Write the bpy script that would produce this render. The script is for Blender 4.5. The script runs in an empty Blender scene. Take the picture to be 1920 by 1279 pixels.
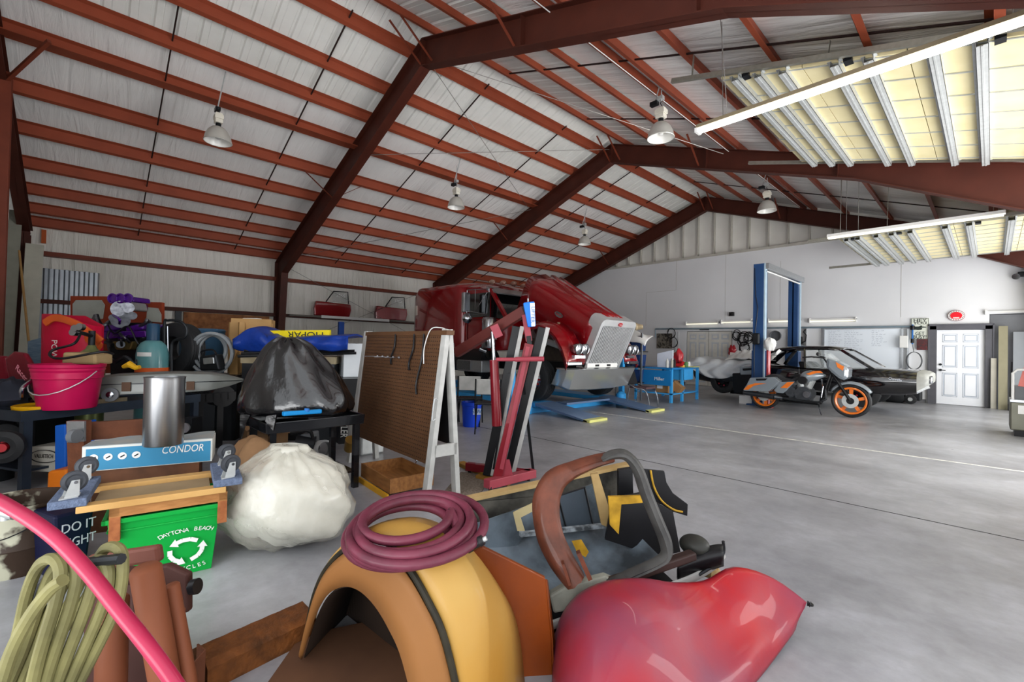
import bpy, bmesh, math, random
from mathutils import Vector, Matrix, Euler
PI = math.pi
random.seed(7)
SC = bpy.context.scene
COL = SC.collection
# ------------------------------------------------------------------ camera
CH = 1.32
yaw, pit, rol = math.radians(46.8125), math.radians(0.7297), math.radians(1.1918)
FW = Vector((-math.sin(yaw)*math.cos(pit), math.cos(yaw)*math.cos(pit), math.sin(pit)))
_rt = Vector((math.cos(yaw), math.sin(yaw), 0)); _up = _rt.cross(FW)
RR = _rt*math.cos(rol) + _up*math.sin(rol); UU = RR.cross(FW)
FPX = 845.2
cam = bpy.data.cameras.new('camera'); co = bpy.data.objects.new('camera', cam); COL.objects.link(co)
cam.sensor_width = 36; cam.lens = FPX/1920*36; cam.clip_start = 0.02; cam.clip_end = 300
m = Matrix((RR, UU, -FW)).transposed().to_4x4(); m.translation = Vector((0, 0, CH)); co.matrix_world = m
SC.camera = co
# ------------------------------------------------------------------ daylight, exposure
SC.view_settings.view_transform = 'Standard'
SC.view_settings.look = 'None'
SC.view_settings.gamma = 1.0
SC.view_settings.use_curve_mapping = False
SC.view_settings.exposure = 0.68
w = bpy.data.worlds.new('sky'); SC.world = w; w.use_nodes = True
bg = w.node_tree.nodes['Background']; bg.inputs[0].default_value = (0.93, 0.965, 1.0, 1); bg.inputs[1].default_value = 1.45
SC.cycles.max_bounces = 10; SC.cycles.diffuse_bounces = 6; SC.cycles.glossy_bounces = 4
SC.cycles.sample_clamp_indirect = 6
def area(name, loc, rot, sx, sy, e, col=(1, 1, 1)):
    l = bpy.data.lights.new(name, 'AREA'); l.shape = 'RECTANGLE'; l.size = sx; l.size_y = sy; l.energy = e; l.color = col
    o = bpy.data.objects.new(name, l); COL.objects.link(o); o.location = loc; o.rotation_euler = rot; return o
sl_ = bpy.data.lights.new('sun', 'SUN'); sl_.energy = 9.5; sl_.angle = math.radians(1); sl_.color = (1, 0.985, 0.97)
sun = bpy.data.objects.new('sun', sl_); COL.objects.link(sun); sun.rotation_euler = (math.radians(-6), math.radians(17), 0)
# fill lamps added at the door openings and open end to brighten the ceiling
area('ceiling_fill_door_near', (2.2, 7.5, 1.3), (0, math.radians(118), 0), 2.4, 5.6, 290, (1, 0.99, 0.96))
area('ceiling_fill_door_far', (2.2, 13.6, 1.3), (0, math.radians(112), 0), 2.4, 4.6, 120, (1, 0.99, 0.96))
area('ceiling_fill_end', (-1.0, -2.8, 0.8), (math.radians(125), 0, math.radians(40)), 4.5, 1.4, 90, (0.97, 0.99, 1))
# ------------------------------------------------------------------ helpers
def at(px, py, dep):            # a point seen at a pixel, dep metres in front of the camera
    return Vector((0, 0, CH)) + ((px-960)*RR + (639.5-py)*UU + FPX*FW)*(dep/FPX)
def on(px, py, ax, val):        # a pixel's point on a world plane
    d = (px-960)*RR + (639.5-py)*UU + FPX*FW; o = Vector((0, 0, CH)); i = 'XYZ'.index(ax)
    return o + d*((val-o[i])/d[i])
CR = Vector((math.cos(yaw), math.sin(yaw), 0)); CF = Vector((-math.sin(yaw), math.cos(yaw), 0)); CZ = Vector((0, 0, 1))
def V(u, v, z=0): return CR*u + CF*v + CZ*z     # u metres to the right, v metres ahead of the viewer, z up
def lin(c): return c/12.92 if c <= 0.04045 else ((c+0.055)/1.055)**2.4
def hexc(h):
    if not isinstance(h, str): return tuple(h)
    return tuple(lin(int(h[i:i+2], 16)/255) for i in (0, 2, 4))
MATS = {}
def mat(name, c, rough=0.5, metal=0.0, c2=None, scale=6.0, amt=0.5, bump=0.0, bscale=30.0, coat=0.0, stretch=(1, 1, 1), alpha=1.0, trans=0.0, emit=0.0, detail=5, sharp=0.0, ior=None):
    if name in MATS: return MATS[name]
    M_ = bpy.data.materials.new(name); M_.use_nodes = True; nt = M_.node_tree; N = nt.nodes; L = nt.links
    b = N['Principled BSDF']; b.inputs['Roughness'].default_value = rough; b.inputs['Metallic'].default_value = metal
    b.inputs['Specular IOR Level'].default_value = 0.5 if (coat > 0.3 or rough < 0.3) else 0.22
    b.inputs['Coat Weight'].default_value = coat; b.inputs['Alpha'].default_value = alpha
    b.inputs['Transmission Weight'].default_value = trans
    if ior: b.inputs['IOR'].default_value = ior
    A = hexc(c); B = hexc(c2) if c2 else tuple(x*0.72 for x in A)
    tc = N.new('ShaderNodeTexCoord'); mp = N.new('ShaderNodeMapping'); mp.inputs['Scale'].default_value = stretch
    L.new(tc.outputs['Object'], mp.inputs['Vector'])
    ns = N.new('ShaderNodeTexNoise'); ns.inputs['Scale'].default_value = scale; ns.inputs['Detail'].default_value = detail
    L.new(mp.outputs[0], ns.inputs['Vector'])
    rp = N.new('ShaderNodeValToRGB'); lo = 0.5-0.22*(1-sharp); hi = 0.5+0.22*(1-sharp)+0.01
    rp.color_ramp.elements[0].position = lo; rp.color_ramp.elements[1].position = hi
    rp.color_ramp.elements[0].color = tuple(a*(1-amt)+q*amt for a, q in zip(A, B))+(1,)
    rp.color_ramp.elements[1].color = A+(1,)
    L.new(ns.outputs['Fac'], rp.inputs['Fac']); L.new(rp.outputs['Color'], b.inputs['Base Color'])
    if bump:
        n2 = N.new('ShaderNodeTexNoise'); n2.inputs['Scale'].default_value = bscale; n2.inputs['Detail'].default_value = 4
        L.new(mp.outputs[0], n2.inputs['Vector'])
        bp = N.new('ShaderNodeBump'); bp.inputs['Strength'].default_value = bump; bp.inputs['Distance'].default_value = 0.02
        L.new(n2.outputs['Fac'], bp.inputs['Height']); L.new(bp.outputs[0], b.inputs['Normal'])
    if emit:
        b.inputs['Emission Color'].default_value = A+(1,); b.inputs['Emission Strength'].default_value = emit
    MATS[name] = M_; return M_
class MB:
    def __init__(s, T=None): s.bm = bmesh.new(); s.T = T if T is not None else Matrix()
    def v(s, p): return s.bm.verts.new(s.T @ Vector(p))
    def f(s, vs, mi=0):
        try: fc = s.bm.faces.new(vs); fc.material_index = mi; return fc
        except ValueError: return None
    def hexa(s, P, mi=0):      # 8 corners: bottom 4 ccw, top 4 ccw
        a = [s.v(p) for p in P]
        for q in ((3, 2, 1, 0), (4, 5, 6, 7), (0, 1, 5, 4), (1, 2, 6, 5), (2, 3, 7, 6), (3, 0, 4, 7)): s.f([a[i] for i in q], mi)
        return s
    def box(s, x0, x1, y0, y1, z0, z1, mi=0):
        if x0 > x1: x0, x1 = x1, x0
        if y0 > y1: y0, y1 = y1, y0
        if z0 > z1: z0, z1 = z1, z0
        return s.hexa([(x0, y0, z0), (x1, y0, z0), (x1, y1, z0), (x0, y1, z0), (x0, y0, z1), (x1, y0, z1), (x1, y1, z1), (x0, y1, z1)], mi)
    def cbox(s, c, sx, sy, sz, R=None, mi=0):
        c = Vector(c); R = R or Matrix.Identity(3)
        return s.hexa([c + R @ Vector((x*sx/2, y*sy/2, z*sz/2)) for z in (-1, 1) for x, y in ((-1, -1), (1, -1), (1, 1), (-1, 1))], mi)
    def bar(s, a, b, w_, h_, up=(0, 0, 1), mi=0, w2=None, h2=None):
        a = Vector(a); b = Vector(b); d = (b-a).normalized(); up = Vector(up)
        x = d.cross(up)
        if x.length < 1e-3: x = d.cross(Vector((1, 0, 0)))
        x.normalize(); u = x.cross(d); w2 = w2 or w_; h2 = h2 or h_
        P = [p + x*(sx*W/2) + u*(sy*H/2) for p, W, H in ((a, w_, h_), (b, w2, h2)) for sx, sy in ((-1, -1), (1, -1), (1, 1), (-1, 1))]
        return s.hexa(P, mi)
    def tube(s, pts, r, n=8, closed=False, cap=True, mi=0, flat=1.0):
        pts = [Vector(p) for p in pts]; k = len(pts); rs = r if isinstance(r, (list, tuple)) else [r]*k
        rings = []; prev = None
        for i, p in enumerate(pts):
            if closed: d = pts[(i+1) % k]-pts[i-1]
            else: d = pts[min(i+1, k-1)]-pts[max(i-1, 0)]
            if d.length < 1e-9: d = Vector((0, 0, 1))
            d.normalize()
            if prev is None:
                x = d.cross(Vector((0, 0, 1)))
                if x.length < 1e-2: x = d.cross(Vector((1, 0, 0)))
            else: x = prev - d*prev.dot(d)
            x.normalize(); prev = x; y = d.cross(x)
            rings.append([s.v(p + (x*math.cos(2*PI*j/n) + y*math.sin(2*PI*j/n)*flat)*rs[i]) for j in range(n)])
        rng = range(k) if closed else range(k-1)
        for i in rng:
            A = rings[i]; B = rings[(i+1) % k]
            for j in range(n): s.f([A[j], A[(j+1) % n], B[(j+1) % n], B[j]], mi)
        if cap and not closed: s.f(rings[0][::-1], mi); s.f(rings[-1], mi)
        return s
    def cyl(s, a, b, r, r2=None, n=20, cap=True, mi=0): return s.tube([a, b], [r, r if r2 is None else r2], n, cap=cap, mi=mi)
    def lathe(s, prof, o=(0, 0, 0), ax=(0, 0, 1), n=24, mi=0, arc=2*PI, a0=0.0):
        o = Vector(o); ax = Vector(ax).normalized(); x = ax.orthogonal().normalized()
        if abs(ax.z) > 0.99: x = Vector((1, 0, 0))
        y = ax.cross(x); full = arc > 2*PI-1e-3; nn = n if full else n+1
        rings = []
        for r, z in prof:
            if r < 1e-6: rings.append([s.v(o + ax*z)])
            else: rings.append([s.v(o + ax*z + (x*math.cos(a0+arc*j/n) + y*math.sin(a0+arc*j/n))*r) for j in range(nn)])
        for A, B in zip(rings, rings[1:]):
            for j in range(n):
                k = (j+1) % nn if full else j+1
                if len(A) == 1 and len(B) == 1: continue
                if len(A) == 1: s.f([A[0], B[k], B[j]], mi)
                elif len(B) == 1: s.f([A[j], A[k], B[0]], mi)
                else: s.f([A[j], A[k], B[k], B[j]], mi)
        return s
    def prism(s, pts, o, ux, uy, th, mi=0):     # polygon in the frame o, ux, uy; thickness th along ux x uy
        o = Vector(o); ux = Vector(ux).normalized(); uy = Vector(uy).normalized(); nz = ux.cross(uy).normalized()
        A = [s.v(o + ux*x + uy*y) for x, y in pts]; B = [s.v(o + ux*x + uy*y + nz*th) for x, y in pts]
        s.f(A[::-1], mi); s.f(B, mi); k = len(pts)
        for i in range(k): s.f([A[i], A[(i+1) % k], B[(i+1) % k], B[i]], mi)
        return s
    def poly(s, P, n, th, mi=0):                # world polygon, thickened along n
        n = Vector(n).normalized()*th
        A = [s.v(p) for p in P]; B = [s.v(Vector(p)+n) for p in P]; s.f(A[::-1], mi); s.f(B, mi); k = len(P)
        for i in range(k): s.f([A[i], A[(i+1) % k], B[(i+1) % k], B[i]], mi)
        return s
    def loft(s, rings, closed=True, cap=True, mi=0):
        R = [[s.v(p) for p in r] for r in rings]; n = len(R[0])
        for A, B in zip(R, R[1:]):
            for j in range(n if closed else n-1): s.f([A[j], A[(j+1) % n], B[(j+1) % n], B[j]], mi)
        if cap and closed: s.f(R[0][::-1], mi); s.f(R[-1], mi)
        return s
    def sheet(s, fn, nu, nv, mi=0):
        R = [[s.v(fn(i/nu, j/nv)) for j in range(nv+1)] for i in range(nu+1)]
        for i in range(nu):
            for j in range(nv): s.f([R[i][j], R[i+1][j], R[i+1][j+1], R[i][j+1]], mi)
        return s
    def sph(s, c, rx, ry=None, rz=None, n=16, mi=0, fn=None, R=None):
        ry = ry or rx; rz = rz or rx; c = Vector(c); R = R or Matrix.Identity(3); rows = []
        m_ = n//2
        for i in range(m_+1):
            t = PI*i/m_; row = []
            for j in range(n if 0 < i < m_ else 1):
                a = 2*PI*j/n; d = Vector((math.sin(t)*math.cos(a), math.sin(t)*math.sin(a), math.cos(t)))
                k = fn(d) if fn else 1
                row.append(s.v(c + R @ Vector((d.x*rx*k, d.y*ry*k, d.z*rz*k))))
            rows.append(row)
        for A, B in zip(rows, rows[1:]):
            for j in range(n):
                k = (j+1) % n
                if len(A) == 1: s.f([A[0], B[j], B[k]], mi)
                elif len(B) == 1: s.f([A[j], B[0], A[k]], mi)
                else: s.f([A[j], B[j], B[k], A[k]], mi)
        return s
ROOT = {}
def build(name, mb, mats, parent=None, smooth=False, bevel=0.0, thick=0.0, sub=0, ang=0.6, doubles=False):
    bm = mb.bm
    if doubles: bmesh.ops.remove_doubles(bm, verts=bm.verts, dist=1e-4)
    bmesh.ops.recalc_face_normals(bm, faces=bm.faces)
    if parent is not None and parent.name in ROOT: bm.transform(ROOT[parent.name].inverted())
    me = bpy.data.meshes.new(name); 
    for f_ in bm.faces: f_.smooth = smooth
    if smooth:
        for e in bm.edges:
            if len(e.link_faces) == 2 and e.calc_face_angle(0) > ang: e.smooth = False
    bm.to_mesh(me); bm.free()
    for x in (mats if isinstance(mats, (list, tuple)) else [mats]): me.materials.append(x)
    o = bpy.data.objects.new(name, me); COL.objects.link(o)
    if parent is not None:
        o.parent = parent
        if parent.name in ROOT: ROOT[o.name] = ROOT[parent.name]
    if thick:
        q = o.modifiers.new('thick', 'SOLIDIFY'); q.thickness = thick; q.offset = 0
    if bevel:
        q = o.modifiers.new('bevel', 'BEVEL'); q.width = bevel; q.segments = 2; q.limit_method = 'ANGLE'; q.angle_limit = 0.7
    if sub:
        q = o.modifiers.new('sub', 'SUBSURF'); q.levels = sub; q.render_levels = sub
    return o
def tag(o, label, cat, group=None):
    o['label'] = label; o['category'] = cat
    if group: o['group'] = group
    return o
def struct(name, mb, mats, **k):
    o = build(name, mb, mats, **k)
    o['kind'] = 'structure'; return o
def thing(name, label, cat, loc=(0, 0, 0), rz=0.0, group=None):
    o = bpy.data.objects.new(name, None); COL.objects.link(o); o.empty_display_size = 0.1
    o.location = loc; o.rotation_euler = (0, 0, rz)
    ROOT[o.name] = Matrix.Translation(Vector(loc)) @ Matrix.Rotation(rz, 4, 'Z')
    return tag(o, label, cat, group)
def single(name, mb, mats, label, cat, group=None, **k):     # a thing that is one mesh
    return tag(build(name, mb, mats, **k), label, cat, group)
def T_(o): return ROOT[o.name]
def kids(o): return [c for c in list(bpy.data.objects) if c.parent == o]
def copy_tree(o, loc=None, rz=None, label=None, parent=None):
    c = o.copy(); COL.objects.link(c)
    if parent is not None: c.parent = parent
    if loc is not None: c.location = loc
    if rz is not None: c.rotation_euler = (0, 0, rz)
    if label: c['label'] = label
    for ch in kids(o): copy_tree(ch, parent=c)
    return c
FONT = {}
def text(name, s, parent, o, ux, uy, size, m_, depth=0.002, sx=1.0, fit=None):
    # real raised lettering turned into a mesh
    cu = bpy.data.curves.new(name, 'FONT'); cu.body = s; cu.size = size; cu.extrude = depth; cu.align_x = 'CENTER'; cu.align_y = 'CENTER'; cu.resolution_u = 3
    t = bpy.data.objects.new('t', cu); COL.objects.link(t)
    dg = bpy.context.evaluated_depsgraph_get(); dg.update()
    me = bpy.data.meshes.new_from_object(t.evaluated_get(dg)); bpy.data.objects.remove(t); me.name = name
    xs = [v.co.x for v in me.vertices]; wd = max(xs)-min(xs) if xs else 1
    if fit: sx = fit/wd
    ux = Vector(ux).normalized(); uy = Vector(uy).normalized(); nz = ux.cross(uy).normalized()
    Mx = Matrix((ux*sx, uy, nz)).transposed().to_4x4(); Mx.translation = Vector(o)
    if parent is not None and parent.name in ROOT: Mx = ROOT[parent.name].inverted() @ Mx
    me.transform(Mx); me.materials.clear(); me.materials.append(m_)
    ob = bpy.data.objects.new(name, me); COL.objects.link(ob)
    if parent is not None:
        ob.parent = parent
        if parent.name in ROOT: ROOT[ob.name] = ROOT[parent.name]
    return ob
def smoothpts(P, n=6, closed=False):
    P = [Vector(p) for p in P]; out = []; k = len(P)
    for i in range(k if closed else k-1):
        p0 = P[i-1] if (closed or i > 0) else P[i]; p1 = P[i]; p2 = P[(i+1) % k]
        p3 = P[(i+2) % k] if (closed or i+2 < k) else p2
        for j in range(n):
            t = j/n; out.append(0.5*((2*p1)+(p2-p0)*t+(2*p0-5*p1+4*p2-p3)*t*t+(3*p1-p0-3*p2+p3)*t**3))
    if not closed: out.append(P[-1])
    return out
# ------------------------------------------------------------------ shared materials
m_steel = mat('oxide_red_steel', '783927', 0.5, 0, '5c2a1d', 3, 0.6, 0.05, 60)
m_purl = mat('oxide_red_purlin', '91462f', 0.5, 0, '743524', 2.5, 0.5, 0.05, 60)
m_black = mat('black_paint', '141416', 0.35, 0, '1f1f22')
m_rubber = mat('black_rubber', '18181a', 0.75, 0, '232325', 20)
m_chrome = mat('chrome', 'b4b7bc', 0.16, 1.0, '8a8e94')
m_galv = mat('galvanised_steel', 'c2c5c5', 0.4, 0.45, 'a0a4a5', 14)
m_alum = mat('aluminium', 'b9bdc0', 0.32, 0.85, '999da1', 20)
m_white = mat('white_paint', 'e4e4e2', 0.5, 0, 'd2d2cf', 5, 0.4)
m_grey = mat('grey_plastic', '6f7276', 0.5)
m_wood = mat('pale_pine', 'b8925f', 0.6, 0, '94703f', 3, 0.6, 0.05, 40)
m_red = mat('red_paint', 'b3202c', 0.3, 0, '8f1822', 3, 0.4, coat=0.4)
m_dark = mat('dark_metal', '2c2e31', 0.4, 0.6)
m_blue = mat('blue_paint', '2f6fb8', 0.4, 0, '24599a', 4)
# ================================================================== THE SHELL
def mat_floor():
    M_ = bpy.data.materials.new('polished_concrete'); M_.use_nodes = True; nt = M_.node_tree; N = nt.nodes; L = nt.links
    b = N['Principled BSDF']
    tc = N.new('ShaderNodeTexCoord')
    n1 = N.new('ShaderNodeTexNoise'); n1.inputs['Scale'].default_value = 0.7; n1.inputs['Detail'].default_value = 8; n1.inputs['Roughness'].default_value = 0.65
    n2 = N.new('ShaderNodeTexNoise'); n2.inputs['Scale'].default_value = 9; n2.inputs['Detail'].default_value = 8; n2.inputs['Roughness'].default_value = 0.7
    n3 = N.new('ShaderNodeTexNoise'); n3.inputs['Scale'].default_value = 2.2; n3.inputs['Detail'].default_value = 6; n3.inputs['Distortion'].default_value = 1.2
    mp = N.new('ShaderNodeMapping'); mp.inputs['Scale'].default_value = (1.0, 1.0, 1); L.new(tc.outputs['Object'], mp.inputs[0])
    for n in (n1, n2, n3): L.new(mp.outputs[0], n.inputs['Vector'])
    r1 = N.new('ShaderNodeValToRGB'); e = r1.color_ramp.elements
    e[0].position = 0.32; e[0].color = hexc('7c7c80')+(1,); e[1].position = 0.66; e[1].color = hexc('aaabb0')+(1,)
    r2 = N.new('ShaderNodeValToRGB'); e = r2.color_ramp.elements
    e[0].position = 0.35; e[0].color = (0.62, 0.61, 0.6, 1); e[1].position = 0.6; e[1].color = (1, 1, 1, 1)
    mx = N.new('ShaderNodeMix'); mx.data_type = 'RGBA'; mx.blend_type = 'MULTIPLY'; mx.inputs[0].default_value = 0.35
    L.new(n1.outputs[0], r1.inputs[0]); L.new(n2.outputs[0], r2.inputs[0]); L.new(r1.outputs[0], mx.inputs[6]); L.new(r2.outputs[0], mx.inputs[7])
    r3 = N.new('ShaderNodeValToRGB'); e = r3.color_ramp.elements
    e[0].position = 0.5; e[0].color = (1, 1, 1, 1); e[1].position = 0.72; e[1].color = (1.25, 1.25, 1.28, 1)
    mx2 = N.new('ShaderNodeMix'); mx2.data_type = 'RGBA'; mx2.blend_type = 'MULTIPLY'; mx2.inputs[0].default_value = 0.8
    L.new(n3.outputs[0], r3.inputs[0]); L.new(mx.outputs[2], mx2.inputs[6]); L.new(r3.outputs[0], mx2.inputs[7])
    n4 = N.new('ShaderNodeTexNoise'); n4.inputs['Scale'].default_value = 0.45; n4.inputs['Detail'].default_value = 10; n4.inputs['Roughness'].default_value = 0.75; L.new(mp.outputs[0], n4.inputs['Vector'])
    r4 = N.new('ShaderNodeValToRGB'); e = r4.color_ramp.elements
    e[0].position = 0.50; e[0].color = (0, 0, 0, 1); e[1].position = 0.74; e[1].color = (1, 1, 1, 1)
    mx3 = N.new('ShaderNodeMix'); mx3.data_type = 'RGBA'; L.new(r4.outputs[0], mx3.inputs[0]); L.new(mx2.outputs[2], mx3.inputs[6]); mx3.inputs[7].default_value = hexc('6b665c')+(1,)
    L.new(mx3.outputs[2], b.inputs['Base Color'])
    rr_ = N.new('ShaderNodeMapRange'); rr_.inputs[3].default_value = 0.2; rr_.inputs[4].default_value = 0.5
    L.new(n3.outputs[0], rr_.inputs[0]); L.new(rr_.outputs[0], b.inputs['Roughness'])
    bp = N.new('ShaderNodeBump'); bp.inputs['Strength'].default_value = 0.08; L.new(n2.outputs[0], bp.inputs['Height']); L.new(bp.outputs[0], b.inputs['Normal'])
    return M_
m_floor = mat_floor()
struct('floor', MB().box(-16.3, 1.6, -1.9, 17.3, -0.15, 0), m_floor)
struct('ground_outside', MB().box(-60, 70, -60, 70, -0.5, -0.16), mat('pale_yard', 'cacacb', 0.9, 0, 'b4b4b4', 0.5))
m_joint = mat('dark_joint', '4a4a4a', 0.8)
m_line = mat('white_floor_line', 'dcdad2', 0.6, 0, 'a8a8a6', 18, 0.8, sharp=0.4)
def flline(p, q, w_):
    p = Vector(p); q = Vector(q); d = (q-p).normalized(); n = Vector((-d.y, d.x, 0))*w_/2
    return MB().hexa([p-n, q-n, q+n, p+n] + [x+Vector((0, 0, 0.002)) for x in (p-n, q-n, q+n, p+n)])
struct('trim_1', flline(on(1006, 821, 'Z', 0), Vector((1.5, 4.98, 0)), 0.012), m_joint)
struct('trim_2', flline(on(1108.5, 772, 'Z', 0), Vector((1.5, 7.95, 0)), 0.05), m_line)
struct('trim_3', flline(Vector((-9, 4.35, 0)), on(1006, 821, 'Z', 0), 0.012), m_joint)
# insulation facing: white vinyl with long soft wrinkles
def mat_insul(name, c, dirn, tint='c9c7c2'):
    M_ = bpy.data.materials.new(name); M_.use_nodes = True; nt = M_.node_tree; N = nt.nodes; L = nt.links
    b = N['Principled BSDF']; b.inputs['Roughness'].default_value = 0.42
    tc = N.new('ShaderNodeTexCoord'); mp = N.new('ShaderNodeMapping'); mp.inputs['Scale'].default_value = dirn
    L.new(tc.outputs['Object'], mp.inputs[0])
    ns = N.new('ShaderNodeTexNoise'); ns.inputs['Scale'].default_value = 1.0; ns.inputs['Detail'].default_value = 5; ns.inputs['Distortion'].default_value = 0.6
    L.new(mp.outputs[0], ns.inputs['Vector'])
    bp = N.new('ShaderNodeBump'); bp.inputs['Strength'].default_value = 0.8; bp.inputs['Distance'].default_value = 0.08
    L.new(ns.outputs[0], bp.inputs['Height']); L.new(bp.outputs[0], b.inputs['Normal'])
    n2 = N.new('ShaderNodeTexNoise'); n2.inputs['Scale'].default_value = 0.6; n2.inputs['Detail'].default_value = 6; L.new(tc.outputs['Object'], n2.inputs['Vector'])
    r = N.new('ShaderNodeValToRGB'); r.color_ramp.elements[0].position = 0.35; r.color_ramp.elements[1].position = 0.6
    r.color_ramp.elements[0].color = hexc(tint)+(1,); r.color_ramp.elements[1].color = hexc(c)+(1,)
    L.new(n2.outputs[0], r.inputs[0]); L.new(r.outputs[0], b.inputs['Base Color']); return M_
m_ins = mat_insul('white_insulation', 'edecea', (0.7, 6, 0.7), 'e0dfdd')
m_insw = mat_insul('white_wall_insulation', 'e6e3dc', (8, 8, 0.7), 'd2cfc6')
m_sheet = mat('white_ribbed_sheet', 'e2e2de', 0.4, 0, 'cfcfca', 3, 0.5)
RX = -7.25
def zr(x, off=0.0): return 7.0 - 0.355*abs(x-RX) + off      # top of the rafters
Y0, Y1 = -1.9, 17.3
c = MB()
DK = 0.21
def slope(xa, xb):
    c.hexa([(xa, Y0, zr(xa, DK)), (xb, Y0, zr(xb, DK)), (xb, Y1, zr(xb, DK)), (xa, Y1, zr(xa, DK)),
            (xa, Y0, zr(xa, DK+0.05)), (xb, Y0, zr(xb, DK+0.05)), (xb, Y1, zr(xb, DK+0.05)), (xa, Y1, zr(xa, DK+0.05))])
slope(-16.2, RX); slope(RX, 1.6)
struct('ceiling', c, m_ins)
# bare ribbed roof sheets near the ridge
def ribbed(xa, xb, ya, yb):
    b_ = MB(); pr = []; y = ya; i = 0
    while y < yb:
        pr += [(y, 0), (y+0.05, 0), (y+0.07, 0.034), (y+0.10, 0.034), (y+0.12, 0), (y+0.2, 0), (y+0.207, 0.008), (y+0.215, 0)]; y += 0.305
    pr.append((yb, 0))
    b_.loft([[(x, q, zr(x, DK-0.05)+h) for q, h in pr] for x in (xa, xb)], closed=False, cap=False)
    return b_
rb = ribbed(-9.43, RX, Y0, 17.2); q2 = ribbed(RX, -5.07, Y0, 17.2)
struct('ceiling_sheet', rb, m_sheet); struct('ceiling_sheet', q2, m_sheet)
struct('wall_left', MB().box(-16.2, -16.0, Y0, Y1, 0, 4.15), m_insw)
# end wall behind the left edge, extended out of view to block light
struct('wall_near', MB().prism([(-16.1, 0), (-3.6, 0), (-3.6, 5.85), (-7.25, 7.15), (-16.1, 4.0)], (0, -1.45, 0), (1, 0, 0), (0, 0, 1), 0.08), m_insw)
# gable wall
struct('wall_gable_light_stop', MB().box(-16.3, 1.6, 17.3, 17.36, -.1, 7.2), mat('light_stop_sheet', '6a6a6c', .6))  # added unseen backing that keeps daylight from leaking round the doors
m_dry = mat('white_drywall', 'dfe0e3', 0.6, 0, 'd4d5d8', 0.8, 0.6)
m_stud = mat('shaded_white_stud', 'bdb9b0', 0.5)  # white greyed so the studs carry their shadow side in the colour
GY = 16.95
gx0, gx1 = -16.1, 1.5
w_ = MB()
w_.prism([(gx0, 0), (-8.15, 0), (-8.15, 2.06), (-6.43, 2.06), (-6.43, 0), (-1.06, 0), (-1.06, 2.04), (-0.12, 2.04), (-0.12, 0), (-0.05, 0), (-0.05, 2.42), (0.75, 2.42), (0.75, 0), (gx1, 0), (gx1, zr(gx1, .24)), (RX+2.34/0.355, 4.9), (RX-2.34/.355, 4.9), (gx0, zr(gx0, .24))][::-1], (0, GY, 0), (1, 0, 0), (0, 0, 1), -0.12)
struct('wall_gable', w_, m_dry)
struct('wall_gable_lining', MB().prism([(-14.5, 4.65), (0, 4.65), (RX, 7.24)], (0, 17.11, 0), (1, 0, 0), (0, 0, 1), -0.06), mat('white_lining', 'eeece6', .5, 0, 'dcd9d1', 2))
struct('trim_4', MB().box(-13.2, -1.3, 16.9, 17.08, 4.86, 4.94), m_stud)
x = -12.7; s_ = MB()
while x < -1.6:
    s_.box(x-0.012, x+0.022, 16.97, 17.105, 4.94, zr(x, 0.05)); x += 0.615
struct('trim_5', s_, m_stud)
struct('trim_6', MB().box(-9.6, -8.15, 16.93, 16.95, 0, 0.1).box(-6.43, -1.25, 16.93, 16.95, 0, 0.1), mat('grey_skirting', '6d6d70', 0.6))
struct('trim_7', MB().box(-1.8, -1.79, 16.945, 16.95, 2.4, 4.3).box(-4.9, -4.89, 16.945, 16.95, 2.4, 4.4).box(-9.9, -8.6, 16.945, 16.95, 3.7, 3.71).box(-8.6, -8.59, 16.945, 16.95, 3.7, 4.88).box(-9.91, -9.9, 16.945, 16.95, 2.3, 3.7).box(-6.7, -6.69, 16.945, 16.95, 2.3, 4.88), mat('drywall_seam', 'bdbbb6', 0.7))
# ---- steel frames
def ibeam(mb, top, bot, y, fw=0.2, ft=0.014, wt=0.01):
    for (a, b), (c_, d) in zip(zip(top, top[1:]), zip(bot, bot[1:])):
        P = [(a[0], a[1]), (b[0], b[1]), (d[0], d[1]), (c_[0], c_[1])]
        mb.prism(P, (0, y+wt/2, 0), (1, 0, 0), (0, 0, 1), wt)
        for (p, q), sg in (((a, b), -1), ((c_, d), 1)):
            p3 = Vector((p[0], y, p[1])); q3 = Vector((q[0], y, q[1]))
            dd = (q3-p3).normalized(); nn = Vector((-dd.z, 0, dd.x))
            if dd.x < 0: nn = -nn
            up = nn*ft*sg
            wv = Vector((0, fw/2, 0))
            mb.hexa([p3-wv, q3-wv, q3+wv, p3+wv, p3-wv+up, q3-wv+up, q3+wv+up, p3+wv+up])
    return mb
m_frame = mat('shaded_oxide_frame', '4d241a', 0.55, 0, '381a13', 2.5, 0.6, 0.05, 50)  # oxide red darkened: the shade on the webs is put into the colour
frames = []
places = {4.45: "nearest steel portal frame, crossing the top of the picture above the lamps", 10.5: "middle steel portal frame, over the red truck and the lift", 16.5: "farthest steel portal frame, against the white gable wall"}
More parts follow.
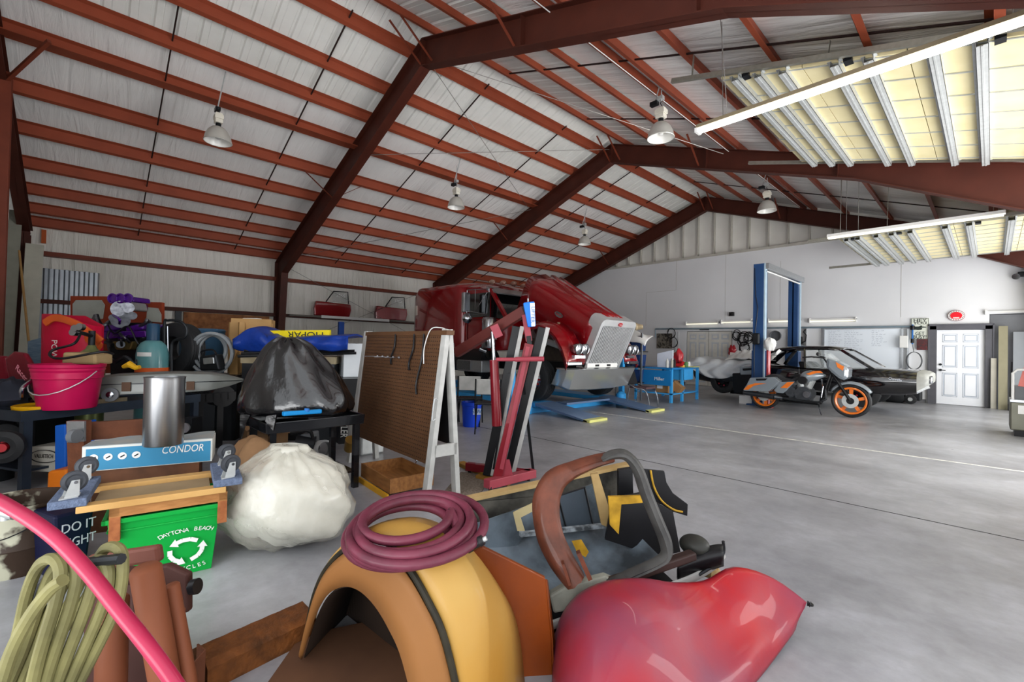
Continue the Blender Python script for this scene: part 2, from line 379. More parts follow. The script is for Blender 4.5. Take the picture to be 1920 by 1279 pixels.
for y, lab in places.items():
    t = thing('portal_frame', lab, 'steel frame', (RX, y, 0), 0, 'oxide red portal frames')
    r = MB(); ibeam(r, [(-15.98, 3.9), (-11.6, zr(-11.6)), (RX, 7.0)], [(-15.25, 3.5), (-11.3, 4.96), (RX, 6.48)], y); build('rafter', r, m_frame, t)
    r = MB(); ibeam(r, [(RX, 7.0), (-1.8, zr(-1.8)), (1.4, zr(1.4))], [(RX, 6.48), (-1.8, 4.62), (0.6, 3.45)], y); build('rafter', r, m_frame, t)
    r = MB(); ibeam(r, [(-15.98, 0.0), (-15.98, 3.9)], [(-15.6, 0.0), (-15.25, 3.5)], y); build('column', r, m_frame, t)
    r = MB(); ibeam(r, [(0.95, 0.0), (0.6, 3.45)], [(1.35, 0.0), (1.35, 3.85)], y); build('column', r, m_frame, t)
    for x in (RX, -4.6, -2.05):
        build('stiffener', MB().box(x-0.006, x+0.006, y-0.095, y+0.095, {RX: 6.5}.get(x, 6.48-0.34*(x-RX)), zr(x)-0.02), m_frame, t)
    for x in (-7.4, -7.1, -11.6, -4.9):
        zz = zr(x)+0.05
        for sy in (-1, 1):
            build('flange_brace', MB().bar((x+0.1, y+0.02*sy, zr(x)-0.45), (x+0.15, y+sy*0.75, zz), 0.04, 0.012), m_steel, t)
    if y < 16: frames.append(t)
t = thing('end_frame', 'end wall rafter and posts at the left edge of the picture', 'steel frame', (-13, -1.15, 0))
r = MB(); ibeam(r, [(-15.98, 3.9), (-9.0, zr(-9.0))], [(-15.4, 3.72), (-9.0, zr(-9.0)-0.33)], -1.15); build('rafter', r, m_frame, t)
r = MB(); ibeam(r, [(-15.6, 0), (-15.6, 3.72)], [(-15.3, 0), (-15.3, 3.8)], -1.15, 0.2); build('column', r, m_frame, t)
r = MB().box(-10.95, -10.80, -1.12, -1.10, 0, 5.55).box(-10.97, -10.955, -1.2, -1.0, 0, 5.55).box(-10.8, -10.785, -1.2, -1.0, 0, 5.55); build('column', r, m_steel, t)
build('brace', MB().bar((-10.8, -1.05, 5.42), (-9.9, -0.55, 5.85), 0.05, 0.05), m_steel, t)
# ---- purlins: Z sections running the length of the roof
def zsec(mb, x, y0, y1, h=0.2, fl=0.07, sgn=1):
    z0 = zr(x)+0.004; z1 = z0+h-0.01
    k = 0.355*(-1 if x > RX else 1)
    mb.box(x-0.004, x+0.004, y0, y1, z0, z1)
    def flg(za, xs, xe):
        mb.hexa([(xs, y0, za+k*(xs-x)), (xe, y0, za+k*(xe-x)), (xe, y1, za+k*(xe-x)), (xs, y1, za+k*(xs-x)), (xs, y0, za+k*(xs-x)+.006), (xe, y0, za+k*(xe-x)+.006), (xe, y1, za+k*(xe-x)+.006), (xs, y1, za+k*(xs-x)+.006)])
    flg(z0, min(x, x+sgn*fl), max(x, x+sgn*fl)); flg(z1-0.006, min(x, x-sgn*fl), max(x, x-sgn*fl))
    return mb
ordn = ['first', 'second', 'third', 'fourth', 'fifth', 'sixth', 'seventh', 'eighth', 'ninth', 'tenth', 'eleventh']
LP = [-7.65, -8.6, -9.43, -10.3, -11.45, -12.47, -13.5, -14.4, -15.15, -15.72]
RP = [-6.85, -5.88, -5.05, -4.2, -3.9, -3.05, -2.0, -1.0, 0.0, 0.9]
for side, lst in (('left', LP), ('right', RP)):
    for i, x in enumerate(lst):
        sg = 1 if side == 'left' else -1
        b_ = zsec(MB(), x, -1.25, 17.1, h=.165 if -9.5 < x < -5 else .2, sgn=-sg)
        if x == -10.3:
            b_.box(x-0.03, x+0.2, -1.25, 16.4, zr(x)-0.02, zr(x)-0.002)
        single('roof_purlin', b_, m_purl, 'oxide red roof purlin, %s from the ridge on the %s slope' % (ordn[i], side), 'purlin', 'roof purlins')
# sag rods between the purlins
m_rod = mat('rod_black', '2a1a18', 0.6)
k = 0
for side in (-1, 1):
    for y in (0.9, 3.15, 6.2, 8.8, 12.3, 14.6):
        xa, xb = (RX-0.25, -15.7) if side < 0 else (RX+0.25, 1.0)
        nm = ['next to the left edge', 'before the nearest frame', 'first beyond the nearest frame', 'before the middle frame', 'first beyond the middle frame', 'before the gable wall'][[0.9, 3.15, 6.2, 8.8, 12.3, 14.6].index(y)]
        single('sag_rod', MB().bar((xa, y, zr(xa, 0.1)), (xb, y, zr(xb, 0.1)), 0.022, 0.022), m_rod, 'thin dark sag rod down the %s roof slope, %s' % ('left' if side < 0 else 'right', nm), 'rod', 'sag rods')
# thin cross bracing wires
m_wire = mat('bare_wire', '8d8a86', 0.4, 0.8)
for i, (p, q, nm) in enumerate((((-15.2, 4.6, 4.0), (-10.3, 10.4, 5.8), 'from the near knee up to the middle frame'), ((-7.4, 4.6, 6.75), (-10.3, 10.3, 5.8), 'from the near ridge down the left slope'), ((-7.4, 4.6, 6.8), (-4.2, 10.4, 5.8), 'across the right slope between the two frames'), ((-10.3, 4.6, 5.8), (-7.3, 10.4, 6.85), 'up the left slope to the middle ridge'), ((-15.62, 4.6, 3.75), (-15.62, 10.4, 1.2), 'down the left wall from the near column'), ((-15.60, 4.7, 1.2), (-15.60, 10.4, 3.75), 'up the left wall to the middle column'))):
    single('bracing_wire', MB().cyl(p, q, 0.007, n=5), m_wire, 'thin bracing wire ' + nm, 'wire', 'bracing wires')
# wall girts
for y0, y1, nm in ((-1.1, 4.35, 'left of the nearest column'), (4.55, 10.4, 'between the nearest and middle columns'), (10.6, 16.4, 'beyond the middle column')):
    single('wall_girt', MB().box(-16.0, -15.78, y0, y1, 3.30, 3.31).box(-15.79, -15.78, y0, y1, 3.31, 3.41), m_steel, 'upper oxide red wall girt ' + nm, 'girt', 'left wall girts')
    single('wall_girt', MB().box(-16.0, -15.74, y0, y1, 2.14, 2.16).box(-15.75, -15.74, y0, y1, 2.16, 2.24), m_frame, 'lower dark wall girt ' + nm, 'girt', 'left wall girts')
# right wall pieces: posts and header around the two raised doors
struct('wall_right', MB().box(1.4, 1.55, 4.6, 6.0, 0, 3.9).box(1.4, 1.55, 10.2, 11.9, 0, 3.9).box(1.4, 1.55, 16.1, 17.1, 0, 3.9), m_insw)
# ================================================================== OVERHEAD DOORS (raised), LAMPS
m_panel = mat('cream_foam_panel', 'dfd5ae', 0.6, 0, 'cfc292', 2.5, 0.7)
m_angle = mat('slotted_angle', '9c9a90', 0.4, 0.7, '7d7b72', 20)
def overhead(name_lab, zf, ya, yb, xa, xb, struts, hx, near_rail_x0, sy=0.61):
    t = thing('overhead_door', name_lab, 'overhead door', (-0.8, (ya+yb)/2, zf(-0.8)), 0)
    secs = [xa+(xb-xa)*i/4 for i in range(5)]
    for a, b in zip(secs, secs[1:]):
        build('door_panel', MB().hexa([(a+.004, ya, zf(a)), (b-.004, ya, zf(b)), (b-.004, yb, zf(b)), (a+.004, yb, zf(a)), (a+.004, ya, zf(a)+.05), (b-.004, ya, zf(b)+.05), (b-.004, yb, zf(b)+.05), (a+.004, yb, zf(a)+.05)]), m_panel, t)
    y = ya+0.03
    while y < yb:
        build('stile', MB().bar((xa, y, zf(xa)-0.006), (xb, y, zf(xb)-0.006), 0.018, 0.012), m_galv, t); y += sy
    for x in struts:
        z = zf(x)
        b_ = MB().box(x-0.045, x+0.045, ya-0.08, yb+0.05, z-0.085, z-0.08)
        b_.box(x-0.045, x-0.041, ya-0.08, yb+0.05, z-0.085, z-0.01).box(x+0.041, x+0.045, ya-0.08, yb+0.05, z-0.085, z-0.01)
        b_.box(x-0.07, x-0.031, ya-0.08, yb+0.05, z-0.014, z-0.009).box(x+0.031, x+0.07, ya-0.08, yb+0.05, z-0.014, z-0.009)
        b_.box(x-0.008, x+0.008, ya-0.08, yb+0.05, z-0.092, z-0.085)
        build('strut', b_, m_galv, t)
    for y in (ya-0.12, yb+0.1):
        x0 = near_rail_x0 if y < ya else xa-1.0
        build('track', MB().bar((x0, y, zf(x0)+0.02), (1.35, y, zf(1.35)+0.02), 0.05, 0.06), m_angle, t)
    for x in hx:
        b_ = MB().bar((x, ya-0.12, zf(x)+0.02), (x+0.02, ya-0.12, zr(x)), 0.04, 0.004)
        build('hanger', b_, m_angle, t)
    for x in struts[::3]:
        build('hinge_bracket', MB().box(x+0.08, x+0.16, ya-0.06, ya+0.06, zf(x)-0.06, zf(x)-0.02), m_dark, t)
    return t
zf1 = lambda x: 4.42-0.27*(x+0.3)
overhead('raised cream overhead door sloping under the roof between the nearest and middle frames', zf1, 6.2, 10.0, -2.55, 1.3, [-2.34, -2.06, -1.78, -1.25, -0.94, -0.42, -0.08, 0.45, 0.95], (-2.9, -1.3, 0.1), -3.2)
zf2 = lambda x: 3.86
overhead('raised cream overhead door lying level between the middle frame and the gable wall', zf2, 12.1, 16.0, -2.35, 1.3, [-2.2, -2.0, -1.69, -1.44, -1.15, -0.64, -0.31, 0.23, 0.7], (-2.3, -1.5, 0.0), -2.9, 0.43)
# high bay lamps
m_refl = mat('lamp_reflector', 'c9c7c0', 0.35, 0.3, 'b3b1aa', 8, 0.5)
m_reflin = mat('lamp_reflector_inside', 'f0efea', 0.25)
m_ball = mat('lamp_ballast', 'dcd8cc', 0.45, 0, 'c4bfae')
lamps = [((-9.8, 1.65), 'high bay lamp with a long conduit, nearest on the left slope'), ((-9.77, 7.03), 'high bay lamp on the left slope beyond the nearest frame'), ((-9.85, 12.65), 'smallest high bay lamp, far down the left slope'), ((-3.95, 7.14), 'large high bay lamp with a white dome beside the lit tube'), ((-4.03, 12.78), 'high bay lamp on the right slope in front of the gable')]
L0 = thing('high_bay_lamp', lamps[0][1], 'lamp', (0, 0, 0), 0, 'high bay lamps')
prof = [(0.225, 0.0), (0.232, 0.01), (0.222, 0.03), (0.205, 0.11), (0.165, 0.2), (0.11, 0.26), (0.055, 0.285)]
build('reflector', MB().lathe(prof, n=28), m_refl, L0, smooth=True)
build('inner_reflector', MB().lathe([(0.222, 0.006), (0.195, 0.1), (0.15, 0.19), (0.06, 0.255), (0.0, 0.26)], n=28), m_reflin, L0, smooth=True)
build('bulb', MB().lathe([(0, 0.05), (0.04, 0.07), (0.045, 0.12), (0.025, 0.2), (0.02, 0.25)], n=14), m_white, L0, smooth=True)
build('neck', MB().cyl((0, 0, 0.28), (0, 0, 0.36), 0.045, n=14), m_dark, L0)
build('ballast_box', MB().box(-0.075, 0.075, -0.06, 0.06, 0.35, 0.42).box(-0.09, 0.09, -0.07, 0.07, 0.42, 0.5).box(-0.07, 0.07, -0.055, 0.055, 0.5, 0.53), m_ball, L0, bevel=0.006)
build('hook', MB().tube([(0, 0, 0.53), (0.02, 0, 0.56), (0.0, 0, 0.59), (-0.015, 0, 0.62), (0, 0, 0.66)], 0.007, 6), m_dark, L0)
for i, ((x, y), lab) in enumerate(lamps):
    o = L0 if i == 0 else copy_tree(L0)
    o.location = (x, y, 4.98); o['label'] = lab
    ROOT[o.name] = Matrix.Translation((x, y, 4.98))
    top = zr(x)
    if i == 0:
        e_ = on(453, 0, 'Y', 1.9)
        build('conduit', MB().tube([(x-.12, y, 5.66), (e_.x, e_.y, e_.z)], 0.012, 6), m_galv, o); build('junction_box', MB().box(x-0.2, x-0.06, y-0.04, y+0.04, 5.6, 5.67), m_dark, o)
    else:
        build('conduit', MB().tube([(x, y, 5.63), (x, y, top)], 0.01, 6), m_galv, o)
        build('junction_box', MB().box(x-0.06, x+0.04, y-0.04, y+0.04, 5.66, 5.72), m_galv, o)
single('wire_conduit', MB().tube([(-4.12, -1, zr(-4.12, -0.03)), (-4.12, 7.0, zr(-4.12, -.03)), (-4.12, 12.9, zr(-4.12, -.03)), (-4.12, 16, zr(-4.12, -.03))], 0.008, 6), m_white, 'white cable run clipped under the right slope purlin above the large lamp', 'cable')
# tube lights
m_tube = mat('lit_tube', 'fffaf0', 0.3, emit=9)
m_tube_off = mat('added_glow_glass', 'f6efd8', 0.25, emit=0.6)  # glass of unlit tubes with a faint glow added
t = thing('tube_light', 'long lit tube light hanging across the upper right corner', 'light', (-1.0, 5.3, 3.97))
build('housing', MB().prism([(-0.06, 0.0), (0.06, 0.0), (0.035, 0.055), (-0.035, 0.055)], (-2.45, 5.3, 3.985), (0, 1, 0), (0, 0, 1), 3.6), mat('taupe_housing', '8d8168', 0.5), t)
for dy in (-0.03, 0.03):
    build('tube', MB().cyl((-2.43, 5.3+dy, 3.965), (1.12, 5.3+dy, 3.965), 0.019, n=12), m_tube, t, smooth=True)
    build('end_cap', MB().box(-2.46, -2.43, 5.27+dy, 5.33+dy, 3.94, 3.99), m_white, t)
for p, q in (((-2.1, 5.3, 4.04), (-2.12, 5.1, 5.15)), ((-2.15, 5.3, 4.04), (-2.2, 5.35, 5.2)), ((0.1, 5.3, 4.04), (0.1, 5.3, 4.4))):
    build('wire', MB().cyl(p, q, 0.004, n=5), m_wire, t)
t = thing('tube_light', 'small unlit cream tube light hanging before the far raised door', 'light', (-1.0, 11.5, 3.8))
build('housing', MB().prism([(-0.07, 0.0), (0.07, 0.0), (0.05, 0.06), (-0.05, 0.06)], (-2.43, 11.5, 3.80), (0, 1, 0), (0, 0, 1), 2.58), m_white, t)
for dy in (-0.035, 0.035):
    build('tube', MB().cyl((-2.42, 11.5+dy, 3.785), (0.13, 11.5+dy, 3.785), 0.02, n=12), m_tube_off, t, smooth=True)
for x in (-2.2, -2.1, -1.9):
    build('wire', MB().cyl((x, 11.5, 3.86), (x, 11.5, zr(x, 0.1)), 0.005, n=5), m_wire, t)
# ================================================================== GABLE WALL THINGS
def leaf(t, x0, x1, z0, z1, y, rows, mt):
    d = MB().box(x0, x1, y, y+0.045, z0, z1); p = MB()
    W = x1-x0; m_ = 0.13*W
    cw = (W-3*m_)/2
    for r0, r1 in rows:
        for k in (0, 1):
            xa = x0+m_+k*(cw+m_); xb = xa+cw; za = z0+r0*(z1-z0); zb = z0+r1*(z1-z0)
            p.box(xa-.012, xb+.012, y-0.002, y, za-.012, zb+.012)
            for q in ((xa, xb, za, za+.012), (xa, xb, zb-.012, zb), (xa, xa+.012, za, zb), (xb-.012, xb, za, zb)): d.box(q[0], q[1], y-0.006, y, q[2], q[3])
            d.box(xa+0.04, xb-0.04, y-0.008, y, za+0.04, zb-0.04)
    lf_ = build('door_leaf', d, mt, t); build('groove_shade_strip', p, mat('groove_shade', 'bcc4d0', .6), lf_)  # grey strips carry the shade of the panel recesses in their colour
    return lf_
m_door = mat('white_door_paint', 'eef0f4', 0.35, 0, 'e2e5ec', 2, 0.5)
t = thing('door_1', 'white six panel door in a dark grey frame beside the red oval sign', 'door', (-0.59, 17.0, 0)); t['kind'] = 'structure'
leaf(t, -1.04, -0.13, 0.01, 2.02, 16.98, ((0.11, 0.42), (0.5, 0.79), (0.84, 0.94)), m_door)
m_trimd = mat('dark_grey_trim', '5d5d63', 0.5, 0, '4e4e54', 6)
fr = MB()
for a, b, c_, d in ((-1.19, -1.045, 0, 2.13), (-0.125, 0.02, 0, 2.13), (-1.19, 0.02, 2.03, 2.15)): fr.box(a, b, 16.9, 17.02, c_, d)
fr.box(-1.215, -1.18, 16.88, 17.0, 0, 2.17).box(0.01, 0.04, 16.88, 17.0, 0, 2.17).box(-1.215, 0.04, 16.88, 17.0, 2.14, 2.18)
build('door_frame', fr, m_trimd, t, bevel=0.004)
build('lever_handle', MB().cyl((-0.96, 16.98, 0.93), (-0.96, 16.93, 0.93), 0.03).bar((-0.96, 16.93, 0.93), (-0.86, 16.93, 0.925), 0.015, 0.018), m_dark, t)
build('deadbolt', MB().cyl((-0.965, 16.98, 1.08), (-0.965, 16.955, 1.08), 0.03), m_dark, t)
t = thing('door_2', 'closed pair of white panelled doors in the gable wall left of the blue lift', 'door', (-7.3, 17.0, 0)); t['kind'] = 'structure'
for a, b in ((-8.12, -7.3), (-7.28, -6.46)): leaf(t, a, b, 0.01, 2.04, 16.97, ((0.06, 0.42), (0.48, 0.80), (0.86, 0.95)), mat('cream_door', 'dcdad2', 0.5))
t = thing('door_3', 'grey steel sliding door right of the white six panel door', 'door', (0.35, 16.9, 0)); t['kind'] = 'structure'
m_slide = mat('brushed_grey_steel', '75777b', 0.4, 0.4, '5a5c60', 1.5, 0.8)
build('door_slab', MB().box(-0.04, 0.74, 16.98, 17.03, 0.0, 2.4), m_slide, t)
build('door_slab', MB().box(0.36, 0.9, 16.80, 16.84, 0.0, 1.95), mat('pale_grey_steel', '8c9094', 0.4, 0.4, '7b8084', 2), t)
build('rail', MB().box(-0.12, 1.2, 16.88, 16.94, 2.44, 2.49).box(-0.13, -0.09, 16.86, 16.95, 2.4, 2.52), m_white, t)
single('leaning_board', MB().bar((0.03, 16.80, 0), (0.03, 16.86, 1.28), 0.1, 0.04, (0, 1, 0)), mat('bare_board', 'b7b3a6', 0.6), 'short narrow pale board standing beside the door frame', 'board')
single('leaning_board', MB().bar((0.19, 16.72, 0), (0.19, 16.84, 2.1), 0.16, 0.035, (0, 1, 0)), mat('tan_board', '8f8a72', 0.65, 0, '79745e', 3), 'tall tan board leaning at the grey sliding door', 'board')
single('pry_bar', MB().tube([(0.30, 16.6, 0), (0.34, 16.78, 1.2)], 0.012, 6).box(0.27, 0.36, 16.58, 16.62, 0, 0.16), m_black, 'thin black bar standing in the corner by the grey sliding door', 'bar')
# pipe and strip lights
pa = on(1229, 617, 'Y', 16.9); pb = on(1706, 612.5, 'Y', 16.9)
single('wall_pipe', MB().cyl(pa, pb, 0.03, n=12).cyl((pa.x, 16.9, pa.z-0.35), (pa.x, 16.9, pa.z), 0.02), mat('grey_blue_pipe', '8ea0ac', 0.4, 0.5), 'long grey blue air pipe along the gable wall', 'pipe', smooth=True)
for x0, x1, yy, lab in ((1287, 1348, 607, 'leftmost'), (1353, 1410, 604, 'above the hanging hoses,'), (1441, 1502, 602, 'behind the lift posts,'), (1518, 1606, 601.5, 'above the whiteboard,')):
    a = on(x0, yy, 'Y', 16.9); b = on(x1, yy-1, 'Y', 16.9)
    t = thing('strip_light', 'white wall strip light, %s high on the gable wall' % lab, 'light', ((a.x+b.x)/2, 16.9, a.z), 0, 'strip lights on the gable wall')
    build('housing', MB().box(a.x, b.x, 16.86, 16.95, a.z-0.0, a.z+0.05).box(a.x, a.x+.02, 16.82, 16.95, a.z-.07, a.z+.08).box(b.x-.02, b.x, 16.82, 16.95, a.z-.07, a.z+.08), m_white, t)
    build('tube', MB().cyl((a.x+.02, 16.86, a.z-0.025), (b.x-.02, 16.86, a.z-0.025), 0.02, n=8), m_tube_off, t, smooth=True)
# whiteboards
m_wb = mat('whiteboard', 'e6edf5', 0.15, 0, 'dfe7f1', 1)
m_ink = mat('marker_ink', '5a6a86', 0.6)
def scribble(x0, x1, z0, rows, y, seed, dz=0.055):
    rnd = random.Random(seed); b_ = MB()
    for r in range(rows):
        x = x0; z = z0-r*dz
        L_ = x0+(x1-x0)*rnd.uniform(0.35, 1)
        while x < L_:
            w_ = rnd.uniform(0.03, 0.1); pts = []; n = int(w_/0.012)+2
            for i in range(n): pts.append((x+w_*i/n, y, z+rnd.uniform(-0.012, 0.014)))
            b_.tube(pts, 0.0022, 3); x += w_+0.02
    return b_
def board(px0, px1, py0, zbot, lab, cols, y=16.93):
    a = on(px0, py0, 'Y', y); b = on(px1, py0, 'Y', y)
    t = thing('whiteboard', lab, 'whiteboard', ((a.x+b.x)/2, y, zbot))
    build('panel', MB().box(a.x, b.x, y-0.01, y+0.02, zbot, a.z), m_wb, t)
    f_ = MB()
    for q in ((a.x-.02, b.x+.02, a.z-.02, a.z+.02), (a.x-.02, b.x+.02, zbot-.02, zbot+.01), (a.x-.03, a.x+.01, zbot, a.z), (b.x-.01, b.x+.03, zbot, a.z)): f_.box(q[0], q[1], y-0.025, y+.02, q[2], q[3])
    build('frame', f_, m_alum, t)
    for i, (c0, c1, rows) in enumerate(cols):
        W = b.x-a.x
        build('handwriting', scribble(a.x+c0*W, a.x+c1*W, a.z-0.07, rows, y-0.012, 5+i+int(px0)), m_ink, t)
board(1546, 1690, 617, 0.85, 'large whiteboard with rows of handwriting behind the black car', ((0.06, 0.24, 12), (0.28, 0.55, 13), (0.64, 0.8, 9)))
for px in (1478, 1510, 1544):
    a = on(px, 620, 'Y', 16.9); b_ = MB().box(a.x-0.03, a.x+0.03, 16.88, 16.95, 0, 2.1)
    single('wall_strut', b_, m_alum, 'aluminium upright fixed to the gable wall, %s' % {1478: 'beside the far lift post', 1510: 'between the lift and the whiteboard', 1544: 'at the left edge of the whiteboard'}[px], 'upright', 'uprights on the gable wall')
for px in (1693, 1703):
    a = on(px, 620, 'Y', 16.9)
    single('wall_strut', MB().box(a.x-0.02, a.x+0.02, 16.86, 16.95, 0, 2.05), m_alum, 'aluminium upright %s' % ('behind the white wall box' if px == 1693 else 'left of the get busy sign'), 'upright', 'uprights on the gable wall')
# the sign
a = on(1708.5, 597, 'Y', 16.92); b = on(1742, 636.5, 'Y', 16.92)
t = thing('tin_sign', 'cream tin sign reading HEY YOU GET BUSY left of the white door', 'sign', ((a.x+b.x)/2, 16.92, b.z))
cx = (a.x+b.x)/2; H_ = a.z-b.z; W_ = b.x-a.x
build('plate', MB().box(a.x, b.x, 16.91, 16.925, b.z, a.z), mat('cream_enamel', 'd9ddd2', 0.4, 0, 'bcc0b4', 12), t, bevel=0.004)
m_signk = mat('sign_black', '2c3430', 0.5)
bd = MB()
for q in ((a.x+.01, b.x-.01, b.z+.012, b.z+.02), (a.x+.01, b.x-.01, a.z-.02, a.z-.012), (a.x+.01, a.x+.016, b.z+.01, a.z-.01), (b.x-.016, b.x-.01, b.z+.01, a.z-.01)): bd.box(q[0], q[1], 16.905, 16.911, q[2], q[3])
build('border', bd, m_signk, t)
for s_, fz, sz in (('HEY', 0.88, 0.13), ('YOU', 0.76, 0.11), ('GET', 0.27, 0.13), ('BUSY!', 0.11, 0.13)):
    text('lettering', s_, t, (cx, 16.905, b.z+fz*H_), (1, 0, 0), (0, 0, 1), sz, m_signk, 0.002, fit=W_*0.72 if s_ != 'GET' else W_*0.5)
hand = [(-0.13, 0.02), (-0.1, 0.05), (-0.02, 0.05), (0.02, 0.08), (0.05, 0.07), (0.04, 0.05), (0.13, 0.04), (0.13, 0.02), (0.03, 0.015), (0.05, -0.01), (0.03, -0.04), (-0.04, -0.05), (-0.13, -0.03)]
build('pointing_hand', MB().prism(hand, (cx, 16.908, b.z+0.52*H_), (1, 0, 0), (0, 0, 1), 0.003), m_signk, t)
c_ = on(1793, 592, 'Y', 16.92)
t = thing('oval_sign', 'red oval sign with a white rim above the white door', 'sign', c_)
def ell(rx, rz, y0, y1): 
    return MB().prism([(rx*math.cos(2*PI*i/40), rz*math.sin(2*PI*i/40)) for i in range(40)], (c_.x, y0, c_.z), (1, 0, 0), (0, 0, 1), y0-y1)
build('rim', ell(0.165, 0.145, 16.94, 16.90), mat('sign_dark_red', '7d2127', 0.5), t)
build('white_ring', ell(0.157, 0.135, 16.90, 16.895), m_white, t)
build('red_centre', ell(0.115, 0.1, 16.895, 16.885), mat('sign_red', 'e3182a', 0.4), t)
dots = MB()
for i in range(18):
    an = PI*0.05+2*PI*i/18; dots.box(c_.x+0.137*math.cos(an)-.008, c_.x+0.137*math.cos(an)+.008, 16.892, 16.895, c_.z+0.118*math.sin(an)-.009, c_.z+0.118*math.sin(an)+.009)
build('rim_lettering', dots, mat('sign_ink', '4a3030', 0.6), t)
build('white_script', MB().box(c_.x-.06, c_.x+.06, 16.881, 16.886, c_.z-.06, c_.z-.045).box(c_.x-.05, c_.x+.05, 16.881, 16.886, c_.z-.082, c_.z-.07), m_white, t)
a = on(1729, 646, 'Y', 16.9)
single('notice_box', MB().box(a.x-.11, a.x+.11, 16.88, 16.95, a.z-.15, a.z+.15).box(a.x-.09, a.x-.02, 16.875, 16.88, a.z-.1, a.z+.02).box(a.x+0, a.x+.09, 16.875, 16.88, a.z-.1, a.z+.0), mat('dark_notice', '2f3436', 0.5, 0, '7a2a2a', 20, 0.7), 'small dark box below the get busy sign', 'box')
a = on(1695, 641, 'Y', 16.85)
single('wall_box', MB().box(a.x-.09, a.x+.09, 16.78, 16.86, a.z-.17, a.z+.17), m_white, 'white box on the wall uprights at the right end of the whiteboard', 'box', bevel=0.008)
a = on(1711, 632, 'Y', 16.84)
t = thing('hose_reel', 'blue air line with a black filter and a hanging hose beside the get busy sign', 'air line', (a.x, 16.84, a.z))
build('filter_body', MB().cyl((a.x, 16.82, a.z+0.2), (a.x, 16.82, a.z+0.32), 0.05).cyl((a.x, 16.82, a.z-0.17), (a.x, 16.82, a.z-0.05), 0.04), m_black, t, smooth=True)
build('air_pipe', MB().cyl((a.x, 16.82, a.z-0.2), (a.x, 16.82, a.z+0.35), 0.02), m_blue, t, smooth=True)
loop = []
for i in range(60):
    an = 2*PI*i/30; loop.append((a.x+0.03+0.16*math.sin(an)+0.02*(i//30), 16.85-0.0006*i, a.z-0.42-0.27*(1-math.cos(an))/1.0*0.9))
build('hose', MB().tube([(a.x, 16.82, a.z-.2)]+loop, 0.009, 6), m_grey, t, smooth=True)
a = on(1914, 517, 'Y', 16.85)
t = thing('emergency_light', 'twin spotlight fitting high on the gable wall at the right edge', 'light', a)
build('housing', MB().box(a.x-.05, a.x+.15, 16.84, 16.95, a.z-.02, a.z+.1), m_dark, t, bevel=.01)
for dx in (-.08, .12): build('spotlight', MB().lathe([(0.03, 0.09), (0.07, 0.0), (0.075, -0.01), (0.0, -0.012)], (a.x+dx, 16.78, a.z-.02), (0.2, 0.9, 0.3), 16), m_chrome, t, smooth=True)
a = on(1372, 589, 'Y', 16.9)
single('wall_sensor', MB().box(a.x-.08, a.x+.08, 16.84, 16.95, a.z-.07, a.z+.07).lathe([(0.05, 0), (0.03, 0.02), (0, 0.02)], (a.x, 16.84, a.z), (0, -1, 0), 12), m_black, 'small black horn on the bare wall above the hoses', 'horn', bevel=.01)
a = on(1323, 617.5, 'Y', 16.8)
single('pipe_clamp', MB().box(a.x-.25, a.x+.1, 16.84, 16.88, a.z-.03, a.z+.0), m_black, 'black clamp bar on the wall pipe above the paired doors', 'clamp')
# hanging hoses, tools
for i, (px, py, r, n, lab) in enumerate(((1381, 627, .13, 3, 'leftmost under the wall sensor'), (1394, 632, .17, 4, 'large, in the middle of the row'), (1404, 630, .14, 4, 'right end of the row by the lift'), (1396, 650, .16, 3, 'lowest, above the covered bike'))):
    a = on(px, py, 'Y', 16.88); P = []
    for k in range(n*24):
        an = 2*PI*k/24; rr_ = r*(1+0.12*math.sin(k*.37+i)); P.append((a.x+rr_*math.cos(an), 16.89-0.02*(k//24)-0.01*math.sin(k), a.z+rr_*1.15*math.sin(an)-.04*(k//24)))
    single('coiled_hose', MB().tube(P, 0.014, 5), m_black, 'black hose coil hung on the gable wall, %s' % lab, 'hose', 'hose coils on the gable wall', smooth=True)
a = on(1372, 658, 'Y', 16.8); single('red_cloth', MB().sph((a.x, 16.85, a.z), .14, .06, .2, fn=lambda d: 1+.2*math.sin(9*d.x+5*d.z)), m_red, 'red cloth hanging below the hoses', 'cloth', smooth=True)
a = on(1243, 637, 'Y', 16.85)
single('tool_rack', MB().box(a.x-.3, a.x+.35, 16.9, 16.95, a.z-.35, a.z+.25), mat('tool_clutter', '35332f', 0.6, 0, '8a8378', 14, 0.9, sharp=0.6), 'dark rack of hanging tools left of the paired doors', 'rack')
for k, (px, py) in enumerate(((1258, 625), (1262, 642))):
    a = on(px, py, 'Y', 16.8); P = [(a.x+.16*math.cos(q*2*PI/20)*(1+.1*math.sin(q)), 16.82+.01*(q//20), a.z+.2*math.sin(q*2*PI/20)) for q in range(60)]
    single('coiled_cable', MB().tube(P, 0.012, 5), m_black, 'coiled black cable on the tool rack, %s' % ('upper' if k == 0 else 'lower'), 'cable', smooth=True)
for k, px in enumerate((1267, 1272)):
    a = on(px, 620, 'Y', 16.9); single('wall_conduit', MB().cyl((a.x, 16.92, 0), (a.x, 16.92, 2.05), 0.014, n=6), m_galv, 'thin grey conduit down the wall, %s of the pair' % ('left' if k == 0 else 'right'), 'conduit')
a = on(1455, 630, 'Y', 16.85)
t = thing('exhaust_fan', 'round grey wall fan seen between the lift posts', 'fan', a)
build('drum', MB().lathe([(0.0, 0.0), (0.17, 0.0), (0.18, -0.1), (0.16, -0.1), (0.15, -0.02), (0, -0.02)], (a.x, 16.85, a.z), (0, 1, 0), 24), m_grey, t, smooth=True)
a = on(1500, 637, 'Y', 16.85)
t = thing('oil_pump', 'black wall pump with bent pipes right of the far lift post', 'pump', a)
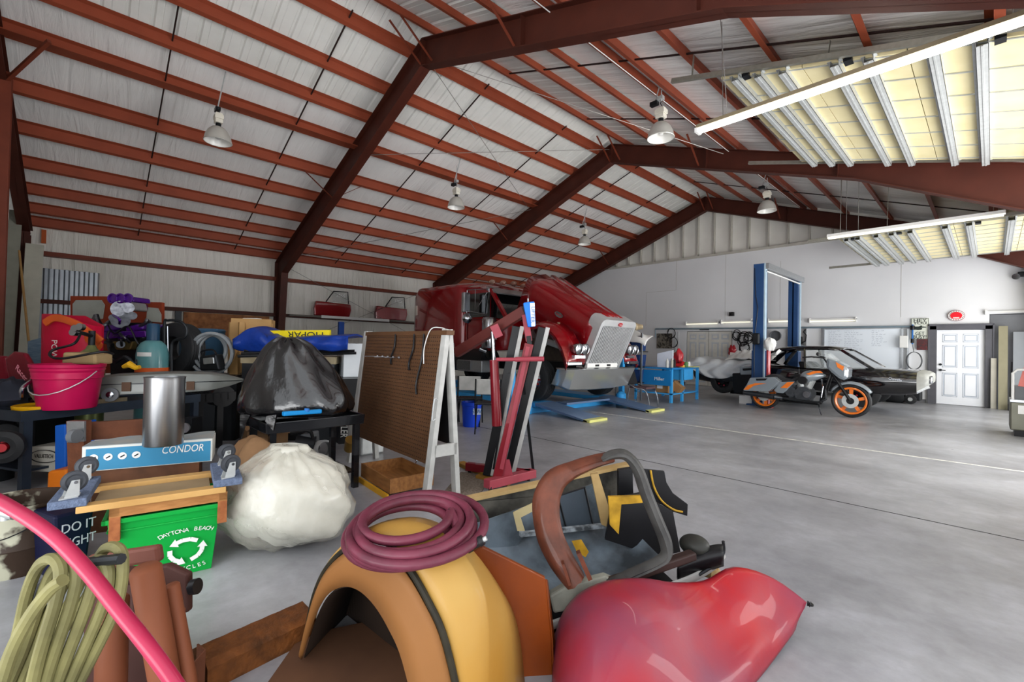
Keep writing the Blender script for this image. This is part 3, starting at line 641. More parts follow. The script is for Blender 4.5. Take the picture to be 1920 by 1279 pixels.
build('body', MB().box(a.x-.1, a.x+.05, 16.8, 16.95, a.z-.15, a.z+.1), m_black, t, bevel=.01)
build('pipes', MB().tube([(a.x+.05, 16.84, a.z-.1), (a.x+.16, 16.82, a.z-.05), (a.x+.18, 16.82, a.z+.15), (a.x+.1, 16.84, a.z+.25), (a.x+.16, 16.84, a.z+.33)], .018, 6), m_dark, t, smooth=True)
# ================================================================== RED TRUCK ON THE RAMP LIFT
m_tred = mat('truck_red', '860812', 0.2, 0.1, '70060e', 2, 0.4, coat=.8)
m_glass = mat('dark_glass', '0d1113', 0.08, 0, '12171a', 3, coat=0.5)
m_tyre = mat('tyre', '232426', 0.6, 0, '2f3032', 20)
YC = 7.85
tr = thing('semi_truck', 'dark red long nose semi truck with its hood tipped forward, on the blue ramp lift', 'truck', (-8.2, YC, 0.22))
TH = math.radians(24.5); ct, st = math.cos(TH), math.sin(TH)
def hd(a, b, y): return Vector((-5.6 - a*ct + b*st, YC+y, 0.93 + a*st + b*ct))
# hood shell
def hood_ring(a, hw, top, low, crown):
    P = [(-hw, low), (-hw, top-0.22), (-hw+0.03, top-0.1), (-hw+0.12, top-0.02), (-hw*0.55, top+crown*.7), (-hw*.33, top+crown+.02), (-hw*.28, top+crown-.01), (-0.08, top+crown), (-0.05, top+crown+.03)]
    P = P + [(-y, z) for y, z in P[::-1]]
    return [hd(a, z, y) for y, z in P]
h_ = MB()
rings = [hood_ring(0.14+2.0*t_, 0.61+0.17*t_, 1.03+0.18*t_, 0.33+0.08*t_, 0.03+.03*t_) for t_ in (0, .1, .25, .4, .55, .7, .85, 1)]
h_.loft(rings, closed=False, cap=False)
hood = build('hood', h_, m_tred, tr, smooth=True, thick=0.02, ang=0.7)
for k in range(6):
    y = -0.30+0.12*k
    build('hood_louvre', MB().bar(hd(0.75, 1.128, y*.85), hd(2.0, 1.248, y), 0.03, 0.022, (0, 0, 1)), m_tred, hood)
# crown around the grille
g = MB()
def rr2(w, hh, r, z0=0.0, n=5):
    P = []
    for cx_, cz_, a0 in ((w-r, hh-r, 0), (-w+r, hh-r, PI/2)):
        for i in range(n+1): an = a0+PI/2*i/n; P.append((cx_+r*math.cos(an), cz_+r*math.sin(an)))
    P += [(-w, z0), (w, z0)]; return P
out_ = rr2(0.62, 1.06, 0.13); inn = rr2(0.55, 0.93, 0.04, 0.06)
g.loft([[hd(0.28, z+.02, y) for y, z in out_], [hd(-0.02, z, y) for y, z in out_]], closed=True, cap=False)
g.loft([[hd(-0.02, z, y) for y, z in out_], [hd(-0.03, z, y) for y, z in inn], [hd(0.03, z, y) for y, z in inn]], closed=True, cap=False)
build('grille_surround', g, mat('bright_trim', 'e2e4e6', 0.3, 0.6, 'cfd2d5'), tr, smooth=True)
build('radiator_core', MB().poly([hd(0.05, .05, -.55), hd(0.05, .05, .55), hd(0.05, .94, .55), hd(0.05, .94, -.55)], hd(.1, 0, 0)-hd(0, 0, 0), 0.02), m_black, tr)
gb = MB()
for k in range(21): y = -0.53+k*1.06/20; gb.bar(hd(0.0, .06, y), hd(0.0, .92, y), 0.017, 0.02, hd(1, 0, 0)-hd(0, 0, 0))
build('grille_bars', gb, mat('bright_bar', 'd4d6d8', .3, .2), tr)
def disc(c, n, r1, r2, th=.012):
    n = Vector(n).normalized(); x = Vector((0, 1, 0)); z = x.cross(n).normalized(); return MB().poly([Vector(c)+x*(r1*math.cos(2*PI*i/24))+z*(r2*math.sin(2*PI*i/24)) for i in range(24)], n, th)
nf = (hd(-1, 0, 0)-hd(0, 0, 0))
bg_ = build('nose_badge', disc(hd(-0.035, 0.985, 0.0), nf, 0.07, 0.04), m_red, tr)
text('badge_script', 'Peterbilt', bg_, hd(-0.052, 0.985, 0), (0, 1, 0), hd(0, 1, 0)-hd(0, 0, 0), 0.03, m_white, 0.001, fit=.11)
# oval side badge and a strip of tape
sb = [hd(1.15, 0.86, -0.705)]
o_ = MB(); ax_ = (hd(-1, 0, 0)-hd(0, 0, 0)).normalized(); az_ = (hd(0, 1, 0)-hd(0, 0, 0)).normalized(); c0 = hd(0.98, 0.74, -0.705)
o_.prism([(0.12*math.cos(2*PI*i/24), 0.055*math.sin(2*PI*i/24)) for i in range(24)], c0, ax_, az_, 0.025)
sbd = build('side_badge', o_, m_chrome, tr)
text('badge_script', 'Peterbilt', sbd, c0+Vector((0, -0.03, 0)), ax_, az_, 0.05, m_red, 0.001, fit=.17)
c1 = hd(1.05, 0.50, -0.70)
build('masking_tape', MB().prism([(-.2, -.055), (.2, -.07), (.17, .05), (-.17, .05)], c1, Vector((1, .08, -.12)), (0, 0, 1), 0.008), mat('tape', 'b9ab8a', .7), tr)
# fenders, near and far
def fender(sy):
    P = [(-6.85, 1.50), (-6.72, 1.68), (-6.5, 1.80), (-6.25, 1.83), (-6.0, 1.76), (-5.78, 1.58), (-5.62, 1.36), (-5.52, 1.12), (-5.5, 1.02)]
    ya, yb = (YC+sy*1.24, YC+sy*0.70); f = MB(); R_ = []
    for x, z in P:
        R_.append([(x-0.04, ya, z-0.13), (x, ya+0.01*sy, z-0.06), (x, ya-sy*.06, z), (x, (ya+yb)/2, z+0.025), (x, yb, z+0.02)])
    f.loft(R_, closed=False, cap=False)
    return build('fender', f, m_tred, tr, smooth=True, thick=0.02, ang=1)
fender(-1); fender(1)
build('fender_apron', MB().prism([(-6.0, 0.95), (-5.5, 1.0), (-5.52, 1.15), (-5.75, 1.6)], (0, YC-.72, 0), (1, 0, 0), (0, 0, 1), 0.02), m_tred, tr)
for sy in (-1, 1):
    for yy in (1.0, 0.80):
        c = Vector((-5.42, YC+sy*yy, 1.30)); hl = build('headlight', MB().lathe([(0.0, -.2), (.06, -.18), (.1, -.08), (.115, 0.0), (.11, .015), (.1, .01), (.05, .03), (0, .035)], c, (1, 0, -0.1), 20), m_chrome, tr, smooth=True)
    build('headlight_bracket', MB().box(-5.7, -5.45, YC+sy*1.05-.03, YC+sy*0.75, 1.12, 1.18), m_chrome, tr)
    build('turn_signal', MB().box(-5.58, -5.48, YC+sy*1.24, YC+sy*.8, 0.98, 1.06), m_chrome, tr, bevel=.02)
# bumper, tipped with the hood
b_ = MB(); R_ = []
for y, dx in ((-1.25, -.28), (-1.18, -.08), (-1.05, 0.0), (-.4, .03), (.4, .03), (1.05, 0.0), (1.18, -.08), (1.25, -.28)):
    lo = 0.49 if abs(y) < 1.0 else 0.49+(abs(y)-1)*.5
    R_.append([(-5.50+dx, YC+y, 0.93), (-5.46+dx, YC+y, 0.90), (-5.63+dx, YC+y*.97, lo), (-5.70+dx, YC+y*.97, lo-.02)])
b_.loft(R_, closed=False, cap=False); bump = build('bumper', b_, mat('polished_steel', 'd2d5d5', 0.24, .85, 'b4b7b8', 2), tr, smooth=True, thick=.012, ang=.5)
build('plate_bracket', MB().hexa([(-5.60, YC-.12, .55), (-5.60, YC+.38, .55), (-5.45, YC+.38, .89), (-5.45, YC-.12, .89), (-5.615, YC-.12, .55), (-5.615, YC+.38, .55), (-5.465, YC+.38, .89), (-5.465, YC-.12, .89)]), m_alum, bump)
build('bumper_step', MB().box(-5.78, -5.5, YC-.62, YC+.42, .93, 1.02), m_white, tr)
for y in (-.3, .1): build('tow_eye', MB().box(-5.5, -5.49, YC+y-.06, YC+y+.06, .955, .995), m_black, tr)
# chassis and engine bay
build('frame_rails', MB().box(-11.3, -5.75, YC-.45, YC-.37, .78, 1.02).box(-11.3, -5.75, YC+.37, YC+.45, .78, 1.02).box(-6.3, -6.1, YC-.95, YC+.95, .62, .74).box(-5.85, -5.75, YC-.5, YC+.5, .7, 1.0), m_black, tr)
build('engine', MB().box(-7.4, -6.1, YC-.33, YC+.33, 1.0, 1.62).cyl((-7.3, YC-.1, 1.7), (-6.2, YC-.1, 1.7), .12).box(-6.05, -5.95, YC-.45, YC+.45, 1.0, 1.7), mat('engine_grime', '3c3630', 0.6, .3, '5b5148', 9), tr, bevel=.03)
build('exhaust_pipe', MB().tube([(-7.2, YC-.4, 1.25), (-6.7, YC-.5, 1.45), (-6.2, YC-.42, 1.3)], .07, 10), m_galv, tr, smooth=True)
# cab
def sect(x, hw, z0, z1, crown=.1, r=.14):
    P = [(-hw, z0), (-hw, z1-r), (-hw+r*.3, z1-r*.3), (-hw+r, z1), (-hw*.5, z1+crown*.75), (0, z1+crown)]
    P = P + [(-y, z) for y, z in P[-2::-1]]
    return [(x, YC+y, z) for y, z in P]
m_cab = MB(); m_cab.loft([sect(-9.1, .97, 1.2, 2.84), sect(-8.55, .97, 1.2, 2.80), sect(-8.28, .95, 1.2, 2.70, .08), sect(-8.22, .95, 1.2, 2.66, .05)])
build('cab', m_cab, m_tred, tr, smooth=True, ang=.5)
build('cowl', MB().hexa([(-8.25, YC-.95, 1.2), (-7.35, YC-.9, 1.25), (-7.35, YC+.9, 1.25), (-8.25, YC+.95, 1.2), (-8.25, YC-.95, 2.0), (-7.45, YC-.88, 1.92), (-7.45, YC+.88, 1.92), (-8.25, YC+.95, 2.0)]), m_tred, tr, bevel=.03)
build('windscreen', MB().hexa([(-8.2, YC-.86, 2.02), (-7.62, YC-.86, 1.95), (-7.62, YC+.86, 1.95), (-8.2, YC+.86, 2.02), (-8.2, YC-.86, 2.62), (-8.15, YC-.84, 2.62), (-8.15, YC+.84, 2.62), (-8.2, YC+.86, 2.62)]), m_glass, tr)
for sy in (-1, 1): build('windscreen_pillar', MB().bar((-7.6, YC+sy*.88, 1.95), (-8.17, YC+sy*.9, 2.68), .09, .07), m_tred, tr)
build('sun_visor', MB().hexa([(-8.3, YC-.93, 2.66), (-7.9, YC-.9, 2.55), (-7.9, YC+.9, 2.55), (-8.3, YC+.93, 2.66), (-8.3, YC-.93, 2.76), (-7.9, YC-.9, 2.58), (-7.9, YC+.9, 2.58), (-8.3, YC+.93, 2.76)]), m_alum, tr)
for k in range(5):
    y = -.72+.36*k
    build('roof_light', MB().sph((-8.35, YC+y, 2.93-.06*abs(y)), .11, .06, .06, 12), mat('amber_chrome', 'b9a090', .2, .6, '9a4a3a', 12), tr, smooth=True)
build('door_window', MB().box(-8.88, -8.12, YC-.985, YC-.965, 2.02, 2.6), m_glass, tr)
build('door_seam', MB().box(-8.96, -8.945, YC-.985, YC-.965, 1.3, 2.68).box(-8.96, -7.9, YC-.985, YC-.965, 1.96, 1.975), mat('trim_strip', '5a1018', .4), tr)
# sleeper
sl = MB(); sl.loft([sect(-11.35, .98, 1.2, 2.72, .06, .3), sect(-11.30, 1.08, 1.2, 2.84, .1, .2), sect(-11.1, 1.12, 1.2, 2.92), sect(-9.35, 1.12, 1.2, 2.9), sect(-9.15, 1.07, 1.2, 2.87), sect(-9.06, .98, 1.2, 2.8, .08, .2)])
build('sleeper', sl, m_tred, tr, smooth=True, ang=.9)
build('marker_lamp', MB().box(-11.16, -11.08, YC-1.145, YC-1.12, 2.15, 2.42), mat('pale_lamp', 'd8cfc4', .4), tr)
build('luggage_door_outline', MB().tube([(-11.2, YC-1.13, 1.3), (-11.2, YC-1.13, 1.62), (-10.62, YC-1.13, 1.62), (-10.62, YC-1.13, 1.3)], .01, 5), m_red, tr)
# mirror with its tubular bracket
mr = build('mirror', MB().box(-8.72, -8.62, YC-1.36, YC-1.16, 2.12, 2.6), m_chrome, tr, bevel=.015)
y_ = YC-1.25
for pts in ([(-8.64, y_, 2.66), (-8.16, y_+.28, 2.68), (-8.16, y_+.28, 2.04), (-8.64, y_, 2.1), (-8.64, y_, 2.66)], [(-8.45, y_+.1, 2.68), (-8.45, y_+.1, 2.14), (-8.2, y_+.26, 2.6)], [(-8.16, y_+.28, 2.06), (-8.6, y_, 2.16)]):
    build('mirror_bracket', MB().tube(pts, .012, 6), m_chrome, mr)
build('spot_mirror', MB().lathe([(0, 0), (.11, 0), (.12, .02), (.06, .06), (0, .07)], (-8.62, y_, 1.98), (.9, -.5, 0), 20), m_chrome, tr, smooth=True)
# air cleaner, tank, steps
ac = build('air_cleaner', MB().lathe([(0, 0), (.16, 0), (.17, .03), (.17, .28), (.18, .29), (.18, .33), (.17, .34), (.17, .66), (.15, .7), (0, .72)], (-7.95, YC-1.12, 1.28), (0, 0, 1), 28), m_chrome, tr, smooth=True)
build('air_cleaner_band', MB().lathe([(.182, .2), (.182, .24)], (-7.95, YC-1.12, 1.28), (0, 0, 1), 28), m_galv, ac)
build('fuel_tank', MB().cyl((-9.9, YC-.85, .98), (-8.2, YC-.85, .98), .3, n=28), m_black, tr, smooth=True)
build('tank_cap', MB().cyl((-8.19, YC-.95, 1.12), (-8.14, YC-.95, 1.12), .09).cyl((-8.2, YC-.98, 1.2), (-8.3, YC-1.1, 1.26), .07), m_chrome, tr, smooth=True)
build('battery_box', MB().box(-9.1, -8.15, YC-1.16, YC-.6, .70, .98), m_alum, tr, bevel=.02)
build('step_plate', MB().box(-9.1, -8.55, YC-1.18, YC-1.16, .74, .96), mat('tread_plate', '8e9092', .35, .8, '55575a', 60, .9), tr)
build('grab_rail', MB().tube([(-9.35, YC-1.2, 1.1), (-9.35, YC-1.2, 1.35), (-9.2, YC-1.2, 1.38), (-9.15, YC-1.2, 1.1)], .015, 6), m_chrome, tr)
def wheel(t, c, r, w_, sd, rim=m_chrome, tyre=m_tyre, nb=10, name='wheel', rr=.56, axis=(0, 1, 0)):
    ax = Vector(axis)*sd; ty = MB(); p = [(r*rr, -w_/2), (r*.9, -w_/2), (r*.97, -w_*.44), (r, -w_*.34)]
    for k in range(5):
        z = -w_*.28+k*w_*.14; p += [(r, z-.012), (r-.012, z-.008), (r-.012, z+.002), (r, z+.006)]
    p += [(r, w_*.34), (r*.97, w_*.44), (r*.9, w_/2), (r*.6, w_*.5), (r*rr, w_*.45)]
    tt = build(name, ty.lathe(p, c, ax, 40), tyre, t, smooth=True)
    rm = MB().lathe([(r*rr, w_*.45), (r*rr*.94, w_*.42), (r*rr*.88, w_*.2), (r*.3, w_*.28), (r*.22, w_*.42), (r*.2, w_*.5), (0, w_*.52)], c, ax, 32)
    build('rim', rm, rim, tt, smooth=True)
    x = Vector((1, 0, 0)) if abs(ax.x) < .9 else Vector((0, 1, 0)); z = ax.cross(x); nb_ = MB()
    for k in range(nb):
        q = Vector(c)+(x*math.cos(2*PI*k/nb)+z*math.sin(2*PI*k/nb))*r*.36
        nb_.cyl(q+ax*w_*.2, q+ax*w_*.36, .02, n=6)
    build('lug_nuts', nb_, m_red, tt)
    hh = MB()
    for k in range(nb):
        q = Vector(c)+(x*math.cos(2*PI*(k+.5)/nb)+z*math.sin(2*PI*(k+.5)/nb))*r*.46
        hh.cyl(q+ax*w_*.22, q+ax*w_*.275, .028, n=8)
    build('rim_holes', hh, m_black, tt)
    return tt
wheel(tr, (-6.45, YC-1.08, .66), .44, .3, -1); wheel(tr, (-6.45, YC+1.08, .66), .44, .3, 1)
for x in (-10.9,): wheel(tr, (x, YC-.95, .66), .44, .5, -1); wheel(tr, (x, YC+.95, .66), .44, .5, 1)
# ---- ramp lift
m_lift = mat('lift_light_blue', '3fa0e0', .35, 0, '2f86c8', 4)
m_ramp = mat('ramp_slate', '63799a', .5, .3, '4e6384', 6)
m_yel = mat('pale_yellow_paint', 'd8d884', .5)
lf = thing('ramp_lift', 'light blue drive-on ramp lift under the red truck', 'lift', (-8.5, YC, 0))
for y0, y1 in ((6.48, 7.02), (8.6, 9.15)):
    build('runway', MB().box(-11.9, -6.2, y0, y1, .12, .215), m_lift, lf, bevel=.01)
    rp = build('ramp', MB().hexa([(-6.2, y0, .16), (-4.92, y0, .0), (-4.92, y1, .0), (-6.2, y1, .16), (-6.2, y0, .215), (-4.92, y0, .03), (-4.92, y1, .03), (-6.2, y1, .215)]), m_ramp, lf)
    build('ramp_lip', MB().box(-5.0, -4.86, y0, y1, .0, .045), m_yel, rp)
build('crossbeam', MB().box(-6.5, -6.25, 6.05, 9.65, .0, .115).box(-6.55, -6.2, 6.05, 6.4, .0, .22), m_lift, lf, bevel=.01); build('crossbeam', MB().box(-11.9, -11.65, 6.05, 9.65, 0, .115), m_lift, lf, bevel=.01)
build('pulley_cover', MB().box(-6.45, -6.2, 6.12, 6.4, .18, .36), mat('grey_blue_plate', '7e93a6', .4), lf, bevel=.03)
for x, y in ((-6.38, 6.0), (-6.3, 9.68), (-11.8, 6.0), (-11.8, 9.68)): build('post', MB().box(x-.06, x+.06, y-.05, y+.05, 0, 1.7 if y > 9 else .95), m_lift, lf, bevel=.008)
build('jack_tray_edge', MB().box(-6.2, -5.9, 7.1, 8.6, .16, .2), m_ramp, lf)
# ---- two post lift
m_nblue = mat('navy_blue_paint', '2a4a78', .4, 0, '223e66', 3); m_palebl = mat('worn_pale_blue', 'a9bcc8', .5, 0, '86a0b4', 7)
tp = thing('two_post_lift', 'dark blue two post car lift standing around the black car', 'lift', (-3.95, 13.5, 0))
for y, sg in ((12.05, 1), (15.1, -1)):
    x0, x1 = -4.08, -3.84
    pb_ = MB().box(x0, x1, y-.02 if sg > 0 else y-.25, y+.25 if sg > 0 else y+.02, 0, 3.5) if False else MB()
    pb_.box(x0, x0+.02, y, y+.24*sg, 0, 3.5).box(x1-.02, x1, y, y+.24*sg, 0, 3.5).box(x0, x1, y-.01, y+.01, 0, 3.5).box(x0+.0, x0+.1, y+.24*sg-.01, y+.24*sg+.01, 0, 3.5).box(x1-.1, x1, y+.24*sg-.01, y+.24*sg+.01, 0, 3.5).box(x0-.1, x1+.1, y-.1, y+.3*sg+.05*sg, 0, .03)
    build('post', pb_, m_nblue, tp)
    build('post_edge', MB().box(x1, x1+.03, y-.01, y+.12*sg, .03, 3.5), m_palebl, tp)
    build('carriage', MB().box(x0-.04, x1+.05, y+sg*.05, y+sg*.34, .5 if sg > 0 else .5, 1.35), m_nblue, tp)
    build('hydraulic_line', MB().tube([(x0+.03, y-.03*sg, 3.4), (x0+.07, y-.03*sg, 2.7), (x0+.12, y-.03*sg, 2.4), (x0+.05, y-.03*sg, 1.6), (x0+.05, y-.03*sg, .3)], .008, 5), m_black, tp)
    for dx in (-1, 1): build('swing_arm', MB().bar((-3.95, y+sg*.3, .25), (-3.95+dx*.9, y+sg*.75, .22), .1, .09), m_black, tp)
build('top_beam', MB().box(-3.86, -3.74, 12.05, 15.1, 3.36, 3.5), m_alum, tp)
build('safety_rod', MB().box(-3.84, -3.81, 12.1, 15.0, 3.30, 3.33), m_white, tp)
build('control_box', MB().box(-4.06, -3.9, 11.93, 12.03, 1.5, 1.78), m_dark, tp, bevel=.03)
single('red_jack_stand', MB().cyl((-3.66, 11.86, .0), (-3.66, 11.86, 1.42), .045, n=14).cyl((-3.66, 11.86, 0), (-3.66, 11.86, .02), .12), m_red, 'upright red bar beside the near lift post behind the motorcycle', 'stand')
single('white_rag', MB().sph((-3.64, 11.87, 1.5), .13, .12, .17, 18, fn=lambda d: 1+.14*math.sin(7*d.x+3*d.z)*math.cos(5*d.y)), m_white, 'white rag hanging on the near blue lift post', 'rag', smooth=True)
# ================================================================== RIGHT HALF OF THE FLOOR
def trace(pts, y, th, ox=0, oy=0, s=1.0):       # outline standing in the plane Y = y, th metres thick
    P = [on(ox+a/s, oy+b/s, 'Y', y) for a, b in pts]
    return MB().poly(P, (0, 1, 0), th)
# ---- black coupe on the lift
CY = 13.6
m_cblk = mat('gloss_black_paint', '0b0a0d', .1, 0, '131117', 2, .5, coat=1.0)
m_prim = mat('grey_primer', 'a8a9a4', .55, 0, '8e908b', 7, .7)
m_clear = mat('clear_glass', 'dfe8ea', .03, 0, None, 1, 0, alpha=.18, coat=.6)
car = thing('coupe_car', 'black nineteen sixties coupe without front bumper, held on the two post lift', 'car', (-3.4, CY, .2))
def csec(x, z0, z1, hw, cr=.03, tuck=.06):
    zs = z0+(z1-z0)*.55
    P = [(-hw+tuck*1.6, z0), (-hw+tuck*.4, z0+.08), (-hw, zs), (-hw+.02, z1-.08), (-hw+.09, z1), (-hw*.5, z1+cr), (0, z1+cr*1.2)]
    P = P+[(-y, z) for y, z in P[-2::-1]]
    return [(x, CY+y, z) for y, z in P]
b_ = MB(); b_.loft([csec(-5.95, .62, .92, .84), csec(-5.85, .5, .99, .92), csec(-5.5, .46, 1.02, .96), csec(-5.0, .43, 1.03, .975), csec(-4.3, .42, 1.0, .975), csec(-3.2, .42, .93, .97), csec(-2.3, .42, .96, .975), csec(-1.75, .43, .985, .975), csec(-1.35, .45, .97, .965), csec(-1.08, .5, .945, .95)])
body = build('body', b_, m_cblk, car, smooth=True, ang=.9)
nb = MB(); nb.loft([csec(-1.08, .56, .95, .95), csec(-.97, .64, .94, .93), csec(-.90, .72, .90, .88)]); build('nose_panel', nb, m_prim, car, smooth=True, ang=.9)
build('headlight_bucket', MB().lathe([(0, 0), (.08, 0), (.085, .05), (.07, .06)], (-.92, CY-.72, .8), (1, 0, 0), 16), m_chrome, car, smooth=True)
build('headlight_bucket', MB().lathe([(0, 0), (.08, 0), (.085, .05), (.07, .06)], (-.92, CY-.5, .8), (1, 0, 0), 16), m_chrome, car, smooth=True)
build('bumper_bracket', MB().bar((-1.25, CY-.85, .5), (-.9, CY-.7, .66), .03, .06), m_galv, car)
def gtop(y, x0=0): return 0
rf = MB(); rr_ = []
for x, z, hw in ((-3.95, 1.34, .66), (-3.75, 1.42, .69), (-3.2, 1.47, .70), (-2.7, 1.465, .69), (-2.4, 1.43, .67)):
    rr_.append([(x, CY-hw, z-.05), (x, CY-hw+.06, z), (x, CY-hw*.4, z+.025), (x, CY+hw*.4, z+.025), (x, CY+hw-.06, z), (x, CY+hw, z-.05)])
rf.loft(rr_, closed=False, cap=False); build('roof', rf, m_cblk, car, smooth=True, thick=.03, ang=1)
for sy in (-1, 1):
    build('windscreen_pillar', MB().bar((-2.42, CY+sy*.66, 1.40), (-1.8, CY+sy*.82, .98), .05, .06), m_cblk, car)
    build('rear_pillar', MB().hexa([(-4.75, CY+sy*.84, 1.0), (-4.3, CY+sy*.86, .96), (-4.3, CY+sy*.82, .96), (-4.75, CY+sy*.78, 1.0), (-4.0, CY+sy*.66, 1.33), (-3.9, CY+sy*.67, 1.35), (-3.9, CY+sy*.63, 1.35), (-4.0, CY+sy*.60, 1.33)]), m_cblk, car)
    build('rear_pillar', MB().bar((-4.05, CY+sy*.84, .96), (-3.72, CY+sy*.67, 1.38), .05, .07), m_cblk, car)
    build('window_post', MB().bar((-3.12, CY+sy*.85, .95), (-3.18, CY+sy*.68, 1.42), .03, .04), m_cblk, car)
    build('side_window', MB().hexa([(-3.1, CY+sy*.855, .95), (-1.9, CY+sy*.855, .95), (-1.9, CY+sy*.85, .95), (-3.1, CY+sy*.85, .95), (-3.15, CY+sy*.685, 1.40), (-2.45, CY+sy*.68, 1.39), (-2.45, CY+sy*.675, 1.39), (-3.15, CY+sy*.68, 1.40)]), m_clear, car)
build('windscreen', MB().hexa([(-2.42, CY-.64, 1.41), (-1.8, CY-.8, .985), (-1.8, CY+.8, .985), (-2.42, CY+.64, 1.41), (-2.42, CY-.64, 1.415), (-1.79, CY-.8, .99), (-1.79, CY+.8, .99), (-2.42, CY+.64, 1.415)]), m_glass, car)
build('rear_window', MB().hexa([(-4.6, CY-.7, 1.03), (-3.97, CY-.6, 1.33), (-3.97, CY+.6, 1.33), (-4.6, CY+.7, 1.03), (-4.6, CY-.7, 1.035), (-3.97, CY-.6, 1.335), (-3.97, CY+.6, 1.335), (-4.6, CY+.7, 1.035)]), m_clear, car)
for sy in (-1, 1): build('bucket_seat', MB().hexa([(-3.2, CY+sy*.38-.22, .6), (-2.7, CY+sy*.38-.22, .6), (-2.7, CY+sy*.38+.22, .6), (-3.2, CY+sy*.38+.22, .6), (-3.35, CY+sy*.38-.2, 1.1), (-3.22, CY+sy*.38-.2, 1.1), (-3.22, CY+sy*.38+.2, 1.1), (-3.35, CY+sy*.38+.2, 1.1)]), m_black, car, bevel=.04)
build('door_line', MB().box(-3.22, -3.21, CY-.978, CY-.96, .5, .93), m_grey, car)
build('door_handle', MB().box(-3.42, -3.3, CY-1.0, CY-.97, .79, .81), m_chrome, car, bevel=.005)
for x, z, s_, w_ in ((-2.02, .80, 'SS', .25), (-1.42, .79, 'Chevelle', .22)):
    text('chrome_script', s_, car, (x, CY-.985, z), (1, 0, -.12), (0, 0, 1), .07, m_chrome, .004, fit=w_)
m_krim = mat('black_rim', '1a1a1c', .3, .4)
wheel(car, (-5.05, CY-.84, .50), .33, .22, -1, rim=m_krim, nb=5); wheel(car, (-5.05, CY+.84, .50), .33, .22, 1, rim=m_krim, nb=5)
wheel(car, (-2.0, CY-.80, .45), .33, .2, -1, rim=m_krim, nb=5); wheel(car, (-2.0, CY+.80, .45), .33, .2, 1, rim=m_krim, nb=5)
# cloth over the boot
m_cloth = mat('silver_cloth', 'c3c6c9', .6, 0, 'a9adb2', 5, .5, .3, 25)
def drape(u, v):
    x = -5.98+u*1.75; y = v
    k = .018*math.sin(26*u+3*math.sin(9*v))
    dep = .10+.34*math.sin(min(1, u*1.15)*PI*.95)**.7 if u > 0 else .1
    if v < .45:
        t_ = 1-v/.45; return (x+.03*math.sin(14*v+6*u), CY-.99-k*1.6-.02, 1.02-dep*t_*1.05)
    t_ = (v-.45)/.55
    return (x, CY-.99+t_*1.95, 1.07+.03*math.sin(PI*t_)+k+.05*math.exp(-((u-.12)/.12)**2))
single('car_cover', MB().sheet(drape, 60, 26), m_cloth, 'silver cloth draped over the boot of the black coupe', 'cover', smooth=True, thick=.008, ang=3)
def drape2(u, v):
    x = -5.0+u*.85; k = .03*math.sin(30*u+4*v)
    if v < .4: return (x, CY-.55-.35*(1-v/.4)-.02+k*.5, 1.24-.16*(1-v/.4)**.7+.07*math.sin(3*u))
    return (x, CY-.55+(v-.4)*1.2, 1.26+k+.09*math.sin(3*u)*math.sin(3*v))
single('dust_sheet', MB().sheet(drape2, 50, 20), m_white, 'crumpled white sheet on the coupe behind the silver cloth', 'sheet', smooth=True, thick=.006, ang=3)
# grey pannier and screen standing in front of the coupe
m_bgrey = mat('motorcycle_grey', '7d858c', .25, .1, '6f777f', 3, .4, coat=.8)
m_org = mat('motorcycle_orange', 'e0761c', .3, 0, 'c85a12', 8, .6, coat=.6)
t = thing('pannier_case', 'grey motorcycle pannier standing by the near lift post', 'case', on(1405, 738, 'Z', 0))
build('case_shell', trace([(1386, 688), (1424, 684.5), (1430, 702), (1388, 703)], 12.25, .3), m_bgrey, t, bevel=.02)
build('latch', trace([(1392, 691), (1409, 690), (1409, 694), (1393, 695)], 12.22, .03), m_black, t, bevel=.004)
build('case_base', trace([(1372, 700), (1432, 700), (1428, 738), (1375, 738)], 12.3, .25), m_black, t, bevel=.03)
single('screen_panel', trace([(1424, 690), (1444, 703), (1432, 704)], 12.35, .02), m_white, 'small white windscreen panel beside the grey pannier', 'panel')
single('parts_carton', MB().box(-4.28, -4.05, 12.15, 12.35, 0.2, .38).box(-4.4, -4.0, 12.1, 12.4, 0, .2), m_white, 'small white carton on the floor under the coupe', 'box')
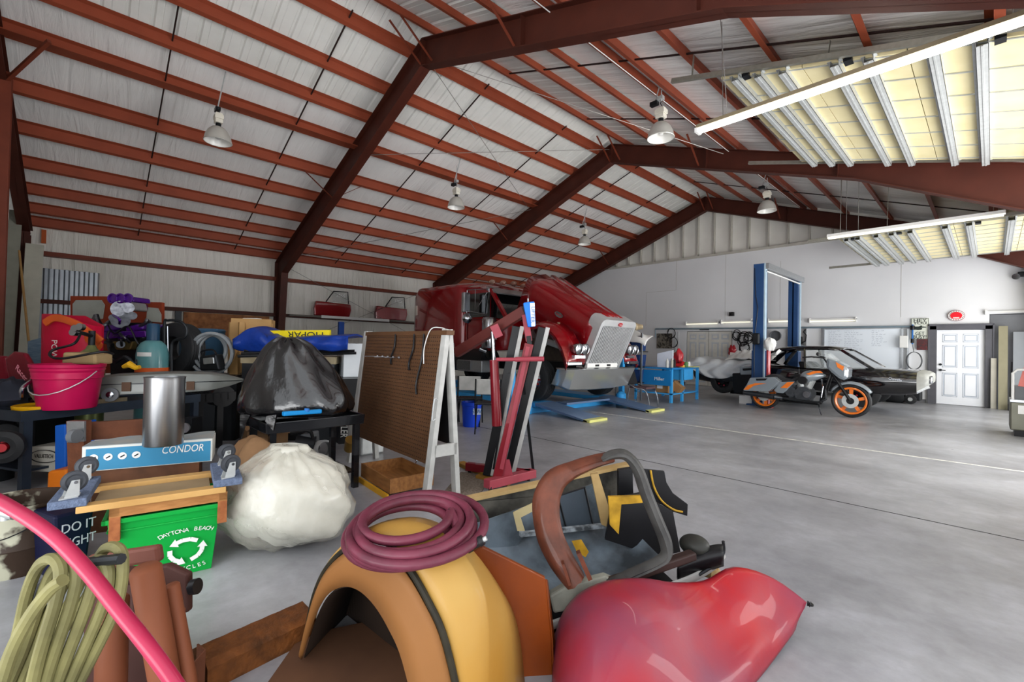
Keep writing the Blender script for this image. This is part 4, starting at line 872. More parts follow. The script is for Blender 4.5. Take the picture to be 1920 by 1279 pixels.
# ---- motorcycle
MY = 11.57
mc = thing('motorcycle', 'grey and orange touring motorcycle parked in front of the black coupe', 'motorcycle', (-2.8, MY, 0))
Z2 = dict(ox=1380, oy=640, s=9.133); Z3 = dict(ox=1540, oy=640, s=7.995)
def bikewheel(c, r, w_, nsp, name='wheel'):
    c = Vector(c); tt = build(name, MB().lathe([(r*.80, -w_*.32), (r*.88, -w_*.5), (r*.96, -w_*.42), (r, -w_*.15), (r, w_*.15), (r*.96, w_*.42), (r*.88, w_*.5), (r*.80, w_*.32), (r*.8, -w_*.32)], c, (0, -1, 0), 44), m_tyre, mc, smooth=True)
    rm = MB().lathe([(r*.80, -w_*.3), (r*.81, w_*.34), (r*.76, w_*.38), (r*.70, w_*.3), (r*.68, 0), (r*.70, -w_*.3), (r*.76, -w_*.38), (r*.80, -w_*.3)], c, (0, -1, 0), 44)
    build('rim', rm, m_org, tt, smooth=True); sp = MB()
    for k in range(nsp):
        an = 2*PI*k/nsp+.3; d = Vector((math.cos(an), 0, math.sin(an)))
        sp.bar(c+d*r*.2, c+d*r*.72, .05, .035, (0, 1, 0), w2=.07, h2=.03)
    build('spokes', sp, m_org, tt)
    build('brake_disc', MB().lathe([(r*.2, .0), (r*.42, .0), (r*.42, .006), (r*.2, .006), (r*.2, 0)], c-Vector((0, w_*.5+.02, 0)), (0, -1, 0), 30), m_galv, tt, smooth=True)
    build('hub', MB().cyl(c-Vector((0, w_*.6, 0)), c+Vector((0, w_*.6, 0)), r*.2, n=18), m_dark, tt, smooth=True)
bikewheel((-2.0, MY, .345), .345, .13, 5); bikewheel((-3.63, MY, .315), .315, .17, 7)
fd = MB(); R_ = []
for k in range(15):
    an = math.radians(150-k*8.5); r = .375; R_.append([(-2.0+r*math.cos(an), MY-.085, .345+r*math.sin(an)-.03), (-2.0+(r+.02)*math.cos(an), MY-.06, .345+(r+.02)*math.sin(an)), (-2.0+(r+.025)*math.cos(an), MY+.06, .345+(r+.025)*math.sin(an)), (-2.0+r*math.cos(an), MY+.085, .345+r*math.sin(an)-.03)])
build('front_fender', fd.loft(R_, closed=False, cap=False), m_bgrey, mc, smooth=True, thick=.008, ang=2)
fd = MB(); R_ = []
for k in range(12):
    an = math.radians(175-k*10); r = .36; R_.append([(-3.63+r*math.cos(an), MY-.12, .33+r*math.sin(an)-.05), (-3.63+(r+.03)*math.cos(an), MY-.09, .33+(r+.03)*math.sin(an)), (-3.63+(r+.03)*math.cos(an), MY+.09, .33+(r+.03)*math.sin(an)), (-3.63+r*math.cos(an), MY+.12, .33+r*math.sin(an)-.05)])
build('rear_fender', fd.loft(R_, closed=False, cap=False), m_bgrey, mc, smooth=True, thick=.008, ang=2)
for dy in (-.1, .1): build('fork', MB().cyl((-2.0, MY+dy, .36), (-2.36, MY+dy, .98), .03, n=12), m_black, mc, smooth=True)
bagp = [(120, 830), (180, 740), (240, 625), (640, 612), (740, 685), (560, 860), (130, 850)]
bag = build('saddlebag', trace(bagp, MY-.42, .22, **Z2), m_bgrey, mc, bevel=.025)
build('stripe', trace([(130, 828), (200, 755), (330, 717), (520, 722), (400, 742), (300, 765), (205, 832)], MY-.4235, .006, **Z2), m_org, bag)
build('latch', trace([(340, 640), (540, 636), (500, 672), (350, 676)], MY-.43, .012, **Z2), m_black, bag, bevel=.003)
build('saddlebag', trace(bagp, MY+.2, .22, **Z2), m_bgrey, mc, bevel=.025)
build('side_cover', trace([(745, 695), (1005, 685), (860, 850), (800, 895), (690, 885), (640, 840)], MY-.2, .4, **Z2), m_bgrey, mc, bevel=.02)
build('side_stripe', trace([(880, 700), (1000, 695), (880, 800), (760, 800)], MY-.207, .01, **Z2), m_org, mc)
build('seat', trace([(480, 605), (580, 565), (700, 575), (790, 635), (900, 655), (1040, 620), (1090, 600), (1060, 660), (960, 700), (780, 690), (660, 625), (520, 620)], MY-.16, .32, **Z2), mat('seat_vinyl', '2b2b2e', .45), mc, bevel=.03)
def tank_fn(): pass
tk = MB(); R_ = []
a = on(1380+1090/9.133, 640+630/9.133, 'Y', MY); b = on(1380+1540/9.133, 640+590/9.133, 'Y', MY)
for k in range(13):
    t_ = k/12; h_ = .13*math.sin(PI*(t_**.62)*.94+.12)+.01; w_ = .15*math.sin(PI*(t_**.6)*.92+.15)+.01; cx_ = a.lerp(b, t_)+Vector((0, 0, .015*math.sin(PI*t_)))
    R_.append([(cx_.x, cx_.y+w_*math.cos(q*2*PI/18), cx_.z+h_*math.sin(q*2*PI/18)) for q in range(18)])
tank = build('fuel_tank', tk.loft(R_), m_bgrey, mc, smooth=True, ang=2)
build('tank_stripe', trace([(1200, 560), (1320, 512), (1440, 505), (1490, 545), (1380, 545), (1260, 580)], MY-.163, .02, **Z2), m_org, tank)
ff = [(35, 165), (100, 190), (240, 290), (385, 378), (402, 430), (390, 540), (330, 600), (250, 560), (150, 480), (60, 400), (20, 290)]
fair = build('fairing', trace([(70, 240), (230, 300), (385, 378), (402, 430), (390, 540), (330, 600), (240, 555), (150, 480), (60, 390)], MY-.24, .48, **Z3), m_bgrey, mc, bevel=.06)
build('windshield', trace([(30, 160), (105, 185), (245, 300), (150, 330), (60, 300)], MY-.2, .4, **Z3), mat('smoked_screen', 'cfd6d8', .05, 0, None, 1, 0, alpha=.35), mc, bevel=.03)
build('fairing_stripe', trace([(215, 310), (340, 380), (320, 440), (240, 390)], MY-.249, .01, **Z3), m_org, fair)
c = on(1540+372/7.995, 640+470/7.995, 'Y', MY)
build('headlamp', MB().lathe([(.09, -.08), (.1, 0), (.085, .02), (.05, .035), (0, .04)], c, (1, 0, -.1), 22), m_chrome, mc, smooth=True)
for sy in (-1, 1):
    build('handlebar', MB().tube([(-2.42, MY+sy*.04, 1.12), (-2.45, MY+sy*.2, 1.22), (-2.62, MY+sy*.4, 1.24), (-2.78, MY+sy*.43, 1.22)], .016, 8), m_black, mc, smooth=True)
    build('mirror', MB().sph((-2.5, MY+sy*.42, 1.30), .03, .07, .04, 12), m_black, mc, smooth=True)
    build('muffler', MB().cyl((-4.0, MY+sy*.3, .36), (-3.35, MY+sy*.3, .315), .055, .06, 18).cyl((-3.35, MY+sy*.3, .315), (-3.2, MY+sy*.26, .3), .06, .03, 18), mat('dark_steel_pipe', '4a4d52', .3, .8), mc, smooth=True)
build('exhaust_pipe', MB().tube([(-3.22, MY-.26, .3), (-2.8, MY-.24, .27), (-2.52, MY-.22, .27), (-2.4, MY-.2, .35), (-2.42, MY-.15, .55)], .028, 10), m_dark, mc, smooth=True)
build('crankcase', MB().cyl((-2.82, MY-.2, .42), (-2.82, MY+.2, .42), .16, n=24).cyl((-3.06, MY-.18, .45), (-3.06, MY+.18, .45), .11, n=20).box(-3.1, -2.7, MY-.15, MY+.15, .27, .45), mat('engine_case', '55585d', .35, .7, '35373b', 14, .7), mc, smooth=True)
for sg in (-1, 1):
    cy = MB(); d = Vector((sg*.38, 0, .92)).normalized(); o_ = Vector((-2.83+sg*.03, MY, .5))
    for k in range(10): cy.cyl(o_+d*(.02+.024*k), o_+d*(.032+.024*k), .085, n=16)
    cy.cyl(o_, o_+d*.3, .06, n=12); build('cylinder', cy, m_galv, mc)
    build('rocker_cover', MB().cbox(o_+d*.32, .15, .12, .08, Matrix.Rotation(sg*.4, 3, 'Y')), m_black, mc, bevel=.015)
build('air_cleaner', MB().cyl((-2.83, MY-.13, .72), (-2.83, MY-.22, .72), .085, n=24), m_black, mc, smooth=True)
build('timing_cover', MB().cyl((-2.74, MY-.2, .42), (-2.74, MY-.24, .42), .07, n=20), m_chrome, mc, smooth=True)
build('frame_tube', MB().tube([(-2.33, MY-.1, .93), (-2.48, MY-.12, .35), (-2.55, MY-.12, .22), (-3.3, MY-.12, .22)], .02, 8), m_black, mc, smooth=True)
build('frame_tube', MB().tube([(-2.33, MY+.1, .93), (-2.48, MY+.12, .35), (-2.55, MY+.12, .22), (-3.3, MY+.12, .22)], .02, 8), m_black, mc, smooth=True)
build('crash_bar', MB().tube([(-2.5, MY-.08, .75), (-2.42, MY-.34, .62), (-2.45, MY-.35, .4), (-2.52, MY-.1, .28)], .017, 8), m_chrome, mc, smooth=True)
build('swing_arm', MB().bar((-3.63, MY-.13, .315), (-3.05, MY-.13, .38), .03, .06).bar((-3.63, MY+.13, .315), (-3.05, MY+.13, .38), .03, .06), m_black, mc)
build('floorboard', MB().box(-2.75, -2.45, MY-.36, MY-.24, .27, .29), m_black, mc)
build('kickstand', MB().tube([(-2.55, MY-.14, .25), (-2.45, MY-.3, .02)], .014, 6), m_chrome, mc)
# ---- tyres and trolley below the coupe's nose
for k, (x, lab) in enumerate(((-2.35, 'left one of the pair'), (-1.85, 'right one of the pair'))):
    single('wide_tyre', MB().lathe([(.2, -.22), (.3, -.23), (.34, -.17), (.345, 0), (.34, .17), (.3, .23), (.2, .22), (.2, -.22)], (x, 16.3, .345), (1, 0, 0), 36), m_tyre, 'wide black tyre at the gable wall under the coupe\'s nose, ' + lab, 'tyre', 'wide tyres at the gable wall', smooth=True)
t = thing('tool_trolley', 'small dark trolley on wheels between the coupe and the white door', 'trolley', (-1.42, 16.4, 0))
build('box', MB().box(-1.52, -1.3, 16.2, 16.7, .1, .62), m_dark, t, bevel=.02); build('wheel', MB().lathe([(0, -.03), (.1, -.03), (.13, -.02), (.13, .02), (.1, .03), (0, .03)], (-1.5, 16.15, .13), (0, -1, 0), 24), m_tyre, t, smooth=True)
build('hub', MB().cyl((-1.5, 16.12, .13), (-1.5, 16.1, .13), .05, n=14), m_galv, t)
# ---- right edge: grey cabinet with the pale red ladder on it
CXr, CYr = .24, 11.65
t = thing('steel_cabinet', 'low grey steel cabinet on a black base at the right edge', 'cabinet', (CXr+.4, CYr, 0))
build('body', MB().box(CXr-.03, CXr+1.0, CYr-.35, CYr+.35, .10, .57), mat('olive_grey_steel', '77776c', .45, .5, '5d5d50', 3), t, bevel=.02)
build('base', MB().box(CXr+.02, CXr+.95, CYr-.32, CYr+.32, 0, .1), m_black, t)
build('top_shelf', MB().box(CXr-.03, CXr+1.0, CYr-.36, CYr+.36, .57, .61), m_alum, t)
build('label_plate', MB().box(CXr+.06, CXr+.16, CYr-.36, CYr-.352, .38, .52), m_white, t)
build('side_rail', MB().tube([(CXr, CYr-.3, .6), (CXr, CYr-.3, 1.05), (CXr+.05, CYr-.3, 1.11), (CXr+.3, CYr-.3, 1.12)], .02, 8), m_white, t, smooth=True)
build('upper_deck', MB().box(CXr+.03, CXr+1.0, CYr-.25, CYr+.3, .61, .83), m_grey, t)
m_pink = mat('faded_red_fibreglass', 'd98078', .5, 0, 'c55a55', 6)
t = thing('step_ladder', 'faded red step ladder standing on the grey cabinet at the right edge', 'ladder', (CXr+.3, CYr, .83))
build('rail', MB().bar((CXr+.1, CYr-.25, .83), (CXr+.36, CYr-.02, 2.1), .08, .03, (0, 1, 0)), m_pink, t)
build('rail', MB().bar((CXr+.6, CYr-.25, .83), (CXr+.6, CYr-.02, 2.1), .08, .03, (0, 1, 0)), m_pink, t)
for k in range(5): z = .95+.26*k; build('step', MB().box(CXr+.13+.05*k, CXr+.6, CYr-.26+.045*k, CYr-.16+.045*k, z, z+.025), m_white, t)
build('top_cap', MB().box(CXr+.32, CXr+.65, CYr-.1, CYr+.1, 2.08, 2.14), m_black, t)
single('black_bottle', MB().lathe([(0, 0), (.05, 0), (.05, .12), (.02, .15), (.02, .18), (0, .18)], (CXr+.26, CYr-.31, .61), n=16), m_black, 'small black can on the shelf of the grey cabinet', 'can', smooth=True)
# ---- blue workbench with the welder
m_wblue = mat('bench_blue', '1f78b8', .4, 0, '1b68a3', 4); m_card = mat('cardboard', 'a07a52', .8, 0, '8a6743', 5, .6)
bx0, bx1, by0, by1 = -6.5, -5.45, 10.6, 12.1
t = thing('blue_workbench', 'blue steel workbench with drawers and cluttered top beside the truck', 'workbench', ((bx0+bx1)/2, 11.3, 0))
build('worktop', MB().box(bx0, bx1, by0, by1, .83, .87), m_wblue, t)
for x, y in ((bx0+.03, by0+.03), (bx1-.03, by0+.03), (bx0+.03, by1-.03), (bx1-.03, by1-.03), (bx1-.03, 11.2)): build('leg', MB().box(x-.03, x+.03, y-.03, y+.03, 0, .83), m_lift, t)
build('lower_shelf', MB().box(bx0, bx1, by0, by1, .2, .23), m_lift, t)
dr = build('drawer_unit', MB().box(bx1-.5, bx1, 11.2, 11.75, .55, .83), m_lift, t)
for k in range(3): build('drawer_front', MB().box(bx1, bx1+.012, 11.22, 11.73, .56+.09*k, .64+.09*k), m_lift, dr)
pn = build('front_panel', MB().box(bx0+.25, bx1-.02, by0-.02, by0, .42, .80), m_wblue, t)
text('panel_script', 'Miller', pn, (-5.78, by0-.025, .58), (1, 0, 0), (0, 0, 1), .12, m_white, .002)
build('worktop_pad', MB().box(bx1-.25, bx1+.02, 11.75, by1, .87, .89), m_yel, t)
single('cardboard_box', MB().box(-5.95, -5.6, 10.7, 11.0, .23, .50), m_card, 'brown carton with a white label on the blue bench shelf', 'box', bevel=.005)
single('box_label', MB().box(-5.9, -5.75, 10.69, 10.698, .33, .45), m_white, 'white label on the brown carton of the blue bench', 'label')
single('tilted_carton', MB().cbox((-5.55, 11.1, .36), .28, .2, .2, Matrix.Rotation(.6, 3, 'Y')), m_card, 'tipped open carton at the front corner of the bench shelf', 'box')
single('blue_tub', MB().box(-5.95, -5.55, 11.15, 11.5, .23, .4), m_lift, 'bright blue tub on the low bench shelf', 'tub', bevel=.02)
zt = .87
single('white_card', MB().hexa([(-6.05, 10.95, zt), (-5.62, 10.95, zt), (-5.62, 10.99, zt), (-6.05, 10.99, zt), (-6.05, 10.95, 1.22), (-5.62, 10.95, 1.32), (-5.62, 10.99, 1.32), (-6.05, 10.99, 1.22)]), mat('bluish_white_card', 'dce2ee', .4), 'plain pale panel standing on the blue bench', 'panel')
single('red_bag', MB().sph((-5.7, 11.45, 1.15), .13, .12, .2, 16, fn=lambda d: 1+.15*math.sin(6*d.x+2*d.z)), m_red, 'red bag standing high on the bench behind the pale panel', 'bag', smooth=True)
cols_ = [('spray can', 'c8c8c4', 'silver'), ('spray can', 'b8b4a8', 'dull grey'), ('spray can', '222326', 'black'), ('red tool', 'b51f24', 'red'), ('yellow tape', 'd9b14a', 'yellow'), ('green tub', '4f7a4a', 'green'), ('white jar', 'e6e6e6', 'white')]
for k, (nm, cc, cn) in enumerate(cols_):
    x = -5.66+.03*(k % 2); y = 10.75+.19*k
    if 'can' in nm: g_ = MB().lathe([(0, 0), (.035, 0), (.035, .17), (.015, .2), (.015, .23), (0, .23)], (x, y, zt+.002), n=14)
    elif 'tape' in nm: g_ = MB().lathe([(.05, 0), (.09, 0), (.09, .06), (.05, .06), (.05, 0)], (x, y, zt+.002), n=20)
    elif 'tool' in nm: g_ = MB().tube([(x-.08, y, zt+.06), (x+.06, y+.03, zt+.07), (x+.09, y+.03, zt+.16)], .05, 10)
    else: g_ = MB().lathe([(0, 0), (.06, 0), (.07, .1), (.05, .14), (0, .14)], (x, y, zt+.002), n=16)
    single(nm.replace(' ', '_'), g_, mat('bench_'+cn, cc, .4), '%s %s among the clutter on the blue bench top' % (cn, nm.split()[-1] if nm != 'red tool' else 'power tool'), nm.split()[-1], smooth=True)
# tall parts rack between truck and bench
t = thing('bin_rack', 'tall rack hung with dark blue bins right of the truck grille', 'rack', (-6.6, 10.6, 0))
for x in (-6.95, -6.2): build('upright', MB().box(x-.02, x+.02, 10.4, 10.44, 0, 1.75), m_alum, t)
for k in range(4): build('shelf', MB().box(-6.95, -6.2, 10.4, 10.75, .45+.4*k, .47+.4*k), m_dark, t)
m_navy = mat('navy_cloth', '1f3d73', .7, 0, '14284f', 9, .8)
for k in range(3):
    single('blue_bin', MB().hexa([(-6.9, 10.42, .48+.4*k), (-6.55, 10.42, .48+.4*k), (-6.55, 10.7, .48+.4*k), (-6.9, 10.7, .48+.4*k), (-6.92, 10.38, .80+.4*k), (-6.53, 10.38, .80+.4*k), (-6.53, 10.7, .80+.4*k), (-6.92, 10.7, .80+.4*k)]), m_navy, 'navy blue bin on the %s shelf of the tall rack, left side' % ('low', 'middle', 'top')[k], 'bin', 'navy bins on the rack', bevel=.01)
    single('blue_bin', MB().hexa([(-6.48, 10.42, .48+.4*k), (-6.25, 10.42, .48+.4*k), (-6.25, 10.7, .48+.4*k), (-6.48, 10.7, .48+.4*k), (-6.5, 10.38, .78+.4*k), (-6.22, 10.38, .78+.4*k), (-6.22, 10.7, .78+.4*k), (-6.5, 10.7, .78+.4*k)]), m_navy, 'navy blue bin on the %s shelf of the tall rack, right side' % ('low', 'middle', 'top')[k], 'bin', 'navy bins on the rack', bevel=.01)
single('white_cloth', MB().sheet(lambda u, v: (-7.0+u*.95, 10.33+.4*v, 1.86-.22*u*u+.03*math.sin(9*u+5*v)-.25*(1-v)**4), 24, 12), m_white, 'white cloth thrown over the top of the tall rack', 'cloth', smooth=True, thick=.01, ang=3)
single('yellow_rag', MB().sph((-6.8, 10.5, 1.86), .1, .08, .07, 14, fn=lambda d: 1+.2*math.sin(8*d.x)), mat('lemon', 'e6e27a', .7), 'pale yellow rag on the white cloth of the tall rack', 'rag', smooth=True)
single('plastic_bag', MB().sph((-6.9, 11.2, 1.95), .25, .15, .1, 18, fn=lambda d: 1+.18*math.sin(9*d.x+4*d.y)), mat('crinkled_tan', 'cbb795', .5), 'crinkled tan bag behind the top of the tall rack', 'bag', smooth=True)
# work stool in front of the bench
t = thing('shop_stool', 'chrome legged chair with a worn dark seat by the blue bench', 'chair', (-5.5, 9.35, 0))
sx, sy = -5.5, 9.35
build('seat', MB().box(sx-.25, sx+.2, sy-.2, sy+.2, .42, .47), mat('worn_seat', '5a4448', .6), t, bevel=.02)
build('backrest', MB().hexa([(sx-.32, sy-.2, .5), (sx-.26, sy-.2, .5), (sx-.26, sy+.2, .5), (sx-.32, sy+.2, .5), (sx-.4, sy-.2, .82), (sx-.36, sy-.2, .82), (sx-.36, sy+.2, .82), (sx-.4, sy+.2, .82)]), m_black, t, bevel=.02)
for dy in (-.2, .2):
    build('leg', MB().tube(smoothpts([(sx-.28, sy+dy, .5), (sx-.05, sy+dy, .43), (sx+.15, sy+dy, .40), (sx+.24, sy+dy, .25), (sx+.27, sy+dy, .0)]), .014, 8), m_chrome, t, smooth=True)
    build('leg', MB().tube([(sx-.25, sy+dy, .45), (sx-.3, sy+dy, 0)], .014, 8), m_chrome, t, smooth=True)
build('foot_rail', MB().tube([(sx-.29, sy-.2, .08), (sx-.29, sy+.2, .08)], .012, 6), m_chrome, t)
single('small_blue_tank', MB().lathe([(0, 0), (.11, 0), (.12, .03), (.12, .26), (.06, .32), (0, .33)], (-6.0, 9.2, 0), n=20), m_lift, 'small blue gas tank on the floor by the far lift post', 'tank', smooth=True)
# ================================================================== FOREGROUND LEFT AND MIDDLE
def tr2(pts, dep, th, mi=0):                 # outline at dep metres in front of the viewer, th metres thick
    n = len(pts); ds = dep if isinstance(dep, (list, tuple)) else [dep]*n
    return MB().poly([at(a, b, d) for (a, b), d in zip(pts, ds)], CF, th, mi)
def atz(px, dep, z):                         # point at pixel column px, dep away, height z
    q = at(px, 640, dep); q.z = z; return q
def fbox(mb, P0, P1, back, z0, z1, taper=0.0):   # box whose front runs P0 -> P1 on plan, extending away from the viewer
    P0 = Vector((P0[0], P0[1], 0)); P1 = Vector((P1[0], P1[1], 0)); d = (P1-P0).normalized(); n = Vector((-d.y, d.x, 0))
    if n.dot(CF) < 0: n = -n
    b = n*back; t = taper
    lo = [P0+d*t+n*t, P1-d*t+n*t, P1-d*t+b-n*t, P0+d*t+b-n*t]; hi = [P0, P1, P1+b, P0+b]
    return mb.hexa([Vector((p.x, p.y, z0)) for p in lo]+[Vector((p.x, p.y, z1)) for p in hi])
def tub(mb, P0, P1, back, z0, z1, th, taper):   # open topped box
    P0 = Vector((P0[0], P0[1], 0)); P1 = Vector((P1[0], P1[1], 0)); d = (P1-P0).normalized(); n = Vector((-d.y, d.x, 0))
    if n.dot(CF) < 0: n = -n
    def ring(ins, z): return [Vector((p.x, p.y, z)) for p in (P0+d*ins+n*ins, P1-d*ins+n*ins, P1-d*ins+n*(back-ins), P0+d*ins+n*(back-ins))]
    return mb.loft([ring(taper, z0), ring(0, z1), ring(th, z1), ring(taper+th, z0+th)], cap=True)
def rot3(d): # basis with x along d (plan), y away, z up
    d = Vector((d[0], d[1], 0)).normalized(); n = Vector((-d.y, d.x, 0)); n = n if n.dot(CF) > 0 else -n
    return d, n
# ---- grey steel bench with its load
m_bench = mat('bench_steel', '3c4654', .4, .6, '2c333d', 5, .7)
BL = on(40, 925, 'Z', 0); BR = on(370, 850, 'Z', 0); bd, bn = rot3(BR-BL); BW = .62; BZ = .69
t = thing('steel_bench', 'dark grey steel bench with a raised lip, loaded with clutter at the left', 'workbench', (BL+BR)/2, 0)
b_ = MB(); tub(b_, BL-bd*.02, BR+bd*.02, BW, BZ-.09, BZ, .012, 0.0); build('top_tray', b_, m_bench, t); build('top_plate', fbox(MB(), BL+bd*.01+bn*.012, BR-bd*.01+bn*.012, BW-.024, BZ-.03, BZ-.012), m_bench, t)
for q in (BL, BR-bd*.06, BL+bn*(BW-.07), BR-bd*.06+bn*(BW-.07)):
    build('leg', MB().hexa([q+Vector((0, 0, z))+bd*a+bn*b for z in (0, BZ-.09) for a, b in ((0, 0), (.06, 0), (.06, .06), (0, .06))]), m_bench, t)
build('lower_shelf', fbox(MB(), BL+bd*.03+bn*.04, BR-bd*.03+bn*.04, BW-.1, .16, .18), m_bench, t)
def B(s, v, z=0): p = BL+bd*s+bn*v; return Vector((p.x, p.y, BZ-.011+z))     # a spot on the bench top
m_mag = mat('magenta_plastic', 'c0124f', .35, 0, 'a30f44', 4)
c = atz(131, 4.12, BZ-.011)
t = thing('magenta_bucket', 'magenta ribbed bucket with a wire handle on the steel bench', 'bucket', c)
build('shell', MB().lathe([(0, 0), (.195, 0), (.2, .01), (.23, .27), (.243, .275), (.238, .29), (.245, .32), (.242, .33), (.252, .35), (.248, .365), (.257, .375), (.26, .40), (.245, .40), (.235, .37), (.19, .02), (0, .02)], c, n=36), m_mag, t, smooth=True)
hp = [c+CR*(.255*math.cos(PI*k/12))-CF*(.255*math.sin(PI*k/12)*.99)+CZ*(.34-.2*math.sin(PI*k/12)) for k in range(13)]
build('handle', MB().tube(hp, .005, 6), m_galv, t, smooth=True)
c = B(.28, .12)
single('yellow_lid', MB().lathe([(0, 0), (.2, 0), (.205, .03), (.195, .035), (.19, .015), (0, .012)], B(.22, .18), n=36), mat('yellow_plastic', 'e0a814', .4), 'yellow round lid lying on the front of the steel bench', 'tray', smooth=True)  # a loose round lid lying flat
m_wick = mat('woven_brown', '84715a', .7, 0, '4c3f31', 26, .9, .3, 60)
for k, (s_, v_, r_, z_, lab) in enumerate(((.30, .2, .16, .035, 'larger one behind the yellow lid'), (.44, .14, .1, .0, 'small one beside the yellow lid'))):
    single('woven_bowl', MB().lathe([(0, 0), (r_*.7, 0), (r_, .09), (r_*1.02, .1), (r_*.95, .095), (r_*.66, .012), (0, .012)], B(s_, v_, z_), n=28), m_wick, 'brown woven bowl, %s' % lab, 'bowl', 'woven bowls on the bench', smooth=True)
single('wood_block', fbox(MB(), B(.55, .06), B(.82, .06), .15, BZ-.011, BZ+.035), mat('grimy_wood', '7d6f58', .7), 'grimy flat wood block lying near the front of the bench', 'block')
# long grey model car: hearse shaped body on small wheels
m_mgrey = mat('model_grey', '6f726e', .35, .2, '5c5f5b', 4, .5, coat=.3)
M0 = atz(186, 4.45, BZ); M1 = at(455, 716, 5.0)
md = (Vector((M1.x, M1.y, 0))-Vector((M0.x, M0.y, 0))); ml = md.length; md.normalize(); mn = Vector((-md.y, md.x, 0)); mn = mn if mn.dot(CF) > 0 else -mn
t = thing('grey_canopy_case', 'long tapering grey case shaped like a car body on small wheels across the bench', 'model', M0)
zb = BZ+.075; rings = []
for s_, zl, zh, hw in ((0, .04, .14, .10), (.01, .01, .18, .13), (.12, 0, .20, .14), (.5, 0, .22, .15), (.75, .02, .21, .14), (.9, .06, .17, .08), (1.0, .105, .13, .01)):
    o_ = Vector((M0.x, M0.y, 0))+md*(s_*ml)+mn*.1
    rings.append([o_+mn*a+CZ*(zb+z) for a, z in ((-hw, zl), (-hw*1.02, (zl+zh)*.5), (-hw*.9, zh-.02), (-hw*.6, zh), (hw*.6, zh), (hw*.9, zh-.02), (hw, (zl+zh)*.5), (hw, zl))])
case = build('body', MB().loft(rings), m_mgrey, t, smooth=True, ang=.5)
ol = MB(); 
for a, b in zip(rings[1:], rings[2:]): ol.bar(a[1]-mn*.004, b[1]-mn*.004, .008, .008)
build('seam', ol, m_dark, case)
for s_ in (.19, .62): o_ = Vector((M0.x, M0.y, 0))+md*(s_*ml)-mn*.055; build('latch', MB().hexa([o_+md*a+mn*b+CZ*(zb+z) for z in (.03, .12) for a, b in ((-.035, -.01), (.035, -.01), (.035, .012), (-.035, .012))]), mat('rusty_latch', '5a4436', .6, .5), case)
for s_ in (.09,): o_ = Vector((M0.x, M0.y, 0))+md*(s_*ml)-mn*.055+CZ*(zb-.0); wt = build('wheel', MB().lathe([(0, 0), (.03, 0), (.032, .01), (.05, .012), (.068, .01), (.07, -.02), (0, -.02)], o_, -mn, 26), m_grey, t, smooth=True); build('hub_cap', MB().lathe([(0, .02), (.03, .012)], o_, -mn, 20), m_chrome, wt, smooth=True)
# black organiser tray on a black table, right end of the bench
t = thing('organiser_tray', 'black compartment tray on a black stand at the right end of the bench', 'tray', atz(390, 5.0, 0))
b_ = MB(); P0 = atz(374, 5.28, .70); P1 = atz(444, 5.6, .70); dd, nn = rot3(P1-P0); L_ = (P1-P0).length
fbox(b_, P0, P1, .4, .58, .60)
for k in range(6): q = P0+dd*(L_*k/5); b_.hexa([Vector((q.x, q.y, 0))+dd*a+nn*b+CZ*z for z in (.6, .69) for a, b in ((-.008, 0), (.008, 0), (.008, .4), (-.008, .4))])
for v_ in (0, .19, .39): b_.hexa([Vector((P0.x, P0.y, 0))+dd*a+nn*b+CZ*z for z in (.6, .69) for a, b in ((0, v_), (L_, v_), (L_, v_+.014), (0, v_+.014))])
build('compartments', b_, m_black, t)
build('lobe', MB().cyl(P1-dd*.12+nn*.02-CZ*.06, P1-dd*.12+nn*.3-CZ*.06, .13, n=24), m_black, t, smooth=True)
for s_ in (.08, .62): q = P0+dd*L_*s_+nn*.12; build('leg', MB().hexa([Vector((q.x, q.y, z))+dd*a+nn*b for z in (0, .58) for a, b in ((0, 0), (.07, 0), (.07, .07), (0, .07))]), m_black, t)
# steel cylinder
c = atz(312, 3.1, .602); h_ = .462
m_stl = mat('brushed_cylinder', 'aeafb1', .3, 1.0, '77797c', 3, .6, stretch=(9, 9, .3))
t = thing('steel_pipe', 'brushed steel open cylinder standing behind the long blue box', 'pipe', c)
build('tube', MB().lathe([(.112, 0), (.114, .005), (.114, h_-.02), (.118, h_), (.110, h_), (.108, .01)], c, n=48), m_stl, t, smooth=True)
# CONDOR box and what carries it
m_cbox = mat('light_blue_print', '3b86ad', .5, 0, '2f7397', 5, .5); m_wcard = mat('white_card', 'd9dad5', .6, 0, 'b5b4ab', 6)
C0 = at(152, 905, 3.0); C1 = at(397, 868, 3.35); C0.z = C1.z = .44
cd, cn = rot3(C1-C0); CL = (Vector((C1.x, C1.y))-Vector((C0.x, C0.y))).length
t = thing('long_carton', 'long light blue and white torn carton printed CONDOR', 'box', C0)
cb = build('carton', fbox(MB(), C0, C1, .26, .425, .59), m_wcard, t)
build('print_panel', MB().hexa([Vector((C0.x, C0.y, z))+cd*a+cn*b for z in (.43, .575) for a, b in ((.02, -.004), (CL-.01, -.004), (CL-.01, .0), (.02, .0))]), m_cbox, cb)
text('lettering', 'CONDOR', cb, Vector((C0.x, C0.y, .53))+cd*(CL*.76)-cn*.006, cd, CZ+cd*.15, .075, m_white, .001, fit=CL*.34)
for k in range(4): q = Vector((C0.x, C0.y, .515))+cd*(.06+.075*k)-cn*.006; build('icon_dot', MB().cyl(q, q-cn*.002, .024, n=18), m_white, cb)
for k in range(4): q = Vector((C0.x, C0.y, .515))+cd*(.06+.075*k)-cn*.009; build('icon_mark', MB().bar(q-cd*.01-CZ*.008, q+cd*.012+CZ*.006, .008, .002, cn), m_dark, cb)
